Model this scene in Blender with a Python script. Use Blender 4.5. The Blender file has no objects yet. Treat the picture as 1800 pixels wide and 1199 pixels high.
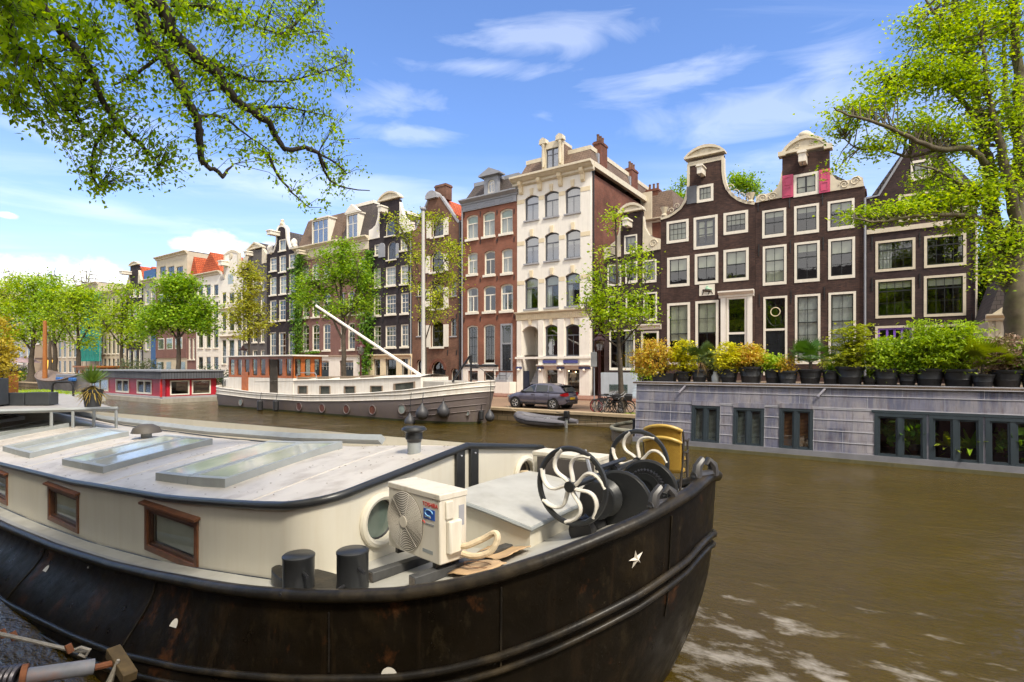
import bpy, bmesh, math, random
import numpy as np
from mathutils import Vector, Matrix, geometry
random.seed(11); RNG = np.random.default_rng(11)
S = bpy.context.scene; COL = S.collection
# ---------------------------------------------------------------- frame of the place
# camera stands at x=y=0, z=H, looking along +y.  The canal runs along the unit vector CU,
# D is the distance across the canal.  Water surface z=0, far quay z=0.65.
F, CX, HY, H = 960., 900., 643., 3.1
A = math.atan2(-.571, .821); CU = (math.cos(A), math.sin(A)); CM = (-math.sin(A), math.cos(A))
def W(u, D, z): return Vector((u*CU[0]+D*CM[0], u*CU[1]+D*CM[1], z))
def T(px, D): return D/(CM[0]*(px-CX)/F+CM[1])
def U(px, D): return T(px, D)*(CU[0]*(px-CX)/F+CU[1])
def Zt(py, t): return H-(py-HY)/F*t
def Z(px, py, D): return Zt(py, T(px, D))
def P3(px, py, t): return Vector(((px-CX)/F*t, t, Zt(py, t)))
def PD(px, py, D): return P3(px, py, T(px, D))
def UDz(px, py, z):
    t = F*(H-z)/(py-HY); x = (px-CX)/F*t
    return CU[0]*x+CU[1]*t, CM[0]*x+CM[1]*t
def lerp(a, b, f): return a+(b-a)*f
def interp(x, tab):
    if x <= tab[0][0]: return tab[0][1]
    for (a, b), (c, d) in zip(tab, tab[1:]):
        if x <= c: return b+(d-b)*(x-a)/(c-a)
    return tab[-1][1]

# ---------------------------------------------------------------- objects
def link(o, parent=None):
    COL.objects.link(o)
    if parent: o.parent = parent
    return o
def tag(o, label=None, cat=None, group=None, kind=None):
    if label: o['label'] = label
    if cat: o['category'] = cat
    if group: o['group'] = group
    if kind: o['kind'] = kind
    return o
def thing(name, label, cat, loc=(0, 0, 0), rz=0, group=None):
    o = bpy.data.objects.new(name, None); o.empty_display_size = .1
    link(o); o.location = loc; o.rotation_euler = (0, 0, rz)
    return tag(o, label, cat, group)
def sthing(name, label, cat, u, D, z, group=None, rz=0): return thing(name, label, cat, W(u, D, z), A+rz, group)
def children(o): return [c for c in bpy.data.objects if c.parent == o]
def copy_tree(o, parent=None, label=None, group=None):
    c = o.copy(); COL.objects.link(c)
    if parent: c.parent = parent
    if label: c['label'] = label
    if group: c['group'] = group
    for ch in children(o): copy_tree(ch, c)
    return c

class MB:
    def __init__(s): s.v = []; s.f = []
    def add(s, vs, fs):
        n = len(s.v); s.v += [tuple(v) for v in vs]; s.f += [tuple(i+n for i in f) for f in fs]; return s
    def face(s, pts): return s.add(pts, [range(len(pts))])
    def box(s, x0, x1, y0, y1, z0, z1):
        return s.add([(x, y, z) for z in (z0, z1) for x, y in ((x0, y0), (x1, y0), (x1, y1), (x0, y1))],
                     [(3, 2, 1, 0), (4, 5, 6, 7), (0, 1, 5, 4), (1, 2, 6, 5), (2, 3, 7, 6), (3, 0, 4, 7)])
    def obox(s, M, sx, sy, sz):
        b = MB().box(-sx/2, sx/2, -sy/2, sy/2, -sz/2, sz/2)
        return s.add([M @ Vector(v) for v in b.v], b.f)
    def prism(s, poly, y0, y1):
        n = len(poly)
        return s.add([(x, y0, z) for x, z in poly]+[(x, y1, z) for x, z in poly],
                     [tuple(range(n))[::-1], tuple(range(n, 2*n))]+[(i, (i+1) % n, n+(i+1) % n, n+i) for i in range(n)])
    def extx(s, poly, x0, x1):
        n = len(poly)
        return s.add([(x0, y, z) for y, z in poly]+[(x1, y, z) for y, z in poly],
                     [tuple(range(n))[::-1], tuple(range(n, 2*n))]+[(i, (i+1) % n, n+(i+1) % n, n+i) for i in range(n)])
    def extz(s, poly, z0, z1):
        n = len(poly)
        return s.add([(x, y, z0) for x, y in poly]+[(x, y, z1) for x, y in poly],
                     [tuple(range(n))[::-1], tuple(range(n, 2*n))]+[(i, (i+1) % n, n+(i+1) % n, n+i) for i in range(n)])
    def ring(s, outer, inner, y0, y1, closed=True):
        n = len(outer); V = [(x, y0, z) for x, z in outer]+[(x, y0, z) for x, z in inner]+[(x, y1, z) for x, z in outer]+[(x, y1, z) for x, z in inner]
        fs = []
        for i in range(n if closed else n-1):
            j = (i+1) % n
            fs += [(i, j, n+j, n+i), (2*n+j, 2*n+i, 3*n+i, 3*n+j), (j, i, 2*n+i, 2*n+j), (n+i, n+j, 3*n+j, 3*n+i)]
        if not closed: fs += [(0, n, 3*n, 2*n), (n-1, 3*n-1, 4*n-1, 2*n-1)]
        return s.add(V, fs)
    def grid(s, rows, wrap=False):
        m = len(rows[0]); vs = [p for r in rows for p in r]; fs = []
        for i in range(len(rows)-1):
            for j in range(m if wrap else m-1):
                k = (j+1) % m; fs.append((i*m+j, i*m+k, (i+1)*m+k, (i+1)*m+j))
        return s.add(vs, fs)
    def tube(s, pts, r, n=6, cap=True, flat=1., closed=False):
        pts = [Vector(p) for p in pts]; N = len(pts)
        rs = r if isinstance(r, (list, tuple)) else [r]*N
        up = Vector((0, 0, 1)); rows = []; prev = None
        for i, p in enumerate(pts):
            if closed: d = pts[(i+1) % N]-pts[i-1]
            else: d = pts[min(i+1, N-1)]-pts[max(i-1, 0)]
            d = d.normalized() if d.length > 1e-9 else Vector((1, 0, 0))
            if prev is None:
                a = d.cross(up if abs(d.z) < .95 else Vector((1, 0, 0))).normalized()
            else:
                a = (prev-d*prev.dot(d)); a = a.normalized() if a.length > 1e-6 else d.orthogonal().normalized()
            prev = a; b = d.cross(a)
            rows.append([p+(a*math.cos(2*math.pi*k/n)+b*math.sin(2*math.pi*k/n)*flat)*rs[i] for k in range(n)])
        if closed: rows.append(rows[0])
        base = len(s.v); s.grid(rows, wrap=True)
        if cap and not closed:
            s.f.append(tuple(base+k for k in range(n))[::-1]); s.f.append(tuple(base+(N-1)*n+k for k in range(n)))
        return s
    def lathe(s, prof, c=(0, 0, 0), n=16, M=None):
        c = Vector(c); rows = []
        for r, z in prof:
            row = [Vector((r*math.cos(2*math.pi*k/n), r*math.sin(2*math.pi*k/n), z)) for k in range(n)]
            rows.append([(M @ p if M else p)+c for p in row])
        base = len(s.v); s.grid(rows, wrap=True); N = len(prof)
        if prof[0][0] > 1e-4: s.f.append(tuple(base+k for k in range(n))[::-1])
        if prof[-1][0] > 1e-4: s.f.append(tuple(base+(N-1)*n+k for k in range(n)))
        return s
    def ball(s, c, r, n=12, m=8, sx=1, sy=1, sz=1):
        prof = [(math.sin(math.pi*i/m)*r, -math.cos(math.pi*i/m)*r) for i in range(m+1)]
        b = MB().lathe([(max(a, 1e-5), z) for a, z in prof], (0, 0, 0), n)
        return s.add([(x*sx+c[0], y*sy+c[1], z*sz+c[2]) for x, y, z in b.v], b.f)
    def map(s, fn): s.v = [tuple(fn(Vector(v))) for v in s.v]; return s
    def build(s, name, mat, parent=None, smooth=False, bevel=0, ang=40):
        me = bpy.data.meshes.new(name); me.from_pydata(s.v, [], s.f)
        bm = bmesh.new(); bm.from_mesh(me)
        if smooth: bmesh.ops.remove_doubles(bm, verts=bm.verts, dist=1e-5)
        bmesh.ops.recalc_face_normals(bm, faces=bm.faces)
        bm.to_mesh(me); bm.free()
        if smooth:
            for p in me.polygons: p.use_smooth = True
            me.set_sharp_from_angle(angle=math.radians(ang))
        me.materials.append(mat)
        o = link(bpy.data.objects.new(name, me), parent)
        if bevel:
            md = o.modifiers.new('bevel', 'BEVEL'); md.width = bevel; md.segments = 2; md.limit_method = 'ANGLE'; md.angle_limit = math.radians(35)
            for p in me.polygons: p.use_smooth = True
            me.set_sharp_from_angle(angle=math.radians(50))
        return o

def sheet(outline, holes):
    vs = []; es = []
    for loop in [outline]+holes:
        n = len(vs); vs += [Vector(p) for p in loop]; es += [(n+i, n+(i+1) % len(loop)) for i in range(len(loop))]
    v, e, f, *_ = geometry.delaunay_2d_cdt(vs, es, [], 0, 1e-6)
    def ins(p, loop):
        c = False; n = len(loop)
        for i in range(n):
            (x0, y0), (x1, y1) = loop[i], loop[i-1]
            if (y0 > p.y) != (y1 > p.y) and p.x < (x1-x0)*(p.y-y0)/(y1-y0)+x0: c = not c
        return c
    out = []
    for t in f:
        c = (v[t[0]]+v[t[1]]+v[t[2]])/3
        if ins(c, outline) and not any(ins(c, h) for h in holes): out.append(t)
    return v, out
def wall_mb(outline, holes, thick=.3, reveal=.22):
    """a wall sheet in the xz plane (front at y=0) with real openings"""
    mb = MB(); v, f = sheet(outline, holes)
    mb.add([(p.x, 0, p.y) for p in v], f); mb.add([(p.x, thick, p.y) for p in v], f)
    for loop in [outline]+holes:
        n = len(loop)
        for i in range(n):
            a, b = loop[i], loop[(i+1) % n]
            mb.face([(a[0], 0, a[1]), (b[0], 0, b[1]), (b[0], thick, b[1]), (a[0], thick, a[1])])
    return mb
def arch_poly(x0, x1, z0, z1, rise, n=8):
    """rectangle whose top is an arc of the given rise; z1 is the crown"""
    if rise <= 0: return [(x0, z0), (x1, z0), (x1, z1), (x0, z1)]
    w = (x1-x0)/2; rise = min(rise, w); R = (w*w+rise*rise)/(2*rise); cx = (x0+x1)/2; cz = z1-R; a = math.asin(min(1, w/R))
    if rise > w-1e-6: a = math.pi/2
    return [(x0, z0), (x1, z0)]+[(cx+R*math.sin(a-2*a*i/n), cz+R*math.cos(a-2*a*i/n)) for i in range(n+1)]

def smooth_path(pts, n=4):
    pts = [Vector(p) for p in pts]; out = []
    for i in range(len(pts)-1):
        p0, p1, p2, p3 = pts[max(i-1, 0)], pts[i], pts[i+1], pts[min(i+2, len(pts)-1)]
        for k in range(n):
            t = k/n; out.append(.5*((2*p1)+(p2-p0)*t+(2*p0-5*p1+4*p2-p3)*t*t+(3*p1-p0-3*p2+p3)*t**3))
    return out+[pts[-1]]

# ---------------------------------------------------------------- foliage
def leaf_obj(name, C, size, mat, parent, up=(0, 0, 1), flat=.55, aspect=.6, fold=.15, hang=0.):
    """one mesh of many small folded leaves; C = Nx3 centres, size = scalar or N"""
    C = np.asarray(C, float); N = len(C)
    sz = np.broadcast_to(np.asarray(size, float), (N,))*RNG.uniform(.65, 1.3, N)
    nrm = RNG.normal(size=(N, 3)); nrm /= np.linalg.norm(nrm, axis=1)[:, None]+1e-9
    nrm = nrm*(1-flat)+np.asarray(up)*flat; nrm /= np.linalg.norm(nrm, axis=1)[:, None]+1e-9
    d = RNG.normal(size=(N, 3)); d[:, 2] -= hang; d -= nrm*np.sum(d*nrm, 1)[:, None]*(1-.6*min(hang, 1)); d /= np.linalg.norm(d, axis=1)[:, None]+1e-9
    sd = np.cross(nrm, d); sd /= np.linalg.norm(sd, axis=1)[:, None]+1e-9
    L = sz[:, None]; w = L*aspect/2
    base = C-d*L/2; tip = C+d*L/2; mid = C-d*L*.08+nrm*L*0
    l = mid+sd*w+nrm*L*fold; r = mid-sd*w+nrm*L*fold
    V = np.stack([base, l, tip, r], 1).reshape(-1, 3)
    idx = np.arange(N)*4
    me = bpy.data.meshes.new(name)
    me.vertices.add(4*N); me.vertices.foreach_set('co', V.ravel())
    tri = np.stack([idx, idx+1, idx+2, idx, idx+2, idx+3], 1).ravel()
    me.loops.add(6*N); me.loops.foreach_set('vertex_index', tri)
    me.polygons.add(2*N); me.polygons.foreach_set('loop_start', np.arange(2*N)*3)
    me.update(calc_edges=True); me.validate()
    at = me.attributes.new('tone', 'FLOAT', 'POINT'); at.data.foreach_set('value', np.repeat(RNG.random(N), 4))
    me.materials.append(mat)
    return link(bpy.data.objects.new(name, me), parent)
def in_ball(n, power=.45):
    d = RNG.normal(size=(n, 3)); d /= np.linalg.norm(d, axis=1)[:, None]
    return d*(RNG.random(n)**power)[:, None]
# ---------------------------------------------------------------- materials
def _nt(name):
    m = bpy.data.materials.new(name); m.use_nodes = True; nt = m.node_tree; return m, nt, nt.nodes['Principled BSDF']
def N(nt, typ, **kw):
    n = nt.nodes.new(typ)
    for k, v in kw.items():
        if k in n.inputs: n.inputs[k].default_value = v
        else: setattr(n, k, v)
    return n
def c4(c): return (c[0], c[1], c[2], 1)
def noise(nt, scale, detail=4, map3=None, rough=.55, coord='Object'):
    tc = N(nt, 'ShaderNodeTexCoord'); v = tc.outputs[coord]
    if map3:
        mp = N(nt, 'ShaderNodeMapping'); mp.inputs['Scale'].default_value = map3; nt.links.new(v, mp.inputs[0]); v = mp.outputs[0]
    n = N(nt, 'ShaderNodeTexNoise', Scale=scale, Detail=detail, Roughness=rough); nt.links.new(v, n.inputs['Vector']); return n.outputs['Fac']
def ramp(nt, fac, stops):
    r = N(nt, 'ShaderNodeValToRGB'); e = r.color_ramp.elements
    while len(e) < len(stops): e.new(.5)
    for el, (p, c) in zip(e, stops): el.position = p; el.color = c4(c) if len(c) == 3 else c
    nt.links.new(fac, r.inputs[0]); return r.outputs[0]
def mixc(nt, fac, a, b, mode='MIX'):
    m = N(nt, 'ShaderNodeMix'); m.data_type = 'RGBA'; m.blend_type = mode
    for s, v in ((0, fac), (6, a), (7, b)):
        if hasattr(v, 'is_linked'): nt.links.new(v, m.inputs[s])
        elif s == 0: m.inputs[0].default_value = v
        else: m.inputs[s].default_value = c4(v)
    return m.outputs[2]
def bump(nt, b, fac, strength, dist=.02):
    n = N(nt, 'ShaderNodeBump', Strength=strength, Distance=dist); nt.links.new(fac, n.inputs['Height']); nt.links.new(n.outputs[0], b.inputs['Normal'])
def tone(c, k): return tuple(min(1, x*k) for x in c)
MATS = {}
def mat(name, col, rough=.6, var=.12, scale=2.5, metal=0, dirt=None, dirt_amt=.35, dirt_scale=1.2, streak=False, bumpy=0, bscale=60, coat=0, spec=.5):
    if name in MATS: return MATS[name]
    m, nt, b = _nt(name)
    c = ramp(nt, noise(nt, scale, 5), [(.3, tone(col, 1-var)), (.7, tone(col, 1+var))])
    if dirt:
        f = noise(nt, dirt_scale, 6, (6, 6, .5) if streak else None, .65)
        f = ramp(nt, f, [(.48, (0, 0, 0)), (.75, (dirt_amt,)*3)])
        c = mixc(nt, f, c, dirt)
    nt.links.new(c, b.inputs['Base Color'])
    b.inputs['Roughness'].default_value = rough; b.inputs['Metallic'].default_value = metal
    b.inputs['Coat Weight'].default_value = coat; b.inputs['Specular IOR Level'].default_value = spec
    if bumpy: bump(nt, b, noise(nt, bscale, 4), bumpy, .01)
    MATS[name] = m; return m
def brick(name, c1, c2, mortar, bw=.22, rh=.068, ms=.008, blotch=.25, rough=.8, bstr=.3, dirt=(.03, .025, .02), damt=.35):
    if name in MATS: return MATS[name]
    m, nt, b = _nt(name)
    tc = N(nt, 'ShaderNodeTexCoord'); sp = N(nt, 'ShaderNodeSeparateXYZ'); nt.links.new(tc.outputs['Object'], sp.inputs[0])
    ad = N(nt, 'ShaderNodeMath', operation='ADD'); nt.links.new(sp.outputs[0], ad.inputs[0]); nt.links.new(sp.outputs[1], ad.inputs[1])
    cb = N(nt, 'ShaderNodeCombineXYZ'); nt.links.new(ad.outputs[0], cb.inputs[0]); nt.links.new(sp.outputs[2], cb.inputs[1])
    br = N(nt, 'ShaderNodeTexBrick'); nt.links.new(cb.outputs[0], br.inputs['Vector'])
    for k, v in (('Scale', 1), ('Mortar Size', ms), ('Brick Width', bw), ('Row Height', rh), ('Bias', 0.), ('Mortar Smooth', .1)): br.inputs[k].default_value = v
    br.inputs['Color1'].default_value = c4(c1); br.inputs['Color2'].default_value = c4(c2); br.inputs['Mortar'].default_value = c4(mortar)
    f = ramp(nt, noise(nt, .55, 6, None, .65), [(.35, (1-blotch,)*3), (.7, (1+blotch,)*3)])
    c = mixc(nt, 1., br.outputs['Color'], f, 'MULTIPLY')
    d = ramp(nt, noise(nt, .8, 6, (3, 3, .4), .7), [(.52, (0, 0, 0)), (.8, (damt,)*3)])
    c = mixc(nt, d, c, dirt)
    nt.links.new(c, b.inputs['Base Color']); b.inputs['Roughness'].default_value = rough; b.inputs['Specular IOR Level'].default_value = .15
    if bstr: bump(nt, b, br.outputs['Fac'], -bstr, .01)
    MATS[name] = m; return m
def leafmat(name, cols, trans=.35, nscale=.8):
    if name in MATS: return MATS[name]
    m, nt, b = _nt(name)
    at = N(nt, 'ShaderNodeAttribute', attribute_name='tone')
    f = N(nt, 'ShaderNodeMath', operation='ADD'); f2 = N(nt, 'ShaderNodeMath', operation='MULTIPLY'); f2.inputs[1].default_value = .5
    nt.links.new(noise(nt, nscale, 3), f.inputs[0]); nt.links.new(at.outputs['Fac'], f.inputs[1]); nt.links.new(f.outputs[0], f2.inputs[0])
    k = len(cols); c = ramp(nt, f2.outputs[0], [(.22+.56*i/(k-1), x) for i, x in enumerate(cols)])
    nt.links.new(c, b.inputs['Base Color']); b.inputs['Roughness'].default_value = .5; b.inputs['Specular IOR Level'].default_value = .3
    tr = N(nt, 'ShaderNodeBsdfTranslucent'); hv = N(nt, 'ShaderNodeHueSaturation', Value=1.35, Saturation=1.1); hv.inputs['Hue'].default_value = .485
    nt.links.new(c, hv.inputs['Color']); nt.links.new(hv.outputs[0], tr.inputs[0])
    mx = N(nt, 'ShaderNodeMixShader'); mx.inputs[0].default_value = trans
    nt.links.new(b.outputs[0], mx.inputs[1]); nt.links.new(tr.outputs[0], mx.inputs[2]); nt.links.new(mx.outputs[0], nt.nodes['Material Output'].inputs[0])
    MATS[name] = m; return m
def glassmat(name, tint=(.72, .78, .76), refl=.1, rough=.015, wav=.15):
    if name in MATS: return MATS[name]
    m, nt, b = _nt(name); nt.nodes.remove(b)
    g = N(nt, 'ShaderNodeBsdfGlossy', Roughness=rough); g.inputs['Color'].default_value = (.95, .95, .95, 1)
    t = N(nt, 'ShaderNodeBsdfTransparent'); t.inputs['Color'].default_value = c4(tint)
    ge = N(nt, 'ShaderNodeNewGeometry'); dp = N(nt, 'ShaderNodeVectorMath', operation='DOT_PRODUCT'); nt.links.new(ge.outputs['Incoming'], dp.inputs[0]); nt.links.new(ge.outputs['Normal'], dp.inputs[1])
    def mm(op, a, b):
        n = N(nt, 'ShaderNodeMath', operation=op)
        for i, v in enumerate((a, b)):
            if hasattr(v, 'is_linked'): nt.links.new(v, n.inputs[i])
            elif v is not None: n.inputs[i].default_value = v
        return n.outputs[0]
    ad = N(nt, 'ShaderNodeMath', operation='MULTIPLY_ADD'); ad.use_clamp = True; ad.inputs[1].default_value = .92; ad.inputs[2].default_value = refl+.05
    nt.links.new(mm('POWER', mm('SUBTRACT', 1., mm('ABSOLUTE', dp.outputs['Value'], None)), 5.), ad.inputs[0])
    bp = N(nt, 'ShaderNodeBump', Strength=wav, Distance=.01); nt.links.new(noise(nt, 1.6, 2), bp.inputs['Height']); nt.links.new(bp.outputs[0], g.inputs['Normal'])
    mx = N(nt, 'ShaderNodeMixShader'); nt.links.new(ad.outputs[0], mx.inputs[0]); nt.links.new(t.outputs[0], mx.inputs[1]); nt.links.new(g.outputs[0], mx.inputs[2])
    nt.links.new(mx.outputs[0], nt.nodes['Material Output'].inputs[0]); MATS[name] = m; return m
def glow(name, col, st):
    m, nt, b = _nt(name); b.inputs['Base Color'].default_value = c4(col); b.inputs['Emission Color'].default_value = c4(col); b.inputs['Emission Strength'].default_value = st
    return m

M_white = mat('white_paint', (.76, .71, .61), .45, .05, 3, dirt=(.45, .4, .3), dirt_amt=.3, streak=True)
M_whitebright = mat('white_stucco', (.80, .755, .68), .6, .04, 2, dirt=(.5, .45, .36), dirt_amt=.25, streak=True)
M_cream = mat('cream_stone', (.62, .55, .42), .6, .08, 3, dirt=(.4, .33, .22), dirt_amt=.3, streak=True)
M_buff = mat('buff_stone', (.72, .61, .42), .65, .08, 3)
M_greystone = mat('grey_stone', (.33, .33, .35), .6, .1, 4, dirt=(.2, .2, .2))
M_greywood = mat('grey_wood', (.27, .28, .31), .5, .07, 4)
M_darkgreen = mat('dark_green_paint', (.012, .02, .018), .3, .1)
M_sash = mat('dark_sash', (.02, .022, .022), .35, .1)
M_greysash = mat('grey_sash', (.1, .105, .12), .4, .1)
M_darkwood = mat('dark_door', (.012, .014, .018), .25, .15)
M_iron = mat('black_iron', (.018, .018, .02), .45, .2, 8)
M_slate = brick('slate_roof', (.085, .075, .07), (.11, .09, .085), (.04, .035, .035), .3, .2, .012, .2, .7, .4)
M_slatebrown = brick('brown_slate_roof', (.16, .115, .09), (.2, .14, .105), (.07, .05, .04), .3, .2, .012, .2, .75, .4)
M_tile = brick('red_roof_tile', (.5, .105, .04), (.6, .15, .06), (.2, .04, .02), .24, .3, .03, .2, .7, .8)
M_darktile = brick('dark_roof_tile', (.09, .075, .075), (.12, .1, .095), (.03, .03, .03), .24, .3, .03, .25, .7, .8)
M_brown = brick('brown_brick', (.092, .053, .044), (.05, .032, .03), (.05, .037, .032), blotch=.32, dirt=(.18, .1, .075), damt=.28)
M_dark = brick('dark_brown_brick', (.068, .043, .041), (.04, .028, .029), (.042, .033, .032), blotch=.28, dirt=(.14, .085, .075), damt=.25)
M_black = brick('black_brick', (.05, .039, .042), (.031, .026, .03), (.038, .034, .038), blotch=.28, dirt=(.12, .1, .1), damt=.25)
M_red = brick('red_brick', (.27, .105, .066), (.22, .085, .056), (.2, .12, .09), blotch=.2, damt=.25)
M_redside = brick('rust_brick', (.21, .08, .05), (.15, .06, .042), (.15, .09, .07), blotch=.3, damt=.4)
M_purple = brick('mauve_brick', (.24, .125, .11), (.2, .105, .095), (.2, .13, .11), blotch=.15, damt=.2)
M_warehouse = brick('warehouse_brick', (.22, .115, .075), (.16, .085, .06), (.14, .09, .07), blotch=.3, damt=.4)
M_greyplaster = mat('grey_plaster', (.36, .34, .31), .7, .1, 1.5, dirt=(.2, .18, .15), streak=True)
M_beige = mat('beige_plaster', (.55, .48, .36), .7, .08, 1.5, dirt=(.35, .3, .2), streak=True)
M_bluegrey = mat('blue_grey_plaster', (.42, .48, .53), .6, .06, 2, dirt=(.3, .32, .33), streak=True)
M_blind = mat('cream_blind', (.62, .58, .46), .8, .05)
M_curtain = mat('white_curtain', (.66, .63, .62), .9, .08, 6)
M_interior = mat('room_dark', (.05, .04, .03), .9, .3, 2)
M_pink = mat('pink_shutter', (.55, .07, .16), .45, .06)
M_violet = mat('violet_shutter', (.22, .1, .5), .45, .06)
M_glass = glassmat('window_glass', refl=.07)
M_glassb = glassmat('bright_window_glass', (.55, .58, .6), refl=.22)
# ---------------------------------------------------------------- canal houses
D0 = 38.8; ZG = .7
HG = 'canal houses along the far quay'
class House:
    def __init__(s, name, label, pl, pr, D=D0, zg=ZG, cat='house', group=HG):
        s.D = D; s.zg = zg; s.u0 = U(pl, D); s.w = U(pr, D)-s.u0
        s.root = sthing(name, label, cat, s.u0, D, zg, group); s.holes = []; s.pl = pl; s.pr = pr
    def X(s, px): return U(px, s.D)-s.u0
    def Zz(s, px, py): return Z(px, py, s.D)-s.zg
    def P(s, px, py): return (s.X(px), s.Zz(px, py))
    def L(s, pts): return [s.P(*p) for p in pts]
    def wall(s, outline, m, depth=11, eave=None, sidemat=None):
        o = wall_mb(outline, s.holes)
        s.out = outline; eave = eave if eave is not None else min(outline[0][1], outline[-1][1]) if False else eave
        if eave is None: eave = max(1, min(outline[2][1], outline[-1][1]))
        w = s.w; s.eave = eave; s.depth = depth
        sd = MB()
        for x in (0.02, w-.02): sd.face([(x, .3, 0), (x, depth, 0), (x, depth, eave), (x, .3, eave)])
        sd.face([(0, depth, 0), (w, depth, 0), (w, depth, eave), (0, depth, eave)])
        # floors behind the facade, so that rooms are dark and separate
        if sidemat is None: o.add(sd.v, sd.f)
        else: sd.build('side_wall', sidemat, s.root)
        o.build('wall', m, s.root)
        rm = MB(); rm.face([(.05, 2.2, 0), (w-.05, 2.2, 0), (w-.05, 2.2, eave), (.05, 2.2, eave)])
        z = .2
        while z < eave: rm.face([(.05, .32, z), (w-.05, .32, z), (w-.05, 2.2, z), (.05, 2.2, z)]); z += 3.1
        rm.build('room', M_interior, s.root)
    def gable_roof(s, m, zr=None, xr=None, y0=.28, eave=None, over=.0):
        e = eave if eave is not None else s.eave; xr = s.w/2 if xr is None else xr; zr = e+3.5 if zr is None else zr
        d = s.depth
        mb = MB(); t = .12
        for x in (0-over, s.w+over):
            mb.face([(x, y0, e), (xr, y0, zr), (xr, d, zr), (x, d, e)])
            mb.face([(x, y0, e-t), (xr, y0, zr-t), (xr, d, zr-t), (x, d, e-t)])
        mb.face([(0, d, e), (s.w, d, e), (xr, d, zr)]); mb.face([(0, y0, e), (s.w, y0, e), (xr, y0, zr)])
        s.roof = mb.build('roof', m, s.root); return s.roof
    def mansard(s, m, z0, z1, inset=.7, y0=.1, x0=0, x1=None, name='roof', capm=None):
        x1 = s.w if x1 is None else x1; d = s.depth
        a = [(x0, y0, z0), (x1, y0, z0), (x1, d, z0), (x0, d, z0)]
        b = [(x0+inset*.6, y0+inset, z1), (x1-inset*.6, y0+inset, z1), (x1-inset*.6, d-inset, z1), (x0+inset*.6, d-inset, z1)]
        mb = MB().add(a+b, [(0, 1, 5, 4), (1, 2, 6, 5), (2, 3, 7, 6), (3, 0, 4, 7), (4, 5, 6, 7)])
        s.roof = mb.build(name, m, s.root)
        if capm:
            c = MB(); q = .1
            X0, X1, Y0, Y1 = x0+inset*.6-q, x1-inset*.6+q, y0+inset-q, d-inset+q
            c.box(X0, X1, Y0, Y0+.3, z1-.12, z1+.22); c.box(X0, X1, Y1-.3, Y1, z1-.12, z1+.22); c.box(X0, X0+.3, Y0+.3, Y1-.3, z1-.12, z1+.22); c.box(X1-.3, X1, Y0+.3, Y1-.3, z1-.12, z1+.22)
            c.build('roof_trim', capm, s.roof)
        return s.roof
    def box(s, name, m, x0, x1, y0, y1, z0, z1, parent=None, bevel=0):
        return MB().box(x0, x1, y0, y1, z0, z1).build(name, m, parent or s.root, bevel=bevel)
    def cornice(s, name, m, x0, x1, zt, h, proj=.45, steps=4):
        poly = [(0.0, zt), (-proj, zt), (-proj, zt-h*.22), (-proj*.8, zt-h*.3), (-proj*.55, zt-h*.5), (-proj*.3, zt-h*.62), (-proj*.3, zt-h*.86), (-.06, zt-h), (0.0, zt-h)]
        return MB().extx([(y+.002, z) for y, z in poly], x0, x1).build(name, m, s.root)
    def chimney(s, m, x0, x1, y0, y1, z0, z1, pots=2, parent=None):
        c = MB().box(x0, x1, y0, y1, z0, z1).box(x0-.06, x1+.06, y0-.06, y1+.06, z1-.25, z1-.1).build('chimney', m, parent or s.root)
        for i in range(pots):
            f = (i+.5)/pots
            MB().lathe([(.13, 0), (.11, .5), (.13, .52), (.13, .6), (.08, .6)], (lerp(x0, x1, f) if x1-x0 > y1-y0 else (x0+x1)/2, lerp(y0, y1, f) if y1-y0 >= x1-x0 else (y0+y1)/2, z1), 8).build('chimney_pot', M_warehouse, c) if parent is None else None
        return c
    # openings ----------------------------------------------------------
    def win(s, pl, pr, pt, pb, st, arch=0, blind=0, curtain=None, name='window', **kw):
        st = dict(st); st.update(kw)
        x0, x1 = s.X(pl), s.X(pr); pc = (pl+pr)/2; z0, z1 = s.Zz(pc, pb), s.Zz(pc, pt)
        return s.winm(x0, x1, z0, z1, st, arch, blind, curtain, name)
    def winm(s, x0, x1, z0, z1, st, arch=0, blind=0, curtain=None, name='window'):
        fw, yb, fm = st['fw'], st.get('set', .1), st['fm']
        rise = arch*(x1-x0)
        # hole: surround frames ("flush") sit in the hole, proud of the wall
        hole = arch_poly(x0, x1, z0, z1, rise); s.holes.append(hole)
        fb = st.get('fb', fw)
        ix0, ix1, iz0, iz1 = x0+fw, x1-fw, z0+fb, z1-fw
        inner = arch_poly(ix0, ix1, iz0, iz1, rise*(ix1-ix0)/(x1-x0))
        y0 = yb-.06 if st.get('flush') is None else -.035
        fr = MB().ring([(lerp(x, (x0+x1)/2, -.004), z) for x, z in hole], inner, y0, y0+.14)
        w = fr.build(name, fm, s.root)
        sw = st.get('sw', .05); sm = st.get('sm', fm); ys = y0+.05
        jx0, jx1, jz0, jz1 = ix0+sw, ix1-sw, iz0+sw, iz1-sw
        jn = arch_poly(jx0, jx1, jz0, jz1, rise*(jx1-jx0)/(x1-x0))
        sb = MB().ring(inner, jn, ys, ys+.06)
        bar = st.get('bar', .035); nx = st.get('nx', 2); top = jz1-(rise*.5 if rise else 0)
        rail = st.get('rail', None)
        zs = list(st.get('zr', []))
        for k in range(1, nx):
            x = lerp(jx0, jx1, k/nx); zt = top if not (rail and st.get('toplight')) else lerp(jz0, jz1, rail)
            bw = bar if not st.get('casement') else bar*2.2
            sb.box(x-bw/2, x+bw/2, ys+.012, ys+.045, jz0, zt)
        for f in zs:
            z = lerp(jz0, jz1, f); sb.box(jx0, jx1, ys+.0135, ys+.0435, z-bar/2, z+bar/2)
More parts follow.
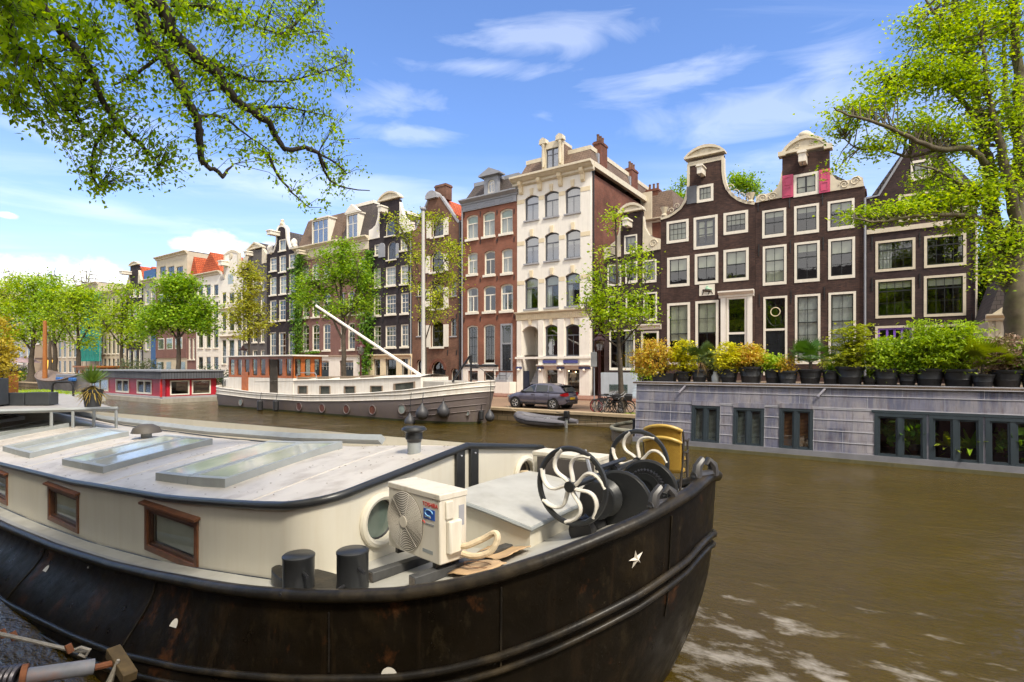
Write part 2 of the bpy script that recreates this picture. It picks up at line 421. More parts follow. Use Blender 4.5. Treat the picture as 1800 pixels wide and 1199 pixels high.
        if rail:
            z = lerp(jz0, jz1, rail); rw = st.get('rw', .08); sb.box(jx0, jx1, ys+.004, ys+.056, z-rw/2, z+rw/2)
        sb.build('sash', sm, w)
        MB().face([(x, ys+.03, z) for x, z in jn]).build('pane', st.get('glass', M_glass), w)
        if st.get('sill'):
            p, hh, m = st['sill']; MB().box(x0-.08, x1+.08, -p, y0+.02, z0-hh, z0+.012).build('sill', m, w)
        if blind:
            zb = lerp(jz1, jz0, blind); MB().box(jx0+.02, jx1-.02, ys+.11, ys+.13, zb, jz1-.0).build('blind', st.get('blm', M_blind), w)
        if curtain:
            cb = MB()
            rng = {'full': [(0, 1)], 'sides': [(0, .24), (.76, 1)], 'left': [(0, .4)], 'right': [(.6, 1)]}[curtain]
            for a, b in rng:
                xa, xb = lerp(ix0, ix1, a), lerp(ix0, ix1, b); n = max(6, int((xb-xa)/.05))
                cb.grid([[(lerp(xa, xb, i/n), ys+.15+.035*math.sin(i*1.9), z) for i in range(n+1)] for z in (iz0, iz1)])
            cb.build('curtain', M_curtain, w, smooth=True)  # full ones upstairs also imitate pale sky reflection in the panes
        return w
    def door(s, pl, pr, pt, pb, fm, dm, fan=.3, fw=.14, panels=True, name='door', glass_panel=False):
        x0, x1 = s.X(pl), s.X(pr); pc = (pl+pr)/2; z0, z1 = s.Zz(pc, pb), s.Zz(pc, pt)
        z0 = max(z0, .05)
        s.holes.append([(x0, z0), (x1, z0), (x1, z1), (x0, z1)])
        zf = lerp(z1, z0, fan)
        fr = MB().ring([(x0, z0), (x1, z0), (x1, z1), (x0, z1)], [(x0+fw, z0+.02), (x1-fw, z0+.02), (x1-fw, z1-fw), (x0+fw, z1-fw)], -.04, .12)
        fr.box(x0+fw, x1-fw, -.02, .1, zf-.07, zf+.07)
        d = fr.build('door_frame', fm, s.root)
        MB().face([(x0+fw, .07, zf+.07), (x1-fw, .07, zf+.07), (x1-fw, .07, z1-fw), (x0+fw, .07, z1-fw)]).build('fanlight', M_glass, d)
        b = MB().box(x0+fw, x1-fw, .05, .1, z0+.02, zf-.07); a = x0+fw; e = x1-fw; hh = zf-.07-z0
        if panels:
            for k in range(2):
                for j in range(3):
                    xa = lerp(a, e, .1+.45*k); xb = lerp(a, e, .45+.45*k); za = z0+hh*(.06+.32*j); zb = za+hh*.26
                    b.ring([(xa, za), (xb, za), (xb, zb), (xa, zb)], [(xa+.04, za+.04), (xb-.04, za+.04), (xb-.04, zb-.04), (xa+.04, zb-.04)], .03, .052)
        dd = b.build(name, dm, d)
        MB().ball((e-.12, .02, z0+hh*.45), .04).build('door_knob', M_buff, dd, smooth=True)
        return d
    def anchor(s, px, py, h=.7):
        x, z = s.P(px, py); MB().box(x-.025, x+.025, -.05, .0, z-h/2, z+h/2).box(x-.05, x+.05, -.06, -.01, z-.04, z+.04).build('wall_anchor', M_iron, s.root)
    def hoist(s, px, py, m, w=.32, h=.45, l=.9):
        x, z = s.P(px, py)
        b = MB().box(x-w/2, x+w/2, -l, -.0, z-h/2, z+h/2-.08)
        b.prism([(x-w/2-.08, z+h/2-.08), (x+w/2+.08, z+h/2-.08), (x+w/2+.03, z+h/2+.06), (x-w/2-.03, z+h/2+.06)], -l-.08, 0)
        o = b.build('hoist_beam', m, s.root); MB().tube([(x, -l*.8, z-h/2), (x, -l*.8, z-h/2-.2)], .025).build('hook', M_iron, o)
    def trim(s, pts, m, wid=.28, y0=-.06, y1=.36, name='gable_trim'):
        """a stone band laid along the edge of a gable"""
        n = len(pts); V = [Vector(p) for p in pts]; inn = []
        for i in range(n):
            d = (V[min(i+1, n-1)]-V[max(i-1, 0)]).normalized(); inn.append((V[i].x+d.y*wid, V[i].y-d.x*wid))
        out = [(p.x-(q[0]-p.x)*.12, p.y-(q[1]-p.y)*.12) for p, q in zip(V, inn)]
        return MB().ring(out, inn, y0, y1, closed=False).build(name, m, s.root)
    def scroll(s, cx, cz, r, m, turns=1.6, sgn=1, name='scroll', y=-.1, parent=None):
        pts = []
        for i in range(26):
            a = i/25*turns*2*math.pi; q = r*(1-.8*i/25); pts.append((cx+sgn*q*math.cos(a), y, cz+q*math.sin(a)))
        return MB().tube(pts, [r*.14*(1-.4*i/25) for i in range(26)], 6).build(name, m, parent or s.root, smooth=True)
    def pediment(s, pl, pr, ybl, ybr, yap, m, kind='arc', th=.55, name='pediment', scrolls=True):
        """crown stone on top of a neck: base from (pl,ybl) to (pr,ybr), top at yap"""
        x0, z0 = s.P(pl, ybl); x1, z1 = s.P(pr, ybr); zb = (z0+z1)/2; za = s.Zz((pl+pr)/2, yap); w = x1-x0
        if kind == 'arc':
            poly = arch_poly(x0, x1, zb, za, min(za-zb-.12, w/2))
            inn = arch_poly(x0+.25, x1-.25, zb+.14, za-.2, min(za-zb-.4, w/2-.25))
        else:
            poly = [(x0, zb), (x1, zb), (x1, zb+.15), ((x0+x1)/2, za), (x0, zb+.15)]
            inn = [(x0+.45, zb+.14), (x1-.45, zb+.14), (x1-.45, zb+.16), ((x0+x1)/2, za-.2), (x0+.45, zb+.16)]
        p = MB().prism(poly, -.08, th).build(name, m, s.root)
        MB().ring(poly, inn, -.22, -.078).build('moulding', m, p)
        if scrolls:
            cx = (x0+x1)/2; r = (za-zb)*.2
            for sg in (-1, 1): s.scroll(cx+sg*w*.15, zb+(za-zb)*.38, r, m, 1.4, sg, 'carving', -.1, p)
        return p

# window styles
FL = dict(flush=1, fw=.17, fb=.2, fm=M_white, sw=.045, sm=M_sash, bar=.03)
def fl(**k): d = dict(FL); d.update(k); return d
SILLW = (.12, .12, M_white); SILLG = (.1, .1, M_greystone)
def rc(**k):
    d = dict(set=.14, fw=.06, fm=M_white, sw=.05, bar=.03, sill=SILLW); d.update(k); return d
def dk(**k):
    d = dict(set=.2, fw=.05, fm=M_greysash, sw=.06, sm=M_greysash, bar=.04, sill=(.12, .12, M_greystone), rw=.1); d.update(k); return d

# --- brown bell gable house (plaque) -------------------------------------
h = House('bell_gable_house', 'brown brick house with curved white bell gable, arched crown and horse plaque above the door', 1161.5, 1327.5)
s0 = fl(nx=4, zr=[.33, .66])
h.win(1172, 1210.5, 387.5, 426.5, s0, blind=.97, rw=.04, rail=.66); h.win(1272, 1315, 372, 411, s0, rail=.66, rw=.04, blind=.6)
dw = h.win(1219.5, 1261.5, 380, 437, fl(nx=2, zr=[.4, .7], sm=M_greysash, sw=.16, casement=1, bar=.07), blind=.66, name='hoist_door')
for a in ((1173, 1212, 451.3, 504, .45), (1221.5, 1262.5, 445, 499, .5), (1272, 1316, 437.5, 494, .45)):
    h.win(*a[:4], fl(nx=2, rail=.52, toplight=0, rw=.07), blind=a[4])
h.win(1173, 1213, 532.5, 642, fl(nx=2, rail=.5, zr=[.75], rw=.07), blind=.62); h.win(1222.6, 1263, 528.5, 642, fl(nx=2, rail=.5, zr=[.75]), blind=.5)
h.win(1225, 1254, 325, 355, fl(nx=3, zr=[.5]), blind=.95)
x, z = h.P(1216.5, 342.5); h.box('shutter', M_greysash, h.X(1207.5), h.X(1225), -.07, -.005, z-.62, z+.6)
h.door(1277, 1313, 522, 655, M_whitebright, M_darkwood, .48)
out = [(0, 0), (h.w, 0)]+h.L([(1327.5, 357), (1312, 355), (1300, 350), (1289, 342.5), (1280, 331), (1275.5, 319), (1273, 302), (1272.5, 272), (1208.7, 285.5), (1208.3, 327), (1206, 342), (1202.5, 355), (1195, 365.5), (1185, 373.5), (1175, 379.5), (1161.5, 384)])
h.wall(out, M_brown, eave=h.Zz(1250, 372)); h.gable_roof(M_darktile, zr=h.Zz(1240, 318))
h.trim(h.L([(1161.5, 383), (1175, 379), (1185, 373), (1195, 365), (1202.5, 354), (1206, 341), (1208.3, 326), (1208.7, 290)]), M_cream, .16)
h.trim(h.L([(1272.5, 277), (1273, 302), (1275.5, 319), (1280, 331), (1289, 342), (1300, 349.5), (1312, 354), (1327.5, 356)]), M_cream, .16)
h.pediment(1203.5, 1274.5, 281, 268, 255.5, M_cream, th=.5)
x0, z0 = h.P(1209, 291.5); x1, _ = h.P(1272, 279); zz = h.Zz(1240, 283.5); h.box('stone_band', M_cream, x0, x1, -.05, 0, zz-.14, zz+.14)
for px, py, sg in ((1165, 376, 1), (1321, 351, -1)):
    x, z = h.P(px, py); MB().lathe([(.2, -.3), (.24, -.2), (.14, -.1), (.2, .1), (.28, .3), (.3, .36), (.1, .4)], (x+sg*.08, .1, z+.1), 10).build('urn', M_cream, h.root, smooth=True)
for i, (px, py) in enumerate(((1284, 331), (1293, 340), (1303, 346), (1312, 351), (1181, 372), (1191, 364))):
    x, z = h.P(px, py); h.scroll(x, z+.05, .22, M_cream, 1.2, 1 if i < 4 else -1)
h.hoist(1236, 304, M_white, .34, .55)
x0, x1 = h.X(1229.5), h.X(1256.5); z0, z1 = h.Zz(1243, 519.5), h.Zz(1243, 500.5)
pq = h.box('stone_plaque', M_white, x0, x1, -.05, 0, z0, z1)
hx = (x0+x1)/2; hz = (z0+z1)/2
hb_ = MB().tube([(hx-.28, -.06, hz+.02), (hx-.1, -.07, hz-.02), (hx+.2, -.07, hz-.05), (hx+.33, -.06, hz-.1)], [.06, .09, .1, .05], 6).tube([(hx-.22, -.06, hz), (hx-.3, -.06, hz-.3)], .035).tube([(hx+.18, -.06, hz-.05), (hx+.1, -.06, hz-.3)], .035).tube([(hx+.28, -.06, hz-.1), (hx+.4, -.06, hz-.28)], .03)
hb_.build('horse_relief', mat('relief_brown', (.06, .04, .03), .6), pq, smooth=True)
MB().tube([(hx-.02, -.08, hz+.05), (hx+.05, -.08, hz+.28)], [.1, .06], 6).tube([(hx+.02, -.08, hz+.1), (hx+.35, -.07, hz)], [.1, .05], 6).build('cape_relief', mat('relief_green', (.3, .5, .36), .6), pq, smooth=True)
# entablature and pilasters round the door
zt = h.Zz(1296, 511); xa, xb = h.X(1264), h.X(1326)
h.cornice('door_entablature', M_whitebright, xa, xb, zt, .45, .4)
for q in ((1267.5, 1276), (1314, 1322.5)):
    h.box('pilaster', M_whitebright, h.X(q[0]), h.X(q[1]), -.12, 0, 1.0, zt-.45)
for px in (1192, 1242, 1293):
    pass
# --- brown neck gable house, pink shutters --------------------------------
h = House('neck_gable_house', 'brown brick house with pink attic shutters and carved white scrolls beside its neck gable', 1327.9, 1520.5)
for a in ((1340, 1382, 368, 417, .22), (1396, 1439.7, 360, 411, .2), (1455, 1502, 351.5, 403.5, .3)):
    h.win(*a[:4], fl(nx=2, rail=.52, rw=.06, zr=[.26] if 0 else [], fw=.14), blind=a[4])
for a, bl in (((1341, 1382.5, 431.5, 501), 1.), ((1396.5, 1441, 425, 496), .2), ((1456, 1503, 418.5, 490), .35)):
    h.win(*a, fl(nx=2, rail=.63, zr=[.31], rw=.06, fw=.14), blind=bl)
h.win(1397.5, 1442, 517.5, 640, fl(nx=2, rail=.6, zr=[.2, .4, .8], rw=.06, fw=.13), blind=.98, blm=M_curtain); h.win(1456.5, 1504.5, 513.5, 640, fl(nx=2, rail=.6, zr=[.2, .4, .8], rw=.06, fw=.13), blind=.98, blm=M_curtain)
h.win(1395, 1439, 304.5, 344, fl(nx=2, zr=[.33], casement=1, bar=.05), blind=.97)
d = h.door(1342, 1384, 521, 660, M_white, M_darkwood, .42, .13)
fx = (h.X(1342)+h.X(1384))/2; fz = h.Zz(1363, 548); dx = (h.X(1384)-h.X(1342))/2-.13
lead = MB()
lead.tube([(fx+.28*math.cos(a*math.pi/10), .05, fz+.28*math.sin(a*math.pi/10)) for a in range(20)], .03, 5, closed=True)
g = lead.build('fanlight_ring', M_buff, d)
lead = MB(); lead.tube([(fx+dx*.9*math.cos(a*math.pi/12), .052, fz+.92*math.sin(a*math.pi/12)) for a in range(24)], .012, 4, closed=True)
for a in range(8): lead.tube([(fx+.3*math.cos(a*math.pi/4), .052, fz+.3*math.sin(a*math.pi/4)), (fx+dx*math.cos(a*math.pi/4), .052, fz+1.05*math.sin(a*math.pi/4))], .01, 4)
lead.build('leaded_bars', M_iron, d)
for q, yy in (((1375.5, 1394.5), 328), ((1439.8, 1459.5), 318.5)):
    zc = h.Zz(sum(q)/2, yy); b = MB().box(h.X(q[0]), h.X(q[1]), -.09, -.01, zc-.72, zc+.72)
    xa, xb = h.X(q[0])+.1, h.X(q[1])-.1
    for za, zb in ((zc-.6, zc-.06), (zc+.06, zc+.6)): b.ring([(xa, za), (xb, za), (xb, zb), (xa, zb)], [(xa+.05, za+.05), (xb-.05, za+.05), (xb-.05, zb-.05), (xa+.05, zb-.05)], -.12, -.088)
    b.build('shutter', M_pink, h.root)
out = [(0, 0), (h.w, 0)]+h.L([(1520.5, 327), (1458, 337), (1458, 262), (1375, 276), (1375, 347), (1327.9, 357)])
h.wall(out, M_brown, eave=h.Zz(1420, 345)); h.gable_roof(M_darktile, zr=h.Zz(1420, 285))
h.pediment(1373.5, 1456.5, 273, 258, 239.5, M_cream, th=.5)
x, z = h.P(1414, 240); MB().ball((x, .1, z+.1), .34, sx=1.2, sz=.8).ball((x-.35, .05, z-.05), .2).ball((x+.35, .05, z-.05), .2).build('shell_finial', M_cream, h.root, smooth=True)
for px, yy in ((1375, 271.5), (1456, 258)):
    x, z = h.P(px, yy); h.box('neck_block', M_cream, x-.22, x+.22, -.25, .4, z-.16, z+.12)
def claw(h, pts, m, y0=-.08, y1=.32): return MB().prism(h.L(pts), y0, y1).build('claw_stone', m, h.root)
claw(h, [(1328.5, 357), (1374.8, 347.5), (1374.8, 300), (1371, 318), (1366, 330), (1358, 338), (1346, 341.5), (1335, 342), (1329, 347)], M_cream)
claw(h, [(1459, 337), (1519, 327.5), (1517, 313), (1508, 309), (1496, 316), (1480, 319), (1470, 316), (1464, 308), (1459.5, 296)], M_cream)
for px, py, sg in ((1341, 349, -1), (1358, 346, 1), (1503, 319, 1), (1484, 325, -1)):
    x, z = h.P(px, py); h.scroll(x, z, .27, M_cream, 1.6, sg)
h.hoist(1413, 282.5, M_white, .4, .6)
for py, pp in ((352, (1333, 1388, 1446)), (432, (1334, 1389.5, 1447)), (520, (1335, 1390.5, 1449))):
    for i, px in enumerate(pp): h.anchor(px, py+8-6*i, .8)
h.chimney(M_redside, h.w-.75, h.w-.05, 2.0, 3.2, h.eave-1, h.Zz(1523, 313), 2)
# --- dark house with the plain triangular gable ---------------------------
h = House('spout_gable_house', 'dark brick house with plain triangular gable and wide many paned windows', 1523.5, 1718)
g4 = lambda **k: fl(nx=4, rail=.72, zr=[.36], rw=.07, fw=.13, fb=.15, fm=M_cream, **k)
h.win(1539, 1609, 421, 476, g4(), curtain='left'); h.win(1624.5, 1698.5, 411.8, 468.7, g4(), curtain=None)
h.win(1539, 1608, 490, 558.7, g4(), blind=.18); h.win(1624, 1698, 483, 556, g4(), blind=.2)
vs = fl(nx=4, zr=[.5], fw=.13, fm=M_cream, sm=M_violet, sw=.1, bar=.11)
h.win(1538.5, 1607.5, 572.5, 640, vs, name='window'); h.win(1626, 1698, 570, 640, g4())
h.win(1601, 1637, 281, 316, fl(nx=2, zr=[.5], fw=.14), blind=.95); h.win(1579, 1658, 338, 386, fl(nx=3, zr=[.5], fw=.12, fm=M_cream, bar=.1), blind=.4)
out = [(0, 0), (h.w, 0)]+h.L([(1718, 333), (1702, 336), (1628, 221), (1619, 222), (1543, 344), (1523.5, 348)])
h.wall(out, M_dark, eave=h.Zz(1620, 340)); h.gable_roof(M_darktile, zr=h.Zz(1623, 222), over=.0)
for ya, xa, xb in ((397, 1523.5, 1718.5), (373, 1523.5, 1578.5), (373, 1659, 1718)):
    zz = h.Zz(1620, 397.5 if ya == 397 else 377); h.box('stone_band', M_cream, h.X(xa), h.X(xb), -.08, 0, zz-.13, zz+.13)
h.trim(h.L([(1523.5, 347), (1543, 343), (1619, 221)]), M_greywood, .1); h.trim(h.L([(1628, 220), (1702, 335), (1718, 332)]), M_greywood, .1)
for py, a in ((425, 0), (497, 0), (575, 0)):
    for i, px in enumerate((1533, 1617, 1708)): h.anchor(px, py-7*i+3, .8)
MB().tube([(-.08, -.1, 0), (-.08, -.1, h.Zz(1524, 348))], .06, 8).build('downpipe', M_greywood, h.root)
MB().tube([(h.w-.05, -.06, 0), (h.w-.05, -.06, h.Zz(1718, 386))], .05, 8).build('downpipe', M_cream, h.root)
# --- low dark neck gable house behind the quay tree -----------------------
h = House('low_neck_gable_house', 'narrow low dark house with white arched neck gable beside the tall white house', 1062, 1161)
for r in ((1068, 1092, 465, 503), (1099.5, 1120.5, 460, 498), (1130, 1154, 457, 497), (1069, 1088, 520, 566), (1100, 1122, 518, 563), (1131, 1155, 514, 564)):
    h.win(*r, fl(nx=2, rail=.5, fw=.11), curtain='sides' if r[0] > 1100 else None)
h.win(1097.5, 1120, 413, 446, fl(nx=2, fw=.1, sm=M_greysash, sw=.1, zr=[.5]), blind=.6)
h.win(1071.5, 1116, 580, 651, fl(nx=4, rail=.75, zr=[.4], fw=.11), curtain='right')
h.door(1127, 1158, 582, 690, M_white, M_darkwood, .3)
h.cornice('door_entablature', M_white, h.X(1120), h.X(1165)-.1, h.Zz(1142, 570), .4, .3)
out = [(0, 0), (h.w, 0)]+h.L([(1161, 437), (1129.5, 443), (1129.5, 371), (1092, 378), (1092, 452), (1062, 456)])
h.wall(out, M_dark, eave=h.Zz(1110, 442)); h.gable_roof(M_darktile, zr=h.Zz(1110, 395))
h.pediment(1088, 1132, 376, 369, 357, M_cream, th=.4, scrolls=False)
claw(h, [(1130, 444), (1161, 438.5), (1161.5, 420), (1152, 418), (1142, 414), (1134, 400), (1131, 380)], M_cream)
claw(h, [(1062, 456), (1091.5, 451), (1091, 390), (1088, 410), (1082, 424), (1072, 432), (1063, 436)], M_cream)
x, z = h.P(1149, 428); h.scroll(x, z, .32, M_cream); x, z = h.P(1074, 441); h.scroll(x, z, .3, M_cream, sgn=-1)
h.hoist(1107, 395, M_white, .4, .5)
h.box('plinth', M_bluegrey, -.1, h.X(1122), -.5, .0, 0, h.Zz(1090, 655))
st = MB()
for i in range(5): st.box(h.X(1122), h.X(1160), -.5-.3*(4-i), -.02 if i == 4 else -.5-.3*(3-i), 0, .22*(i+1))
st.build('stone_steps', M_bluegrey, h.root)
pw = h.box('basement_window', M_glass, h.X(1076), h.X(1108), -.53, -.51, .35, 1.0)
# --- white house ----------------------------------------------------------
h = House('white_stucco_house', 'tall white house with arched windows, dormer and shop at street level', 909, 1038)
for i, r in enumerate(((922.5, 946.7, 343.5, 387), (956.7, 982, 336, 381), (993.5, 1020, 328.4, 374.6))): h.win(*r, dk(nx=2, rail=.68, toplight=1, glass=M_glassb), arch=.16, curtain='full')
for i, r in enumerate(((922.5, 946.6, 415.5, 463), (957.5, 982.5, 408.6, 458), (994, 1020, 403.5, 453))): h.win(*r, dk(nx=2, rail=.66, toplight=1, glass=M_glassb), arch=.16, blind=.5)
for i, r in enumerate(((922, 945.5, 488, 543.3), (957.5, 981.7, 483.6, 540.5), (994, 1019, 479.5, 538))): h.win(*r, dk(nx=2 if i else 1, rail=.7, toplight=1), arch=.16, blind=.3, curtain='left')
for r in ((958, 980, 571, 626), (994, 1018, 570, 626)): h.win(*r, dk(nx=2, rail=.68, toplight=1, glass=M_glassb), arch=.16)
# porch, shop windows
x0, x1 = h.X(918), h.X(947); zp0, zp1 = .05, h.Zz(932, 573); h.holes.append(arch_poly(x0, x1, zp0, zp1, .45))
pw = MB(); pw.face([(x0, 2.1, 0), (x1, 2.1, 0), (x1, 2.1, zp1), (x0, 2.1, zp1)])
pw.face([(x0, .28, 0), (x0, 2.1, 0), (x0, 2.1, zp1), (x0, .28, zp1)]); pw.face([(x1, .28, 0), (x1, 2.1, 0), (x1, 2.1, zp1), (x1, .28, zp1)]); pw.face([(x0, .28, zp1), (x1, .28, zp1), (x1, 2.1, zp1), (x0, 2.1, zp1)])
pw.build('porch_wall', M_whitebright, h.root)
st = MB()
for i in range(9): st.box(x0+.7, x1-.02, -.4+.2*i+.001, 2.0, .25*i, .25*(i+1))
st.build('porch_steps', M_greystone, h.root)
h.box('stair_screen', mat('navy_paint', (.012, .018, .04), .4), x0+.02, x0+.6, .1, .2, 0, h.Zz(932, 652))
for r in ((959, 980, 649, 697), (995, 1018.5, 648.5, 694)):
    h.win(*r, dict(set=.16, fw=.05, fm=M_white, sw=.03, nx=1, bar=.02), name='shop_window')
h.wall([(0, 0), (h.w, 0), (h.w, h.Zz(1038, 300)), (0, h.Zz(909, 328))], M_whitebright, depth=16, sidemat=M_redside, eave=h.Zz(1038, 302))
zt = h.Zz(974, 305); h.cornice('cornice', M_cream, -.35, h.w+.35, zt+.25, .75, .75)
MB().extz([(h.w+.04, .0), (h.w+.38, .0), (h.w+.38, 16), (h.w+.04, 16)], zt-.2, zt+.245).build('side_gutter', M_cream, h.root)
for px, py in ((917, 332), (950, 325), (986, 317), (1025, 308)):
    x, z = h.P(px, py); MB().extx([(0, z+.5), (-.5, z+.5), (-.46, z+.25), (-.25, z), (-.2, z-.35), (-.1, z-.5), (0, z-.5)], x-.16, x+.16).build('bracket', M_buff, h.root)
for rows in (((934.5, 339), (969, 331.5), (1006.5, 324)), ((934.5, 411), (970, 404.5), (1007, 399)), ((934, 483), (970, 478.5), (1006.5, 474.5)), ((932, 567), (969, 566), (1006, 565))):
    for px, py in rows:
        x, z = h.P(px, py); MB().prism([(x-.17, z+.36), (x+.17, z+.36), (x+.11, z-.2), (x-.11, z-.2)], -.09, 0).build('keystone', M_buff, h.root)
for yy in (344, 420, 492):  # spring-line bands between the windows
    zz = h.Zz(970, yy)
    for a, b in ((909.3, 922), (947.2, 956.8), (982.5, 993), (1020.5, 1037.6)): h.box('stone_band', M_buff, h.X(a), h.X(b), -.025, 0, zz-.17, zz+.17)
z1, z0 = h.Zz(970, 547), h.Zz(970, 560)
fz = MB().box(-.05, h.w+.05, -.12, 0, z0, z1-.15)
for i in range(36): x = lerp(.05, h.w-.1, i/36); fz.box(x, x+.09, -.15, -.118, z0+.1, z1-.2)
fz.build('frieze', M_buff, h.root); h.cornice('string_cornice', M_cream, -.12, h.w+.12, z1+.05, .3, .35)
for a, b in ((910, 918), (947.5, 956.5), (981.5, 992.5), (1020, 1037.5)):
    h.box('pilaster', M_whitebright, h.X(a), h.X(b), -.14, 0, 0, h.Zz(970, 562))
    zc = h.Zz(970, 646); h.box('capital', mat('navy_trim', (.06, .07, .17), .5), h.X(a)-.04, h.X(b)+.04, -.22, -.1, zc-.12, zc+.06)
    x = (h.X(a)+h.X(b))/2; MB().ball((x, -.26, zc-.22), .13, sz=1).build('wall_lamp', M_white, h.root, smooth=True)
zz = h.Zz(980, 643.5); h.cornice('shop_cornice', M_whitebright, h.X(946.5), h.w+.1, zz+.12, .28, .42)
zz = h.Zz(980, 629); h.box('stone_band', M_whitebright, -.06, h.w+.06, -.24, -.0, zz-.08, zz+.1)
for a, b in ((956, 979.5), (992, 1017.5)):
    zz = h.Zz(985, 635.8); sg = h.box('shop_sign', mat('blue_sign', (.055, .06, .22), .4), h.X(a), h.X(b), -.2, -.145, zz-.13, zz+.13)
# mansard roof with dormer and chimneys
zt += .25; za = h.Zz(974, 268)
h.mansard(M_slatebrown, zt, za, .8, y0=.1, capm=M_cream)
x0, x1 = h.X(953.5), h.X(990); z0, z1 = zt, h.Zz(972, 249)
hole = [(x0+.4, z0+.12), (x1-.4, z0+.12), (x1-.4, z1-.55), (x0+.4, z1-.55)]
dm = MB().ring([(x0, z0), (x1, z0), (x1, z1), (x0, z1)], hole, -.1, .1).box(x0+.05, x1-.05, .1, 1.6, z1-.3, z1-.05).build('dormer', M_cream, h.root)
c2 = MB(); c2.box(x0+.02, x0+.1, .101, 1.6, z0, z1-.31); c2.box(x1-.1, x1-.02, .101, 1.6, z0, z1-.31); c2.build('dormer_cheek', M_slatebrown, dm)
for a, b in ((x0-.15, x0+.55), (x1-.55, x1+.15)): MB().prism([(a, z1-.1), (b, z1-.1), (b-.05, z1+.25), ((a+b)/2, z1+.42), (a+.05, z1+.25)], -.35, .15).build('dormer_crown', M_cream, dm)
for x in (x0+.2, x1-.2): MB().lathe([(.1, 0), (.16, .6), (.12, 1.6), (.18, 1.7), (.18, 1.85)], (x, -.2, z1-2.0), 8).build('dormer_column', M_cream, dm, smooth=True)
sb = MB().ring(hole, [(hole[0][0]+.08, hole[0][1]+.08), (hole[1][0]-.08, hole[1][1]+.08), (hole[2][0]-.08, hole[2][1]-.08), (hole[3][0]+.08, hole[3][1]-.08)], 0, .08)
xm = (x0+x1)/2; sb.box(xm-.07, xm+.07, .0, .075, hole[0][1]+.08, hole[2][1]-.08); sb.box(hole[0][0]+.08, hole[1][0]-.08, .02, .06, z0+1.3, z0+1.36); sb.build('dormer_sash', M_greysash, dm)
MB().box(hole[0][0]+.05, hole[1][0]-.05, .04, .05, hole[0][1]+.05, hole[2][1]-.05).build('pane', M_glassb, dm)
MB().box(hole[0][0], hole[1][0], .2, .22, hole[0][1], hole[2][1]).build('curtain', M_curtain, dm)
h.chimney(M_redside, h.w-.75, h.w-.1, 2.0, 3.3, zt-.3, h.Zz(1038, 300)+3.1, 3); h.chimney(M_redside, h.w-.75, h.w-.1, 8.6, 10, zt-.3, h.Zz(1038, 300)+2.9, 3)
for y in (1.7, 8.3): h.box('lead_flashing', M_greywood, h.w-.7, h.w-.16, y, y+.29, zt, zt+1.3)
MB().tube([(h.w+.08, .4, 0), (h.w+.08, .4, zt-.4)], .06, 8).build('downpipe', M_iron, h.root)
# --- red brick house -------------------------------------------------------
h = House('red_brick_house', 'red brick house with grey cornice, black mansard roof and arched dormer', 813.5, 908.5)
R = rc(nx=2, rail=.66, toplight=1, arch=0, sill=(.14, .2, M_white), fw=.07, set=.16, bar=.05, rw=.1)
for r, bl in (((819.6, 840, 378, 420), .34), ((848.4, 869.6, 371.7, 415), .34), ((878.8, 901, 366.7, 410), .34)): h.win(*r, R, arch=.13, blind=bl, blm=mat('green_blind', (.4, .5, .4), .8), curtain='full')
for i, r in enumerate(((821.5, 839.3, 444, 482), (851, 870, 440.5, 483), (881.5, 900.7, 437, 480))): h.win(*r, R, arch=.13, curtain=None if i == 1 else 'full')
for i, r in enumerate(((820.4, 840.4, 505, 549), (849.6, 871, 502, 547.5), (879.6, 901.7, 498.8, 546))): h.win(*r, dict(R, casement=1, glass=M_glass), arch=.13, curtain='sides' if i != 1 else None)
for r in ((821, 840, 572, 640), (850, 870, 570, 640)): h.win(*r, rc(nx=3, rail=.7, zr=[.22, .46, .86], sm=M_sash, fw=.12, sill=(.1, .1, M_greystone)), arch=.12)
h.door(880, 901, 569, 652, M_greywood, M_darkwood, .42, .16)
for r in ((824, 840, 653, 669), (851.5, 869, 653, 669)): h.win(*r, rc(nx=2, sm=M_greysash, fw=.04, sill=None), arch=.1)
h.win(871.5, 881, 669, 697, rc(nx=1, zr=[.4], sm=mat('teal_paint', (.12, .24, .22), .4), sw=.12, fw=.04, sill=None), name='basement_door')
h.wall([(0, 0), (h.w, 0), (h.w, h.Zz(908, 346)), (0, h.Zz(813, 364))], M_red, eave=h.Zz(860, 356))
zt = h.Zz(860, 343.5); zb = h.Zz(860, 364)
h.cornice('cornice', M_greywood, -.15, h.w+.15, zt, .5, .5)
fr = h.box('frieze', M_greywood, 0, h.w, -.12, -.0, zb, zt-.5)
for k in range(3):
    xa, xb = h.w*(.06+.32*k), h.w*(.3+.32*k); MB().ring([(xa, zb+.1), (xb, zb+.1), (xb, zt-.6), (xa, zt-.6)], [(xa+.06, zb+.16), (xb-.06, zb+.16), (xb-.06, zt-.66), (xa+.06, zt-.66)], -.15, -.119).build('panel', M_greywood, fr)
bs = h.Zz(860, 642); h.box('plinth', M_whitebright, 0, h.X(879), -.06, -.002, 0, h.Zz(840, 671)) ; h.box('plinth_band', M_iron, -.02, h.X(876), -.16, .0, bs-.14, bs+.04)
h.box('plinth_wall', M_whitebright, h.X(882), h.w, -1.1, -.02, 0, h.Zz(895, 671)); h.box('plinth_fascia', M_whitebright, 0, h.X(876), -.07, -.003, h.Zz(840, 652), bs-.14)
for q in ((813.5, 823.5), (840.6, 851), (869.6, 871)): h.box('plinth_pier', M_whitebright, h.X(q[0]), h.X(q[1]), -.065, -.003, h.Zz(840, 671), h.Zz(840, 652))
st = MB()
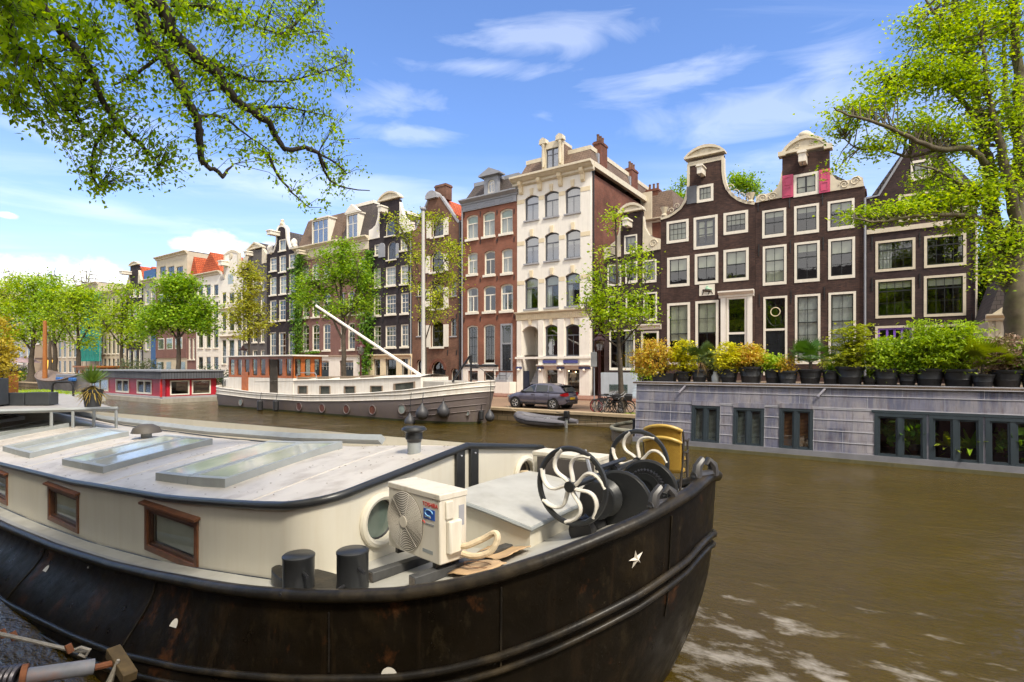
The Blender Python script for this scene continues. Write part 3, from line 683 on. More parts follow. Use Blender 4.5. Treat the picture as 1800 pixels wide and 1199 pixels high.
for i in range(4): st.box(h.X(879), h.X(902), -1.1+.0*i, -.03-.0, h.Zz(895, 671)+.2*i, h.Zz(895, 671)+.2*(i+1)) if i == 0 else st.box(h.X(880), h.X(902), -1.0+.24*i, -.035, h.Zz(895, 671)+.2*i, h.Zz(895, 671)+.2*(i+1))
st.build('stone_steps', M_greystone, h.root)
rl = MB(); za = h.Zz(890, 671)
for x in (h.X(880), h.X(891), h.X(902)): rl.tube([(x, -1.05, za), (x, -1.05, za+1.1)], .025, 6)
for dz in (.55, 1.1): rl.tube([(h.X(880), -1.05, za+dz), (h.X(902), -1.05, za+dz)], .022, 6)
rl.build('railing', M_iron, h.root)
for yy, n in ((357+19, 4), (425, 4), (492, 4), (561, 4)):
    for i, px in enumerate((816, 844.5, 874, 904)): h.anchor(px, yy+2-i*2.2, .45)
h.mansard(M_slate, h.Zz(860, 345), h.Zz(870, 309), 1.0, y0=.1, capm=M_greywood)
x0, x1 = h.X(851.5), h.X(876); z0, z1 = zt, h.Zz(862, 309); xm = (x0+x1)/2
hole = arch_poly(x0+.38, x1-.38, z0+.15, z1-.35, (x1-x0-.76)/2)
dm = wall_mb([(x0, z0), (x1, z0), (x1, z1), (x0, z1)], [hole], .3).map(lambda v: v+Vector((0, -.05, 0))).box(x0+.05, x1-.05, .26, 1.6, z1-.25, z1-.02).build('dormer', M_greywood, h.root)
MB().prism([(x0-.4, z1-.05), (x1+.4, z1-.05), (x1+.4, z1+.08), (xm, z1+.62), (x0-.4, z1+.08)], -.4, .5).build('dormer_crown', M_greywood, dm)
MB().box(x0+.02, x1-.02, .27, 1.6, z0, z1-.26).build('dormer_cheek', M_slate, dm)
inn = arch_poly(x0+.5, x1-.5, z0+.27, z1-.47, (x1-x0-1)/2)
MB().ring(hole, inn, .05, .12).box(xm-.03, xm+.03, .06, .11, z0+.27, z1-.5).box(x0+.5, x1-.5, .062, .108, z0+.95, z0+1.0).build('dormer_sash', M_white, dm)
MB().prism(inn, .08, .09).build('pane', M_glassb, dm); MB().prism(inn, .12, .13).build('curtain', M_curtain, dm)
MB().tube([(.02, -.12, 0), (.02, -.12, h.Zz(813, 366))], .07, 8).build('downpipe', M_greywood, h.root)
# --- brick warehouse --------------------------------------------------------
h = House('warehouse_house', 'old brick warehouse with arched shuttered doorways and an orange tiled roof', 724.5, 813.5)
WS = rc(nx=2, rail=.6, sm=M_sash, set=.2, fw=.06, sill=(.2, .16, M_white))
for r in ((759, 780, 378, 416), (757, 780, 440, 478), (756, 780, 499, 543), (757.5, 780, 563, 610)):
    w = h.win(*r, WS, arch=.5, name='arched_door')
    x1, z0, z1 = h.X(r[1]), h.Zz(770, r[3]), h.Zz(770, r[2]+8); x0 = h.X(r[0])
    for a, b in ((x0-.62, x0-.03), (x1+.03, x1+.62)): h.box('shutter', M_white, a, b, -.09, -.01, z0, z1)
for r in ((792, 802, 494, 520), (792, 802, 559, 591), (733, 743, 559, 591), (733, 743, 494, 520)): h.win(*r, rc(nx=1, sm=M_sash, fw=.04, set=.2, sill=(.08, .1, M_greystone)), arch=.45)
for r in ((757.5, 783, 634, 694), (792, 806, 647, 694), (732, 744, 632, 694)):
    h.win(*r, rc(nx=2, rail=.6, sm=M_sash, set=.25, fw=.06, sill=None), arch=.5, name='arched_entrance')
h.wall([(0, 0), (h.w, 0)]+h.L([(813.5, 388), (806, 390), (775.5, 345), (753, 350), (730, 404), (724.5, 406)]), M_warehouse, eave=h.Zz(806, 389)); h.gable_roof(M_tile, zr=h.Zz(766, 343), xr=h.X(764.5))
h.trim(h.L([(730, 403), (753, 349)]), M_greystone, .16); h.trim(h.L([(775.5, 344), (806, 389), (813.5, 387)]), M_greystone, .16)
x0, x1 = h.X(751), h.X(770.5); z = h.Zz(760, 350); MB().prism(arch_poly(x0, x1, z, z+.75, .4), -.3, .5).build('cap_stone', M_greystone, h.root)
h.chimney(M_warehouse, h.X(757), h.X(776), .6, 1.5, z, h.Zz(766, 321), 0)
ar = MB(); x0, x1 = h.X(755), h.X(785); z0 = .7; z1 = h.Zz(770, 630)
a_ = arch_poly(x0, x1, 1.2, z1, (x1-x0)/2)[2:]; b_ = arch_poly(x0+.3, x1-.3, 1.2, z1-.3, (x1-x0)/2-.3)[2:]
ar.ring(a_, b_, -.06, 0, closed=False); ar.build('brick_arch', M_redside, h.root)
MB().tube([(h.X(809.5), -.1, 0), (h.X(809.5), -.1, h.Zz(809, 388))], .08, 8).build('downpipe', M_iron, h.root)
for yy in (430, 490, 556, 620):
    for px in (750, 787, 803): h.anchor(px, yy, .5)
# --- black neck gable --------------------------------------------------------
h = House('black_neck_gable_house', 'black house with tall neck gable, white arched crown and cream shop front', 648.5, 724.5)
BW = rc(nx=3, rail=.55, zr=[.28, .78], set=.1, fw=.07, sill=(.15, .16, M_white))
for r, c in (((657, 669, 472, 505), 'full'), ((678, 695.4, 468.8, 502), 'full'), ((704, 717.5, 466, 499), 'full'), ((656.7, 669.6, 520, 555), None), ((678, 696, 518, 552.5), None), ((704.6, 718, 515, 551), None), ((657, 669.6, 573, 611), 'left'), ((677.5, 696, 572.5, 610.5), None), ((704.6, 718, 570, 609.5), 'right'), ((658, 673.5, 429, 448), 'full'), ((704, 716, 419, 440), 'full')):
    h.win(*r, dict(BW, nx=3 if r[1]-r[0] > 15 else 2), curtain=c)
for r in ((678, 694, 386, 415), (681, 697, 424, 457)): h.win(*r, rc(nx=2, sm=M_greysash, sw=.1, zr=[.5], fw=.05, sill=(.2, .1, M_white)), arch=.5, name='hoist_door')
for xa, xb, yy in ((667, 678, 441), (697.5, 702, 441)):
    zc = h.Zz(xa, yy); MB().prism(arch_poly(h.X(xa), h.X(xb), zc-.75, zc+.75, .4), -.16, -.06).build('shutter', M_greywood, h.root)
for r in ((658.7, 669, 632, 694), (678.7, 697.5, 631, 694), (706.7, 718, 630, 694)): h.win(*r, rc(nx=2, rail=.78, set=.14, sm=M_sash, fw=.06, sill=None, rw=.1), name='shop_window')
h.wall([(0, 0), (h.w, 0)]+h.L([(724.5, 406), (702.5, 411), (702.5, 350), (667.5, 357), (667.5, 418), (648.5, 422)]), M_black, eave=h.Zz(690, 413)); h.gable_roof(M_darktile, zr=h.Zz(685, 378))
h.pediment(665.5, 704.5, 355.5, 347.5, 336.5, M_cream, th=.4, scrolls=False)
claw(h, [(649, 422), (667.3, 418), (667, 362), (664.5, 384), (661, 396), (655, 402), (649.5, 405)], M_whitebright); claw(h, [(702.8, 411), (726, 405.5), (725, 390), (718, 388), (710, 380), (706, 366), (703, 355)], M_whitebright)
h.hoist(679, 370.5, M_white, .5, .6)
z = h.Zz(690, 627); h.cornice('shop_cornice', M_buff, 0, h.w, z+.25, .5, .35)
for a, b in ((649, 658.5), (669.5, 678.5), (697.7, 706.5), (718.3, 724.3)): h.box('pilaster', M_buff, h.X(a), h.X(b), -.1, -.003, 0, z-.24)
MB().tube([(h.w-.12, -.08, 1), (h.w-.12, -.08, h.Zz(724, 408))], .06, 8).build('downpipe', M_greywood, h.root)
for yy in (460, 510, 565):
    for px in (673.5, 700, 721): h.anchor(px, yy, .7)
# --- two mauve brick houses with mansards ----------------------------------
def mauve(name, label, pl, pr, cols, base, hi):
    h = House(name, label, pl, pr)
    for a, b in cols:
        c = (a+b)/2; k = lambda y: y+(597-c)*.0  # rows read at px 570
        for t, bt in ((461, 489), (516, 556), (569, 616)):
            dy = (c-570)*(-(643-(t+bt)/2)/(c+480)); dy2 = dy
            h.win(a, b, t+dy*.9, bt+dy*.7, rc(nx=2, rail=.68, zr=[.22, .45], set=.12, fw=.09, sill=(.16, .16, M_white)), arch=.1, curtain='full' if t < 500 else ('sides' if int(c) % 3 == 0 else None))
    for a, b in base: h.win(a, b, 635, 690, rc(nx=4, rail=.72, zr=[.86], set=.15, sm=M_white, fw=.08, sill=None), blind=.0, name='garage_door'); 
    zt = h.Zz((pl+pr)/2, 436-(((pl+pr)/2)-535)*.16)
    h.wall([(0, 0), (h.w, 0), (h.w, zt-.1), (0, zt-.1)], M_purple, eave=zt-.3)
    h.cornice('cornice', M_cream, -.1, h.w+.05, zt+.15, .55, .6); h.box('frieze', M_cream, 0, h.w, -.08, -.0, zt-1.25, zt-.4); h.cornice('architrave', M_cream, 0, h.w, zt-1.2, .22, .2)
    zb = h.Zz(590, 627)
    xs = [0]+[h.X(v) for q in base for v in q]+[h.w]
    for i in range(0, len(xs), 2): h.box('plinth_pier', M_whitebright, xs[i], xs[i+1], -.08, -.003, 0, zb)
    h.box('plinth_fascia', M_whitebright, 0, h.w, -.09, -.003, h.Zz(590, 634), zb); h.cornice('plinth_cornice', M_cream, 0, h.w, zb+.12, .2, .25)
    for a, b in base: h.box('door_panel', mat('garage_paint', (.02, .03, .035), .4), h.X(a)+.1, h.X(b)-.1, .06, .1, .05, h.Zz((a+b)/2, 650))
    h.mansard(M_slatebrown if not hi else M_slate, zt, zt+3.6+.5*hi, 1.1, y0=.1, capm=M_white if hi else None)
    return h, zt
h, zt = mauve('mauve_brick_house', 'mauve brick house with wide dormer, ivy at its corner, beside the black bell gable', 520.5, 597, ((531.6, 543), (548.5, 561.4), (567.8, 580.6)), ((553, 579),), 0)
def dormer(h, a, b, z0, z1, crown, n=3):
    x0, x1 = h.X(a), h.X(b); hole = [(x0+.15, z0+.1), (x1-.15, z0+.1), (x1-.15, z1-.15), (x0+.15, z1-.15)]
    d = MB().ring([(x0, z0), (x1, z0), (x1, z1), (x0, z1)], hole, -.05, .2).box(x0+.02, x1-.02, .2, 1.7, z1-.2, z1-.01).box(x0, x0+.08, .2, 1.7, z0, z1-.21).box(x1-.08, x1, .2, 1.7, z0, z1-.21)
    d.box(x0-.12, x1+.12, -.2, 1.72, z1, z1+.14)
    if crown: d.prism([(x0-.2, z1+.14), (x1+.2, z1+.14), ((x0+x1)/2, z1+1.0)], -.22, .3)
    d = d.build('dormer', M_white, h.root)
    s_ = MB()
    for k in range(1, n): x = lerp(x0+.15, x1-.15, k/n); s_.box(x-.04, x+.04, .03, .1, z0+.1, z1-.15)
    s_.box(x0+.15, x1-.15, .035, .09, lerp(z0, z1, .6), lerp(z0, z1, .6)+.06); s_.build('dormer_sash', M_white, d)
    MB().box(x0+.15, x1-.15, .06, .07, z0+.1, z1-.15).build('pane', M_glassb, d); MB().box(x0+.15, x1-.15, .14, .15, z0+.1, z1-.15).build('curtain', M_curtain, d)
dormer(h, 549, 578, zt+.1, zt+3.0, False)
x, z = h.P(545, 447); h.hoist(540, 446, M_cream, .4, .4, 1.2)
h, zt = mauve('mauve_brick_house', 'mauve brick house with pointed dormer and white edged roof, beside the black neck gable', 597, 648.5, ((593.5+5, 603+3), (611.5, 623.8), (630, 641)), ((594+4, 622),), 1)
dormer(h, 610, 630, zt+.1, zt+2.9, True, 2)
# --- black bell gable ---------------------------------------------------------
h = House('black_bell_gable_house', 'black house with slender white edged bell gable and ivy on its corner', 469, 520.5)
BW = rc(nx=2, rail=.5, zr=[.25, .75], set=.1, fw=.09, sill=(.15, .14, M_white))
for rows, c in ((((474.6, 486, 452.5, 476.7), (491, 502.5, 449, 478), (507.5, 519, 446, 471)), 'full'), (((474.6, 485.7, 487.6, 519), (491.5, 503, 485, 517), (508.5, 519, 482, 515)), 'full'), (((474.6, 485.7, 528, 565), (490.5, 502, 527, 563.5), (508, 519, 525.5, 562)), None), (((474.6, 485, 584, 632), (490, 502, 584, 632), (507, 518, 583, 650)), None)):
    for r in rows: h.win(*r, BW, curtain=c)
h.win(490.5, 502.5, 420.5, 441, rc(nx=2, set=.08, fw=.1), curtain='full')
h.wall([(0, 0), (h.w, 0)]+h.L([(520.5, 434), (510, 436), (507.5, 427), (505, 416), (504, 402), (500, 397), (495, 396), (490, 398), (486.5, 405), (486, 411), (485, 427), (481, 442), (469, 445)]), M_black, eave=h.Zz(495, 440)); h.gable_roof(M_darktile, zr=h.Zz(495, 404))
h.trim(h.L([(469, 444), (481, 441), (485, 427), (486, 411), (486.5, 404), (490, 397), (495, 395), (500, 396), (504, 401), (505, 416), (507.5, 427), (510, 435), (520.5, 433)]), M_whitebright, .24)
for px, py in ((475, 438), (517, 427)):
    x, z = h.P(px, py); MB().ball((x, 0, z), .38, sz=1.4).ball((x+.2, 0, z-.4), .3).build('carving', M_whitebright, h.root, smooth=True)
x, z = h.P(495, 393); MB().ball((x, .1, z), .3).ball((x, .1, z+.35), .22).ball((x-.3, .1, z-.2), .2).ball((x+.3, .1, z-.2), .2).build('finial', M_cream, h.root, smooth=True)
h.hoist(489, 412, M_white, .8, .5, 1.3)
# --- simpler houses further along ---------------------------------------------
def plain(name, label, pl, pr, yt, m, cols, rows, fm=M_white, cm=M_cream, sash=None, arch=0, roof=None, crown=None, base=None, curtain=None, eave_drop=0, top=None):
    h = House(name, label, pl, pr); c = (pl+pr)/2; wpx = pr-pl
    for t, b in rows:
        for a, e in cols:
            h.win(pl+wpx*a, pl+wpx*e, t, b, rc(nx=2, rail=.55, set=.1, fw=.08, sm=sash or fm, fm=fm, sill=(.12, .12, fm)), arch=arch, curtain=curtain if t < 560 else None)
    zt = h.Zz(c, yt)
    h.wall([(0, 0), (h.w, 0)]+([(h.w, zt), (0, zt)] if top is None else h.L(top)), m, eave=zt-eave_drop)
    if top is None: h.cornice('cornice', cm, -.1, h.w+.1, zt+.1, .5, .5)
    if roof: h.gable_roof(roof[0], zr=zt-eave_drop+roof[1])
    else: h.box('roof', M_slate, 0, h.w, .3, h.depth, zt-eave_drop, zt-eave_drop+.1)
    if base: h.box('plinth', base, 0, h.w, -.1, -.003, 0, 1.0)
    return h, zt
c3 = ((.1, .26), (.4, .6), (.74, .9)); c2_ = ((.14, .38), (.6, .84))
h, zt = plain('grey_pediment_house', 'dark grey house with white triangular pediment on a short neck, half behind the bronze tree', 427, 469, 466, mat('dark_grey_brick', (.1, .09, .088), .8, .15, 5), c3, ((487, 510), (522, 552), (561, 602), (615, 650)), roof=(M_darktile, 3), eave_drop=0, top=[(469, 462), (460.5, 464), (460.5, 438), (437.5, 441), (437.5, 468), (427, 470)], base=M_greystone)
h.pediment(435.5, 462.5, 440, 435.5, 425.5, M_cream, kind='tri', th=.4, scrolls=False); claw(h, [(461, 464), (469, 462), (469.5, 448), (465, 440), (461.5, 436)], M_cream); claw(h, [(427, 470), (437, 468), (436.5, 442), (432, 450), (427.5, 455)], M_cream)
h.hoist(443, 447, M_white, .6, .5); h.winm(h.X(445), h.X(454), h.Zz(449, 474), h.Zz(449, 458), rc(nx=2, fw=.08)) if 0 else None
h, zt = plain('white_neck_gable_house', 'white house with round topped neck gable and decorated front', 387, 427, 497, M_whitebright, ((.08, .26), (.38, .62), (.74, .92)), ((514, 534), (548, 582), (597, 640)), sash=M_sash, roof=(M_darktile, 3.2), top=[(427, 487), (419, 489), (419.5, 445), (414, 441), (407, 440), (400, 443), (394, 448), (394, 492), (387, 494)], base=M_greystone)
h.trim(h.L([(394, 490), (394, 448), (400, 442.5), (407, 439.5), (414, 440.5), (419.5, 444.5), (419.5, 488)]), M_cream, .3)
h.hoist(398.5, 464, M_white, .9, .6); x, z = h.P(406, 450); MB().lathe([(.45, 0), (.4, .06), (.25, .08), (.1, .08)], (0, 0, 0), 14, Matrix.Rotation(math.pi/2, 3, 'X')).map(lambda v: v+Vector((x, -.02, z))).build('medallion', M_cream, h.root)
hb2 = MB().box(h.X(401), h.X(410), -.02, .02, h.Zz(405, 499), h.Zz(405, 482)); hb2.build('attic_window', M_glass, h.root)
for py in (541, 590): z = h.Zz(406, py); h.cornice('string_cornice', M_cream, 0, h.w, z, .3, .25)
h, zt = plain('white_cornice_house', 'white house with heavy cornice and orange tiled roof behind', 345, 387, 481, M_whitebright, ((.08, .28), (.4, .6), (.72, .92)), ((500, 520), (530, 560), (570, 612), (627, 650)), sash=M_sash, roof=(M_tile, 3.4), eave_drop=.3, base=M_beige)
h, zt = plain('brick_orange_roof_house', 'narrow brick house with orange tiled roof, left of the white cornice house', 329, 345, 489, M_purple, ((.15, .42), (.58, .85)), ((515, 545), (560, 582), (594, 632)), roof=(M_tile, 3.2), base=M_bluegrey)
h, zt = plain('cream_roof_box_house', 'tall cream house with flat roofed upper storey above brown brick lower floors', 275, 329, 448, M_beige, ((.1, .3), (.36, .58), (.64, .86)), ((468, 488),), fm=M_cream, cm=M_cream, sash=M_sash)
hx = h.box('brick_front', M_purple, 0, h.w, -.12, -.002, 3.6, h.Zz(300, 500))
for a, e in ((.1, .3), (.38, .58), (.66, .88)):
    for t, b in ((515, 545), (560, 575), (594, 614)):
        zc0, zc1 = h.Zz(300, b), h.Zz(300, t); w_ = MB().box(h.w*a, h.w*e, -.16, -.121, zc0, zc1).build('window', M_white, h.root); MB().box(h.w*a+.12, h.w*e-.12, -.175, -.161, zc0+.12, zc1-.12).build('pane', M_glass, w_)
for a, e in ((.05, .25), (.35, .5), (.7, .95)): h.box('shop_window', M_glass, h.w*a, h.w*e, -.06, -.03, .3, 3.0)
h, zt = plain('pale_blue_house', 'narrow pale house with a strip of blue paint and blue roof terrace screen', 252, 275, 492, M_greyplaster, ((.15, .42), (.58, .85)), ((510, 535), (548, 575), (592, 615)), roof=(M_tile, 2.2))
h.box('roof_terrace_screen', mat('blue_paint', (.03, .1, .26), .5), .3, h.w-.3, -.05, .1, zt+.2, zt+1.6); h.box('blue_panel', MATS['blue_paint'], h.X(267), h.w, -.15, -.003, .2, h.Zz(270, 590))
h, zt = plain('far_black_neck_house', 'small dark house with tall thin neck gable and white arched cap, far along the row', 222, 252, 494, M_black, c3, ((507, 522), (535, 560), (575, 600), (615, 650)), roof=(M_tile, 2.6), top=[(252, 497), (243, 499), (243, 466), (229, 468), (229, 501), (222, 502)], curtain='full', base=M_greystone)
h.pediment(227.5, 244.5, 467.5, 465.5, 459.5, M_cream, th=.4, scrolls=False); h.hoist(229, 481, M_white, 1.2, .5, 1.4); claw(h, [(222, 502), (229, 501), (228.5, 480), (225, 493)], M_cream); claw(h, [(243.3, 499), (252, 497), (248, 490), (244, 475)], M_cream)
plain('tall_window_house', 'beige house with many narrow white framed windows behind the pale tree', 172, 222, 512, M_beige, ((.05, .14), (.2, .29), (.35, .44), (.5, .59), (.65, .74), (.8, .93)), ((524, 545), (555, 580), (590, 622), (630, 650)), sash=M_sash)
h, zt = plain('scaffolded_house', 'house being repaired behind green scaffold netting', 136, 172, 500, M_beige, c3, ((520, 540), (550, 575), (590, 615)))
sc = sthing('scaffold', 'teal netting hung on scaffolding in front of a house under repair', 'scaffold', U(141, D0-1.6), D0-1.6, ZG)
sw_ = U(172, D0-1.6)-U(141, D0-1.6); zsc = Z(156, 522, D0)-ZG; net = MB()
n_ = 30
net.grid([[(sw_*i/n_, .05*math.sin(i*1.3)+.04*math.sin(j*2.1), 3.2+(zsc-3.2)*j/14) for i in range(n_+1)] for j in range(15)]); net.grid([[(sw_+.02*math.sin(i), 0.5*i/6, 3.2+(zsc-3.2)*j/8) for i in range(7)] for j in range(9)])
net.build('netting', mat('teal_netting', (.01, .22, .18), .8, .3, 1.5), sc, smooth=True)
po = MB()
for i in range(5): po.tube([(sw_*i/4, .3, 0), (sw_*i/4, .3, zsc+.6)], .05, 6)
for z in range(2, int(zsc), 2): po.tube([(0, .3, z), (sw_, .3, z)], .05, 6)
po.build('poles', M_greywood, sc)
plain('beige_pilaster_house', 'beige house with tall paired windows left of the green netting', 100, 136, 515, M_beige, ((.06, .2), (.3, .44), (.56, .7), (.8, .94)), ((530, 550), (560, 590), (600, 628), (634, 655)), sash=M_sash)
h, zt = plain('brown_shop_house', 'low brown house with a yellow lit shop window', 60, 100, 530, mat('tan_plaster', (.35, .27, .18), .8, .1), c3, ((545, 565), (580, 605)))
h.box('shop_window', glow('yellow_shop_light', (1., .55, .06), 1.6), h.X(78), h.X(93), -.06, -.01, .6, 3.6); h.box('awning', mat('brown_awning', (.12, .07, .04), .7), h.X(74), h.X(97), -1.2, -.07, 3.7, 4.1)
plain('grey_stone_house', 'grey beige house at the far left end of the row', 10, 60, 520, M_greyplaster, c3, ((535, 555), (570, 595), (612, 640)))
plain('end_house', 'beige house beyond the left edge trees', -45, 10, 515, M_beige, c3, ((535, 555), (570, 595), (612, 640)))
# right end
h, zt = plain('cream_corner_house', 'cream stone house behind the big quay tree', 1772, 1905, 392, M_beige, ((.1, .28), (.38, .6), (.7, .9)), ((430, 480), (505, 560), (575, 640)), cm=M_cream)
h = House('stone_lodge', 'low beige stone building with sloping roof beside the big tree trunk', 1737, 1800, D=33)
h.win(1744, 1750, 560, 592, rc(nx=1, fw=.06, sill=None)); h.win(1760, 1772, 550, 592, rc(nx=2, fw=.06, sill=None))
zt = h.Zz(1768, 540); h.wall([(0, 0), (h.w, 0), (h.w, zt+.6), (0, zt-.4)], M_beige, eave=zt-.4, depth=6); h.gable_roof(M_slate, zr=zt+1.6); h.cornice('cornice', M_cream, -.1, h.w, zt-.3, .3, .3)
h = House('red_garden_house', 'small red brick house seen in the gap beside the dark gabled house', 1719, 1748, D=52)
h.win(1722, 1727, 558, 580, rc(nx=2, fw=.1)); h.win(1736, 1741, 558, 580, rc(nx=2, fw=.1)); zt = h.Zz(1733, 520); h.wall([(0, 0), (h.w, 0), (h.w, zt), (0, zt)], mat('deep_red_plaster', (.24, .03, .03), .7), eave=zt, depth=6); h.gable_roof(M_darktile, zr=zt+2)
h = House('brick_rear_house', 'brick house with cream end wall rising behind the low dark neck gable', 1127, 1185, D=50)
zt = h.Zz(1140, 388); h.wall([(0, 0), (h.w, 0), (h.w, zt), (0, zt)], M_redside, eave=zt, depth=9); h.mansard(M_slatebrown, zt, zt+2.9, 1.0, capm=None)
h.box('end_wall', M_cream, 0, 1.1, -.15, -.01, zt-6, zt+2.7); h.chimney(M_redside, .1, 1.3, 1, 2, zt+2.2, zt+3.3, 3); h.cornice('cornice', M_cream, 0, h.w, zt+.1, .4, .4)
# ---------------------------------------------------------------- near barge
def hullmat():
    m, nt, b = _nt('black_hull')
    c = ramp(nt, noise(nt, 1.3, 6, None, .65), [(.3, (.004, .003, .002)), (.55, (.0085, .006, .0035)), (.75, (.022, .015, .007))])
    sc = ramp(nt, noise(nt, 9, 6, (1, 1, .5), .7), [(.56, (0, 0, 0)), (.72, (.5, .5, .5))]); c = mixc(nt, sc, c, (.035, .026, .014))
    st = ramp(nt, noise(nt, 1.1, 6, (7, 7, .35), .7), [(.55, (0, 0, 0)), (.78, (.55, .55, .55))]); c = mixc(nt, st, c, (.04, .024, .012))
    rs = ramp(nt, noise(nt, 2.1, 7, (1, 1, .8), .75), [(.57, (0, 0, 0)), (.70, (.8, .8, .8))]); c = mixc(nt, rs, c, (.075, .028, .01))
    wl = ramp(nt, noise(nt, 26, 5, (1, 1, 1), .7), [(.66, (0, 0, 0)), (.75, (.5, .5, .5))]); c = mixc(nt, wl, c, (.09, .075, .05))
    nt.links.new(c, b.inputs['Base Color']); r = ramp(nt, noise(nt, 5, 5), [(.3, (.25,)*3), (.7, (.55,)*3)]); nt.links.new(r, b.inputs['Roughness']); b.inputs['Specular IOR Level'].default_value = .16
    n1 = N(nt, 'ShaderNodeBump', Strength=.35, Distance=.03); nt.links.new(noise(nt, 2.2, 3), n1.inputs['Height']); n2 = N(nt, 'ShaderNodeBump', Strength=.25, Distance=.006); nt.links.new(noise(nt, 40, 5), n2.inputs['Height']); nt.links.new(n1.outputs[0], n2.inputs['Normal']); nt.links.new(n2.outputs[0], b.inputs['Normal']); return m
M_hull = hullmat()
M_rail = mat('black_rail', (.014, .012, .010), .38, .3, 6, spec=.25, dirt=(.075, .055, .03), dirt_amt=.55, dirt_scale=3, bumpy=.2, bscale=30)
M_deck = mat('grey_deck', (.42, .41, .37), .55, .08, 3, dirt=(.24, .22, .17), dirt_amt=.5, dirt_scale=2.5)
M_cabin = mat('cream_cabin', (.64, .60, .50), .38, .04, 1.5, dirt=(.5, .42, .28), dirt_amt=.25, streak=True)
M_roof = mat('grey_roof', (.54, .495, .44), .42, .08, 1.4, dirt=(.2, .15, .1), dirt_amt=.55, dirt_scale=2.6, bumpy=.1, bscale=20)
M_skyf = mat('skylight_frame', (.30, .32, .32), .45, .08, 5, dirt=(.2, .19, .15), dirt_amt=.4)
M_varnish = mat('varnished_wood', (.16, .06, .025), .35, .3, 9, dirt=(.05, .025, .012), dirt_amt=.5)
M_blackpaint = mat('black_paint', (.02, .021, .022), .35, .2, 6, bumpy=.1, bscale=40)
M_steelwhite = mat('white_enamel', (.72, .68, .6), .35, .06, 8, dirt=(.4, .3, .2), dirt_amt=.3)
M_skyglass = mat('skylight_glass', (.45, .48, .455), .07, .12, 2, dirt=(.56, .54, .5), dirt_amt=.55, spec=.75, dirt_scale=2)  # pale base colour stands in for whitish sky reflections on the glass
AX = 5.07; UB = -1.36; US = -5.2; HBm = 2.55
SHEER = [(-32, .75), (-26, .55), (-20, .45), (-15, .47), (-11.8, .54), (-9.16, .66), (-6.9, .85), (-5.6, 1.02), (-4.6, 1.16), (-3.9, 1.26), (-3.5, 1.32), (-3.03, 1.39), (-2.68, 1.47), (-2.38, 1.56), (-2.09, 1.67), (-1.91, 1.75), (-1.61, 1.89), (-1.5, 1.96), (-1.4, 2.03), (-1.36, 2.1)]
def sheer(u): return interp(u, SHEER)
def plan(n=64):
    """near-side rail plan curve from aft to the stem: list of (u, half breadth)"""
    pts = [(lerp(-30, US, (i/24)), HBm) for i in range(24)]
    for i in range(n+1):
        a = i/n*math.pi/2; q = math.sin(a)**(2/2.4); pts.append((US+(UB-US)*q, HBm*math.cos(a)))
    return pts
BO = W(UB, AX, 0)
bg = thing('barge', 'large black hulled barge in the foreground with cream cabin, grey roof and skylights', 'boat', BO, A)
def B(u, D, z): return (u-UB, D-AX, z)   # barge local frame
PL = plan()
def hullpt(u, hb, v, sg):
    """v: 0 rail .. 1 keel"""
    zs = sheer(u); z = lerp(zs-.03, -.6, v); f = max(0, (u-US)/(UB-US))
    below = max(0, (zs-z)); rake = f**2*(.06*below+.22*max(0, below-.75)**1.6)
    tuck = 1-.05*v*f-.25*max(0, v-.55)**1.2*(1+f); g = max(0, min(1, (-3.2-u)/3.)); g = g*g*(3-2*g)
    return B(u-rake, AX-sg*(hb*tuck+.44*g*(lambda q: q*q*(3-2*q))(min(1, max(0, v)/.6))), z)
NV = 18
mb = MB()
for sg in (1, -1): mb.grid([[hullpt(u, h_, j/NV, sg) for j in range(NV+1)] for u, h_ in PL])
mb.build('hull', M_hull, bg, smooth=True, ang=60)
def along(du_in, dz, r, umin=-30, umax=9, name='gunwale', m=M_rail, sg=1, v=None, n=8, flat=1):
    pts = []
    for u, h_ in PL:
        if umin <= u <= umax:
            if v is None: pts.append(B(u, AX-sg*(h_-du_in), sheer(u)+dz))
            else:
                p = hullpt(u, h_, v(u), sg); pts.append((p[0]+.012*(u > US), p[1]-sg*.015, p[2]))
    return pts
gr = MB()
pn, pf = along(.0, 0, 0), along(.0, 0, 0, sg=-1)
gr.tube(pn+pf[::-1][1:], .062, 10, flat=.85); gr.build('gunwale', M_rail, bg, smooth=True, ang=70)
for off, rr in ((.62, .032), (.74, .026)):
    vf = lambda u: off*(1-.12*max(0, (u+4)/2.6))/(sheer(u)+.57)
    w_ = along(0, 0, 0, v=vf); w2 = along(0, 0, 0, sg=-1, v=vf)
    MB().tube(w_+w2[::-1][1:], rr, 6).build('rubbing_strake', M_rail, bg, smooth=True, ang=70)
# litter of dry leaf bits on the roof
rr_ = [(random.uniform(-20, -4.4), random.uniform(3.0, 5.3)) for _ in range(420)]
lb_ = leaf_obj('leaf_litter', np.array([B(u, d, 0) for u, d in rr_]), .028, mat('dry_leaf_bits', (.12, .075, .03), .9, .4, 20), bg, flat=1.)
lb_['kind'] = 'stuff'; LIT = (lb_, rr_)
# welded plate edges on the bow
for u0, v0, v1 in ((-2.35, .03, .33), (-1.47, .03, .36), (-3.6, .05, .3), (-6.2, .02, .5), (-9.6, .02, .5), (-2.9, .4, .9)):
    hq = interp(u0, PL); MB().tube([tuple(Vector(hullpt(u0, hq, lerp(v0, v1, k/8), 1))+Vector((.004, -.008, 0))) for k in range(9)], .008, 5).build('plate_seam', M_rail, bg, smooth=True)
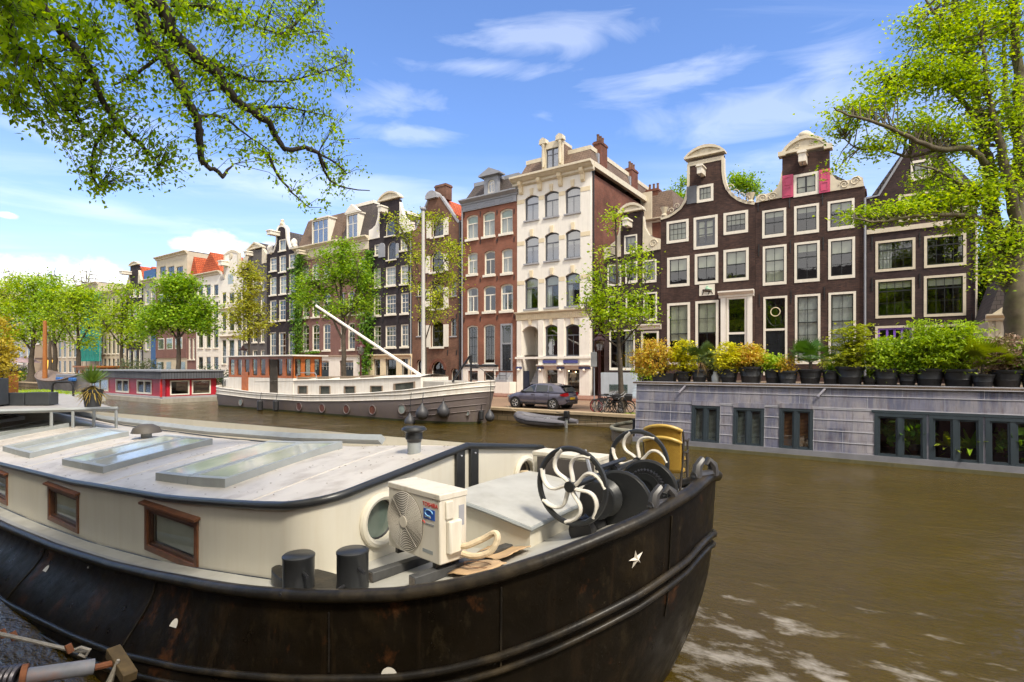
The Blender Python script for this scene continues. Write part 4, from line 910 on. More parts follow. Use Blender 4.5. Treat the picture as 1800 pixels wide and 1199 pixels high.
# deck
dk_ = MB(); rows = []
for u, h_ in PL: rows.append([B(u, AX+s_*max(0, h_-.02), sheer(u)-.055+.03*(1-s_*s_)) for s_ in (-1, -.8, -.6, -.3, 0, .3, .6, .8, 1)])
dk_.grid(rows); dk_.build('deck', M_deck, bg, smooth=True)
cv = MB()  # dark covering board along the near side deck edge
cv.grid([[B(u, AX-h_+.03, sheer(u)-.04), B(u, AX-h_+.2, sheer(u)-.032)] for u, h_ in PL if u < -4.2]); cv.build('covering_board', mat('grey_board', (.3, .3, .3), .5, .1), bg)
# cabin
CN, CF_ = 2.95, 7.05; UF = -4.2
EDGE = [(-30, 1.42), (-20, 1.2), (-13.8, 1.25), (-10, 1.37), (-6.85, 1.56), (-5.2, 1.73), (-4.2, 1.86)]
def edge(u): return interp(u, EDGE)
def deckz(u): return sheer(u)-.05
RISE = .33
def roofz(u, D):
    q = min(1, abs(D-AX)/(AX-CN)); f = max(0, min(1, (u+5.6)/1.2)); return edge(u)+(RISE-.05*f)*(1-q**lerp(1.35, 1.0, f))
rc_ = .42
def cabin_outline(n=7):
    o = [(-30+25.0*i/40, CN) for i in range(40)]
    for i in range(n+1): a = i/n*math.pi/2; o.append((UF-rc_+rc_*math.sin(a), CN+rc_-rc_*math.cos(a)))
    o += [(UF-.02-.0*i, lerp(CN+rc_, AX, (i+1)/8)) for i in range(8)]
    return o
CO = cabin_outline()
# near wall with window openings: sheet in (u, v) then mapped
wins = [(-7.53, -6.25), (-11.08, -9.8), (-14.63, -13.35), (-18.2, -16.9)]
def wz(u): return edge(u)-.70, edge(u)-.16
holes = []
for a, b in wins:
    za, zb = wz((a+b)/2); holes.append([(a, za), (b, za), (b, zb), (a, zb)])
def cut(us): return [(u, deckz(u)-.05) for u in us]+[(u, edge(u)) for u in us[::-1]]
us = [-30+i*.5 for i in range(51)]+[UF-rc_]
wallm = MB(); v_, f_ = sheet(cut(us), holes)
wallm.add([B(p.x, CN, p.y) for p in v_], f_)
for lp in holes:
    for i in range(4):
        a, b = lp[i], lp[(i+1) % 4]; wallm.face([B(a[0], CN, a[1]), B(b[0], CN, b[1]), B(b[0], CN+.1, b[1]), B(a[0], CN+.1, a[1])])
cor = [(UF-rc_+rc_*math.sin(i/9*math.pi/2), CN+rc_-rc_*math.cos(i/9*math.pi/2)) for i in range(10)]
wallm.grid([[B(u, D, lerp(deckz(UF)-.1, roofz(UF, D) if u > UF-.001 else edge(u), k/3)) for k in range(4)] for u, D in cor])
wallm.build('cabin_wall', M_cabin, bg, smooth=True, ang=30)
# front wall with two portholes
PH = [(3.74, 1.56), (6.35, 1.58)]; hl = []
for d, z in PH: hl.append([(d+.2*math.cos(k*math.pi/12), z+.2*math.sin(k*math.pi/12)) for k in range(24)])
ds = [CN+rc_+(2*AX-2*CN-2*rc_)*i/16 for i in range(17)]
v_, f_ = sheet([(d, 1.0) for d in ds]+[(d, roofz(UF, d)) for d in ds[::-1]], hl)
fw_ = MB().add([B(UF, p.x, p.y) for p in v_], f_)
for lp in hl:
    for i in range(24):
        a, b = lp[i], lp[(i+1) % 24]; fw_.face([B(UF, a[0], a[1]), B(UF, b[0], b[1]), B(UF-.12, b[0], b[1]), B(UF-.12, a[0], a[1])])
farc = [(UF-rc_+rc_*math.sin(i/9*math.pi/2), 2*AX-CN-rc_+rc_*math.cos(i/9*math.pi/2)) for i in range(10)]
fw_.grid([[B(u, D, lerp(1.0, edge(u), k/2)) for k in range(3)] for u, D in farc])
fw_.face([B(UF-rc_, 2*AX-CN, .3), B(-30, 2*AX-CN, .3), B(-30, 2*AX-CN, edge(-30)), B(UF-rc_, 2*AX-CN, edge(UF-rc_))])
fw_.build('front_wall', M_cabin, bg, smooth=True, ang=30)
for i, (d, z) in enumerate(PH):
    ringp = MB().tube([B(UF+.015, d+.235*math.cos(k*math.pi/14), z+.235*math.sin(k*math.pi/14)) for k in range(28)], .04, 8, closed=True).build('porthole', M_cabin, bg, smooth=True)
    q = MB().tube([B(UF-.05, d+.2*math.cos(k*math.pi/14), z+.2*math.sin(k*math.pi/14)) for k in range(28)], .016, 6, closed=True).build('porthole_rim', M_iron, ringp, smooth=True)
    MB().face([B(UF-.05, *p) for p in hl[i]]).build('pane', mat('green_glass', (.1, .13, .11), .08, .2, 4, spec=.8), ringp) if i == 0 else MB().face([B(UF-.1, *p) for p in hl[i]]).build('pane', M_interior, ringp)
# roof
rows = []
for u in [-30+25.1*i/50 for i in range(51)]+[-4.75, -4.6, UF-.3, UF-.15, UF-.05, UF]:
    inset = 0 if u < UF-rc_ else rc_-math.sqrt(max(0, rc_**2-(u-(UF-rc_))**2))
    nd = CN+inset; row = []
    for k in range(21):
        D = lerp(nd, 2*AX-nd, k/20); row.append(B(u+(.0 if u < UF else .02), D, roofz(u, max(CN, D))))
    rows.append(row)
MB().grid(rows).build('roof', M_roof, bg, smooth=True, ang=50)
et = [B(u, CN-.02, edge(u)+.0) for u in us]+[B(u+.02*(i/9), D-.02*(1-i/9), edge(UF-rc_)+(roofz(UF, CN+rc_)-edge(UF-rc_))*(i/9)) for i, (u, D) in enumerate(cor)][1:]
et += [B(UF+.02, d, roofz(UF, d)) for d in ds[1:9]]
MB().tube(et, .042, 10).build('roof_edge', M_blackpaint, bg, smooth=True, ang=80)
MB().tube([B(UF+.02, d, roofz(UF, d)) for d in ds[8:]]+[B(u, 2*AX-D+.02 if 0 else 2*AX-D, edge(u)) for u, D in cor[::-1]]+[B(u, 2*AX-CN, edge(u)) for u in us[::-1]], .04, 8).build('roof_edge', M_blackpaint, bg, smooth=True, ang=80)
for d in (-.14, .12):
    zt = roofz(UF, AX); MB().box(UF-UB, UF-UB+.045, d-.075, d+.075, deckz(UF)-.0, zt-.01).build('front_post', M_blackpaint, bg, bevel=.008)
    for z in (zt-.1, zt-.55): MB().ball((UF-UB+.05, d, z), .014, 8, 5).build('bolt', M_greywood, bg)
MB().tube([B(u, CN-.012, deckz(u)-.01) for u in us], .022, 5).build('wall_foot', M_blackpaint, bg)
# windows in the near wall
for a, b in wins:
    c = (a+b)/2; za, zb = wz(c); x0, x1 = a-UB, b-UB; y = CN-AX
    sl = (edge(b)-edge(a))/(b-a)*0
    w = MB().ring([(x0-.02, za-.02), (x1+.02, za-.02), (x1+.02, zb+.02), (x0-.02, zb+.02)], [(x0+.055, za+.055), (x1-.055, za+.055), (x1-.055, zb-.055), (x0+.055, zb-.055)], y-.02, y+.06).build('window', M_varnish, bg, bevel=.006)
    MB().ring([(x0+.055, za+.055), (x1-.055, za+.055), (x1-.055, zb-.055), (x0+.055, zb-.055)], [(x0+.09, za+.09), (x1-.09, za+.09), (x1-.09, zb-.09), (x0+.09, zb-.09)], y+.0, y+.05).build('inner_frame', mat('dark_wood', (.07, .028, .014), .4, .2, 8), w)
    MB().extx([(y-.07, zb+.03), (y+.0, zb+.05), (y+.0, zb+.02), (y-.07, zb+.005)], x0-.06, x1+.06).build('drip_board', M_varnish, w)
    MB().face([(x0+.085, y+.033, za+.085), (x1-.085, y+.033, za+.085), (x1-.085, y+.033, zb-.085), (x0+.085, y+.033, zb-.085)]).build('pane', glassmat('barge_glass', (.8, .84, .82), .03), w)
    cb = MB(); n = 22
    for i in range(n): z = lerp(za+.1, zb-.1, i/n); cb.box(x0+.1, x1-.1, y+.075, y+.08, z, z+.016)
    cb.box(x0+.1, x1-.1, y+.09, y+.095, za+.08, zb-.08)
    cb.build('blind', mat('barge_blind', (.62, .6, .52), .7, .1), w)
# skylights lying on the near half of the roof
for k, (ua, ub, lift) in enumerate(((-8.15, -6.35, .0), (-11.75, -9.95, 0), (-15.3, -13.5, 0), (-18.9, -17.1, 0), (-22.5, -20.7, 0))):
    da, db = 3.3, 4.95; sk = MB(); zt = .105
    def sp(u, d, h_): return B(u, d, roofz((ua+ub)/2, d)*.0+lerp(roofz(u, da), roofz(u, db), (d-da)/(db-da))+h_)
    um = (ua+ub)/2
    for u0, u1 in ((ua, um-.008), (um+.008, ub)):
        o_ = [(u0, da), (u1, da), (u1, db), (u0, db)]; i_ = [(u0+.075, da+.075), (u1-.075, da+.075), (u1-.075, db-.075), (u0+.075, db-.075)]
        n = 4; V = [sp(*p, zt) for p in o_]+[sp(*p, zt) for p in i_]+[sp(*p, -.03) for p in o_]+[sp(*p, zt-.03) for p in i_]
        fs = []
        for i in range(4):
            j = (i+1) % 4; fs += [(i, j, 4+j, 4+i), (j, i, 8+i, 8+j), (4+i, 4+j, 12+j, 12+i)]
        sk.add(V, fs)
    s_ = sk.build('skylight', M_skyf, bg)
    for u0, u1 in ((ua, um-.008), (um+.008, ub)): MB().face([sp(*p, zt-.008) for p in [(u0+.02, da+.02), (u1-.02, da+.02), (u1-.02, db-.02), (u0+.02, db-.02)]]).map(lambda v: v+Vector((0, 0, .0))).build('pane', M_skyglass, s_)
sm0 = MB()
for u in (-5.3, -9.05, -12.6, -16.2): sm0.tube([B(u, lerp(CN+.03, 2*AX-CN-.03, k/12), roofz(u, lerp(CN+.03, 2*AX-CN-.03, k/12))+.002) for k in range(13)], .007, 4)
sm0.build('roof_seam', M_roof, bg)
me_ = LIT[0].data
for i, (u, d) in enumerate(LIT[1]):
    for k in range(4): me_.vertices[4*i+k].co.z += roofz(u, d)+.006
# roof vents
def vent(px, py, t, r, hgt, name, m, cap):
    p = P3(px, py, t); u = p.x*CU[0]+p.y*CU[1]; D = p.x*CM[0]+p.y*CM[1]; z = roofz(u, D)
    v = MB().lathe([(r*.62, -.05), (r*.62, hgt*.45)], B(u, D, z), 18).build(name, M_skyf, bg, smooth=True)
    MB().lathe([(r*.66, hgt*.42), (r*.7, hgt*.5), (r*.82, hgt*.55), (r*.78, hgt*.78), (r*.9, hgt*.82), (r*1.15, hgt*.86), (r*1.18, hgt*.9), (r, hgt*.99), (r*.5, hgt*1.0)], B(u, D, z), 20).build('vent_cap', cap, v, smooth=True)
vent(728, 775, 6.6, .13, .32, 'roof_vent', M_skyf, M_blackpaint)
p = UDz(238, 772, 1.6); vv = MB().lathe([(.1, 0), (.1, .12)], B(p[0], AX-.1, roofz(p[0], AX)), 12).build('roof_vent', M_skyf, bg, smooth=True)
MB().lathe([(.28, .1), (.24, .2), (.12, .27), (.0, .28)], B(p[0], AX-.1, roofz(p[0], AX)), 14).build('vent_cap', mat('brown_cap', (.07, .06, .05), .6), vv, smooth=True)
# grey coaming running along the far side of the roof
MB().tube([B(u, 6.7, roofz(u, 6.7)+.16) for u in us[:-6]], .09, 4).build('roof_coaming', M_skyf, bg)
# fore hatch
ua, ub, da, db = -3.75, -2.72, 4.2, 5.75
zt = lambda u, d: lerp(1.74, 1.60, ((u-ua)/(ub-ua))**1.6)+.02*(1-((d-(da+db)/2)/((db-da)/2))**2)
hm = MB(); nd, nu = 10, 6
for (a, b) in (((ua, da), (ub, da)), ((ub, da), (ub, db)), ((ub, db), (ua, db))):
    hm.grid([[B(lerp(a[0], b[0], i/8), lerp(a[1], b[1], i/8), lerp(1.15, zt(lerp(a[0], b[0], i/8), lerp(a[1], b[1], i/8)), k)) for k in (0, 1)] for i in range(9)])
hm.build('hatch_coaming', M_cabin, bg)
tp = MB(); o = .03
g_ = [[(lerp(ua, ub+o, i/nu), lerp(da-o, db+o, j/nd)) for j in range(nd+1)] for i in range(nu+1)]
tp.grid([[B(u, d, zt(min(u, ub), min(max(d, da), db))+.035) for u, d in r] for r in g_])
for r in (g_[-1], [x[0] for x in g_], [x[-1] for x in g_]): tp.grid([[B(u, d, zt(min(u, ub), min(max(d, da), db))+k) for k in (.035, -.01)] for u, d in r])
tp.build('hatch_lid', M_deck, bg, smooth=True, ang=40)
ed = [B(u, d, zt(min(u, ub), min(max(d, da), db))+.012) for u, d in [x[0] for x in g_]+g_[-1][1:]]
MB().tube(ed, .022, 6).build('hatch_edge', M_skyf, bg)
# bollard pair on its plate
pts = []
for k in range(24):
    a = k/24*2*math.pi; pts.append((-3.95+.62*math.cos(a)*(1 if math.cos(a) > 0 else 1.25), 2.92+.2*math.sin(a)+.0))
MB().extz([(u-UB, d-AX) for u, d in pts], 1.13, sheer(-3.9)-.02).build('bollard_plate', M_rail, bg, bevel=.01)
for px, pyb, t in ((525, 1034, 4.6), (620, 1038, 4.52)):
    q = P3(px, pyb, t); u = q.x*CU[0]+q.y*CU[1]; d = q.x*CM[0]+q.y*CM[1]; z0 = sheer(u)-.04
    b_ = MB().lathe([(.132, 0), (.132, .04), (.127, .05), (.129, .29), (.133, .3), (.133, .315), (.12, .325), (.0, .328)], B(u, d, z0), 26).build('bollard', M_blackpaint, bg, smooth=True)
    for dx, dy, z in ((.16, -.05, .2), (-.16, .03, .1), (-.1, .13, .22), (.05, -.15, .07)):
        x, y, zz = B(u, d, z0); MB().tube([(x+dx*.7, y+dy*.7, zz+z), (x+dx*1.45, y+dy*1.45, zz+z)], .014, 8).build('bollard_pin', M_iron, b_, smooth=True)
# star on the bow
u0 = -1.63; hq = interp(u0, PL); c0 = Vector(hullpt(u0, hq, .1, 1)); c1 = Vector(hullpt(u0+.04, interp(u0+.04, PL), .1, 1)); tx = (c1-c0).normalized(); dn = (Vector(hullpt(u0, hq, .2, 1))-c0).normalized(); nn = tx.cross(dn).normalized()
if nn.y > 0: nn = -nn
c0 = Vector(hullpt(u0, hq, .105, 1))
sv = []; 
for k in range(10):
    a = math.pi/2+k*math.pi/5+.12; r = .072 if k % 2 == 0 else .025; sv.append(c0+tx*math.cos(a)*r*1.05-dn*math.sin(a)*r+nn*.006)
MB().add(sv+[c0+nn*.035, c0-nn*.01], [(k, (k+1) % 10, 10) for k in range(10)]+[((k+1) % 10, k, 11) for k in range(10)]).build('star_emblem', M_steelwhite, bg)
# scuppers
for u0, v0 in ((-3.1, .3), (-5.55, .22), (-9.2, .2), (-8.0, .06)):
    hq = interp(u0, PL); r = .062 if v0 > .1 else .02; sv = []
    for k in range(13):
        a = k/12*math.pi; q = Vector(hullpt(u0+r*math.cos(a), interp(u0+r*math.cos(a), PL), v0-(r*1.1*math.sin(a))/(sheer(u0)+.57), 1)); sv.append(q+Vector((.004, -.012, 0)))
    MB().face(sv).build('scupper', M_steelwhite, bg)
# bow fairleads
for u0, D_, sc, zz in ((-1.52, 4.33, 1., .0), (-1.36, 4.95, .95, .0)):
    zc = sheer(u0)+.02; x, y, z = B(u0, D_, zc); a = math.atan2(.9, .35)
    f = MB().tube([(x-.12*math.cos(a), y-.12*math.sin(a), z), (x-.1*math.cos(a), y-.1*math.sin(a), z+.1), (x-.04*math.cos(a), y-.04*math.sin(a), z+.15), (x-.03*math.cos(a), y-.03*math.sin(a), z+.12)], [.05, .042, .035, .02], 8)
    f.tube([(x+.12*math.cos(a), y+.12*math.sin(a), z), (x+.11*math.cos(a), y+.11*math.sin(a), z+.09), (x+.04*math.cos(a), y+.04*math.sin(a), z+.14), (x+.02*math.cos(a), y+.02*math.sin(a), z+.1)], [.05, .045, .032, .02], 8)
    f.tube([(x-.16*math.cos(a), y-.16*math.sin(a), z+.02), (x+.16*math.cos(a), y+.16*math.sin(a), z+.02)], .035, 8)
    f.build('fairlead', mat('worn_iron', (.045, .042, .042), .4, .2, 9), bg, smooth=True)
# roof terrace aft
zT = 2.0
tp = [UDz(px, py, zT) for px, py in ((-120, 726), (207, 718), (112, 692), (-120, 692))]
MB().extz([(u-UB, d-AX) for u, d in tp], zT-.06, zT).build('terrace_deck', mat('pale_deck', (.33, .31, .29), .7, .1, 4, dirt=(.25, .22, .18)), bg)
a_, b_ = tp[0], tp[1]
MB().tube([B(*a_, zT), B(*b_, zT)], .05, 4).build('terrace_edge', M_skyf, bg)
for f in (.62, .74, .86, .99):
    u, d = lerp(a_[0], b_[0], f), lerp(a_[1], b_[1], f); MB().tube([B(u, d, zT-.04), B(u, d, roofz(u, d) if abs(d-AX) < 2 else 1.3)], .035, 6).build('terrace_leg', M_skyf, bg)
# ---------------------------------------------------------------- things on the near barge
def local(u, D, z, rz=0): return W(u, D, z), A+rz
# --- windlass (hand winch) -----------------------------------------------------
UW, ZW = -2.36, 2.02; DN, DFr = 4.33, 5.9
wl = sthing('windlass', 'black hand windlass with two curved spoke hand wheels on the bow deck', 'windlass', UW, AX, 1.5)
lz = lambda z: z-1.5
def wheel(d):
    y = d-AX; R = .335
    rim = MB().tube([(R*math.cos(k*math.pi/24), y, lz(ZW)+R*math.sin(k*math.pi/24)) for k in range(48)], .026, 8, closed=True).build('hand_wheel', M_blackpaint, wl, smooth=True)
    MB().tube([(0, y-.05, lz(ZW)), (0, y+.05, lz(ZW))], .05, 14).build('hub', M_blackpaint, rim, smooth=True)
    for k in range(7):
        a0 = k*2*math.pi/7+.35; pts = []
        for i in range(13):
            f = i/12; r = .03+(R-.03)*f; a = a0+.95*math.sin(f*math.pi*.5)-1.25*f*f; pts.append((r*math.cos(a), y, lz(ZW)+r*math.sin(a)))
        MB().tube(pts, [.033-.006*math.sin(i/12*math.pi) for i in range(13)], 8, flat=.6).build('spoke', M_steelwhite, rim, smooth=True)
    return rim
wheel(DN); wheel(DFr)
MB().tube([(0, DN-AX-.02, lz(ZW)), (0, DFr-AX+.02, lz(ZW))], .032, 10).build('axle', M_blackpaint, wl, smooth=True)
for d in (4.72, 5.42):
    y = d-AX; pl = [(.62, -.12), (.66, -.12), (.66, .0)]
    pl = [(-.25, -.35), (.62, -.35)]+[(.30+.3*math.cos(a), .32+.3*math.sin(a)) for a in [math.pi*k/12*1.0 for k in range(0, 12)]]+[(-.1, .2)]
    MB().prism(pl, y-.02, y+.02).build('side_plate', M_blackpaint, wl, bevel=.006)
    MB().tube([(x, y-.0, z) for x, z in pl], .018, 6, closed=True).build('plate_rim', M_iron, wl, smooth=True)
def gear(cx, cz, y, R, w, n=36):
    pts = []
    for k in range(n*2):
        a = k/(n*2)*2*math.pi; r = R if k % 2 else R*.9; pts.append((cx+r*math.cos(a), cz+r*math.sin(a)))
    g = MB().prism(pts, y-w/2, y+w/2).build('gear', M_iron, wl)
    MB().ring([(cx+R*.8*math.cos(k*math.pi/16), cz+R*.8*math.sin(k*math.pi/16)) for k in range(32)], [(cx+R*.45*math.cos(k*math.pi/16), cz+R*.45*math.sin(k*math.pi/16)) for k in range(32)], y-w/2-.012, y-w/2-.002).build('gear_web', M_blackpaint, g)
    return g
gear(.32, .36, 5.30-AX, .2, .05); gear(.32, .02, 4.84-AX, .34, .05, 48); gear(.0, lz(ZW), 5.2-AX, .09, .09, 14)
MB().tube([(.32, 4.74-AX, .36), (.32, 5.42-AX, .36)], .035, 10).build('axle', M_blackpaint, wl, smooth=True)
MB().lathe([(.16, -.25), (.18, -.22), (.11, -.14), (.1, 0), (.11, .14), (.18, .22), (.16, .25)], (0, 0, 0), 18, Matrix.Rotation(math.pi/2, 3, 'X')).map(lambda v: v+Vector((.3, 0, .02))).build('chain_drum', M_iron, wl, smooth=True)
MB().lathe([(.17, -.1), (.18, -.07), (.13, -.02), (.13, .06), (.17, .1)], (0, 0, 0), 18, Matrix.Rotation(math.pi/2, 3, 'X')).map(lambda v: v+Vector((.17, 4.58-AX, .38))).build('warping_drum', M_blackpaint, wl, smooth=True)
MB().lathe([(.12, -.16), (.13, -.1), (.09, 0), (.13, .1), (.12, .16)], (0, 0, 0), 16, Matrix.Rotation(math.pi/2, 3, 'X')).map(lambda v: v+Vector((.05, 4.56-AX, .1))).build('warping_drum', M_iron, wl, smooth=True)
MB().tube([(.05, 4.74-AX, .62), (.05, 5.4-AX, .62)], .022, 8).tube([(-.05, 4.74-AX, .3), (-.05, 5.4-AX, .3)], .022, 8).build('tie_rod', M_iron, wl, smooth=True)
MB().tube([(.0, 4.75-AX, .5), (-.1, 4.78-AX, .78)], .018, 6).build('brake_lever', M_greywood, wl, smooth=True)
MB().tube([(-.1, 4.45-AX, -.02), (-.26, 4.38-AX, -.1)], .02, 6).build('pawl', M_iron, wl, smooth=True)
ch = MB()
for k in range(22):
    f = k/21; x = .63*math.cos(lerp(.9, -.6, f))*.62+.05; z = .42*math.sin(lerp(1.2, -1.0, f))+.05
    ch.obox(Matrix.Translation((x, 5.02-AX, z)) @ Matrix.Rotation(k*1.3, 4, 'Y'), .05, .02, .03)
ch.build('chain', M_iron, wl)
MB().box(-.3, .7, 4.65-AX, 5.5-AX, -.42, -.3).build('base', M_blackpaint, wl)
# --- air conditioner outside units ----------------------------------------------
M_ac = mat('ac_cream', (.68, .63, .53), .42, .04, 4, dirt=(.4, .3, .18), dirt_amt=.4, streak=True, dirt_scale=2)
def text(s, size, loc, mt, parent, name='lettering', ext=.001, rot=(math.pi/2, 0, 0), align='LEFT'):
    cu = bpy.data.curves.new(name, 'FONT'); cu.body = s; cu.size = size; cu.extrude = ext; cu.align_x = align
    t_ = link(bpy.data.objects.new(name, cu)); me = bpy.data.meshes.new_from_object(t_.evaluated_get(bpy.context.evaluated_depsgraph_get())); bpy.data.objects.remove(t_)
    me.name = name; me.materials.clear(); me.materials.append(mt); o = link(bpy.data.objects.new(name, me), parent); o.location = loc; o.rotation_euler = rot; return o
def ac(name, label, u, D, z, rz, w=.74, h_=.57, d=.29, brand=True):
    a = sthing(name, label, 'air conditioner', u, D, z, rz=rz)
    b = MB().box(0, w, 0, d, 0, h_).build('casing', M_ac, a, bevel=.012)
    MB().box(-.006, w+.006, -.006, d+.006, h_-.045, h_+.008).build('lid', M_ac, a, bevel=.008)
    if not brand: return a
    # fan guard: rings on a dark recess
    cx, cz, R = w*.355, h_*.475, h_*.445
    MB().prism([(cx+R*math.cos(k*math.pi/24)*1.0, cz+R*math.sin(k*math.pi/24)) for k in range(48)], -.004, -.001).build('fan_recess', mat('ac_dark', (.07, .06, .055), .7), a)
    g = MB()
    for k in range(15): r = R*(.2+.8*k/14); g.tube([(cx+r*math.cos(q*math.pi/24), -.02+.008*(k/14)**3, cz+r*math.sin(q*math.pi/24)) for q in range(48)], .0042, 4, closed=True)
    for q in range(6): an = q*math.pi/3; g.tube([(cx+R*.14*math.cos(an), -.022, cz+R*.14*math.sin(an)), (cx+R*math.cos(an+.25), -.014, cz+R*math.sin(an+.25))], .003, 4)
    g.build('fan_guard', mat('ac_guard', (.5, .46, .39), .45), a)
    MB().tube([(cx, -.028, cz), (cx, -.014, cz)], R*.2, 20).build('fan_cap', M_ac, a, smooth=True)
    for q in (-.004, .0): pass
    MB().ring([(cx-R*1.06, cz-R*1.06), (cx+R*1.06, cz-R*1.06), (cx+R*1.06, cz+R*1.06), (cx-R*1.06, cz+R*1.06)], arch_poly(cx-R*1.02, cx+R*1.02, cz-R*1.02, cz+R*1.02, 0), -.012, .0).build('fan_frame', M_ac, a) if 0 else None
    if brand:
        x = w*.69
        text('TOSHIBA', .05, (x, -.002, h_*.80), mat('red_print', (.6, .03, .03), .5), a)
        lb = MB().box(x+.015, x+.165, -.003, .001, h_*.615, h_*.765).build('energy_label', mat('blue_print', (.02, .1, .45), .4), a)
        MB().tube([(x+.09+.05*math.cos(k*math.pi/10), -.005, h_*.71+.026*math.sin(k*math.pi/10)) for k in range(17)], .005, 4).build('label_swirl', mat('pale_blue_print', (.25, .5, .75), .5), lb)
        text('R-410A', .026, (x+.035, -.005, h_*.635), M_white, lb)
        text('Inverter', .036, (x+.042, -.002, h_*.53), M_greywood, a)
        MB().tube([(x+.012+.02*math.cos(k*.5), -.003, h_*.545+.016*math.sin(k*.5)) for k in range(9)], .004, 4).build('emblem', mat('red_print', (.6, .03, .03), .5), a)
        MB().box(x, x+.14, -.0015, .001, h_*.12, h_*.17).build('rating_plate', M_skyf, a)
        # side: service cover
        MB().prism([(0, 0)], 0, 0) if 0 else None
        sc = MB().extz([(w, .06), (w+.05, .07), (w+.05, .2), (w, .21)], .08, h_*.62).build('valve_cover', M_ac, a, bevel=.015)
        MB().extz([(w, .05), (w+.02, .055), (w+.02, .13), (w, .135)], h_*.64, h_*.9).build('terminal_cover', M_ac, a, bevel=.008)
        MB().box(w-.001, w+.002, .2, .26, h_*.5, h_*.8).build('side_label', M_greystone, a)
        hz = MB().tube(smooth_path([(w+.03, .2, .12), (w+.1, .22, .14), (w+.2, .3, .2), (w+.3, .33, .26), (w+.34, .32, .22), (w+.3, .28, .12), (w+.18, .22, .07), (w+.06, .19, .07)], 5), .026, 8)
        hz.build('pipe_loop', mat('pipe_lagging', (.62, .5, .33), .8, .15, 20, bumpy=.4, bscale=60), a, smooth=True)
    for x in (.1, w-.1): MB().box(x-.02, x+.02, .02, d-.02, -.05, 0).build('foot', M_iron, a)
    return a
AC1 = (-3.74, 3.42, 1.475)
ac('air_conditioner', 'cream air conditioner unit with round fan guard standing by the near porthole', *AC1, -.16)
ac2 = ac('air_conditioner', 'air conditioner with dark grille front standing behind the windlass wheel', -3.78, 5.9, 1.42, .0, .92, .58, .32, brand=False)
MB().box(.09, .88, -.035, -.024, .04, .53).build('grille', mat('ac_dark', (.07, .06, .055), .7), ac2)
def skid(u, D, ln, label, rz):
    t = sthing('timber_skid', label, 'beam', u, D, sheer(u)-.045, rz=rz)
    MB().box(-.045, .045, -ln*.45, ln*.55, 0, .085).build('beam', mat('grey_painted_timber', (.05, .05, .05), .6, .3, 9), t, bevel=.008)
    MB().box(-.035, .035, -ln*.45-.003, -ln*.45, .01, .075).build('end_grain', mat('end_grain', (.14, .12, .1), .8, .3, 40), t)
skid(-3.58, 3.55, .95, 'dark painted beam under the left foot of the near air conditioner', -.16); skid(-3.05, 3.62, 1.15, 'dark painted beam under the right foot of the near air conditioner', -.16)
# --- cardboard -----------------------------------------------------------------
M_card = mat('cardboard', (.52, .35, .19), .85, .12, 6, dirt=(.3, .18, .09), dirt_amt=.3)
def dk_z(u): return sheer(u)-.04
def on_deck(px, py):
    z = 1.4
    for _ in range(30): u, d = UDz(px, py, z); z = lerp(z, dk_z(u), .5)
    return u, d
def card(pts, label, fold=None, pr=False):
    n = 12; us_ = [(u, d) for u, d in pts]; c = (sum(p[0] for p in pts)/len(pts), sum(p[1] for p in pts)/len(pts))
    t = sthing('cardboard_sheet', label, 'cardboard', c[0], c[1], dk_z(c[0])+.01)
    m_ = MB(); rows = []
    for i in range(9):
        r = []
        for j in range(9):
            a = [lerp(pts[0][k], pts[1][k], i/8) for k in (0, 1)]; b = [lerp(pts[3][k], pts[2][k], i/8) for k in (0, 1)]
            eg = .012 if i in (0, 8) or j in (0, 8) else 0; u, d = lerp(a[0], b[0], j/8)+eg*math.sin(7*i+3*j), lerp(a[1], b[1], j/8)+eg*math.sin(5*j+2*i)
            r.append((u-c[0], d-c[1], sheer(u)-sheer(c[0])+.008*math.sin(i*.8+j*.5)+(.03*((i/8-.5)*2)**2 if fold else 0)+.015))
        rows.append(r)
    m_.grid(rows); o = m_.build('sheet', M_card, t, smooth=True); md = o.modifiers.new('thick', 'SOLIDIFY'); md.thickness = .006
    if pr:
        pk = MB()
        for sc_ in (.13, .12): pk.tube([(sc_*1.1*math.cos(k*math.pi/16), sc_*.55*math.sin(k*math.pi/16), .045+.01*math.cos(k*math.pi/16)) for k in range(32)], .002, 4, closed=True)
        pk.build('stamp_print', mat('brown_print', (.2, .1, .05), .8), t)
    return t
UZ = lambda px, py, z: UDz(px, py, z)
q = lambda px, py: UZ(px, py, 1.42)
q = on_deck
card([q(787, 1015), q(848, 1019), q(893, 993), q(832, 988)], 'flattened cardboard piece with round print lying on the deck nearest the rail', pr=True)
q = lambda px, py: UZ(px, py, 1.47)
q = on_deck
card([q(836, 984), q(892, 990), q(936, 969), q(875, 964)], 'torn cardboard piece beside the fore hatch, behind the printed one', fold=True)
# lagged pipe out of far porthole
t = sthing('lagged_pipe', 'cream wrapped pipe coming out of the far porthole onto the hatch', 'pipe', UF, 6.35, 1.58)
MB().tube([(-.1, 0, 0), (.05, -.02, .02), (.15, -.1, -.02), (.22, -.25, -.1), (.28, -.45, -.12)], [.05, .055, .055, .05, .045], 8).build('lagging', MATS['pipe_lagging'], t, smooth=True)
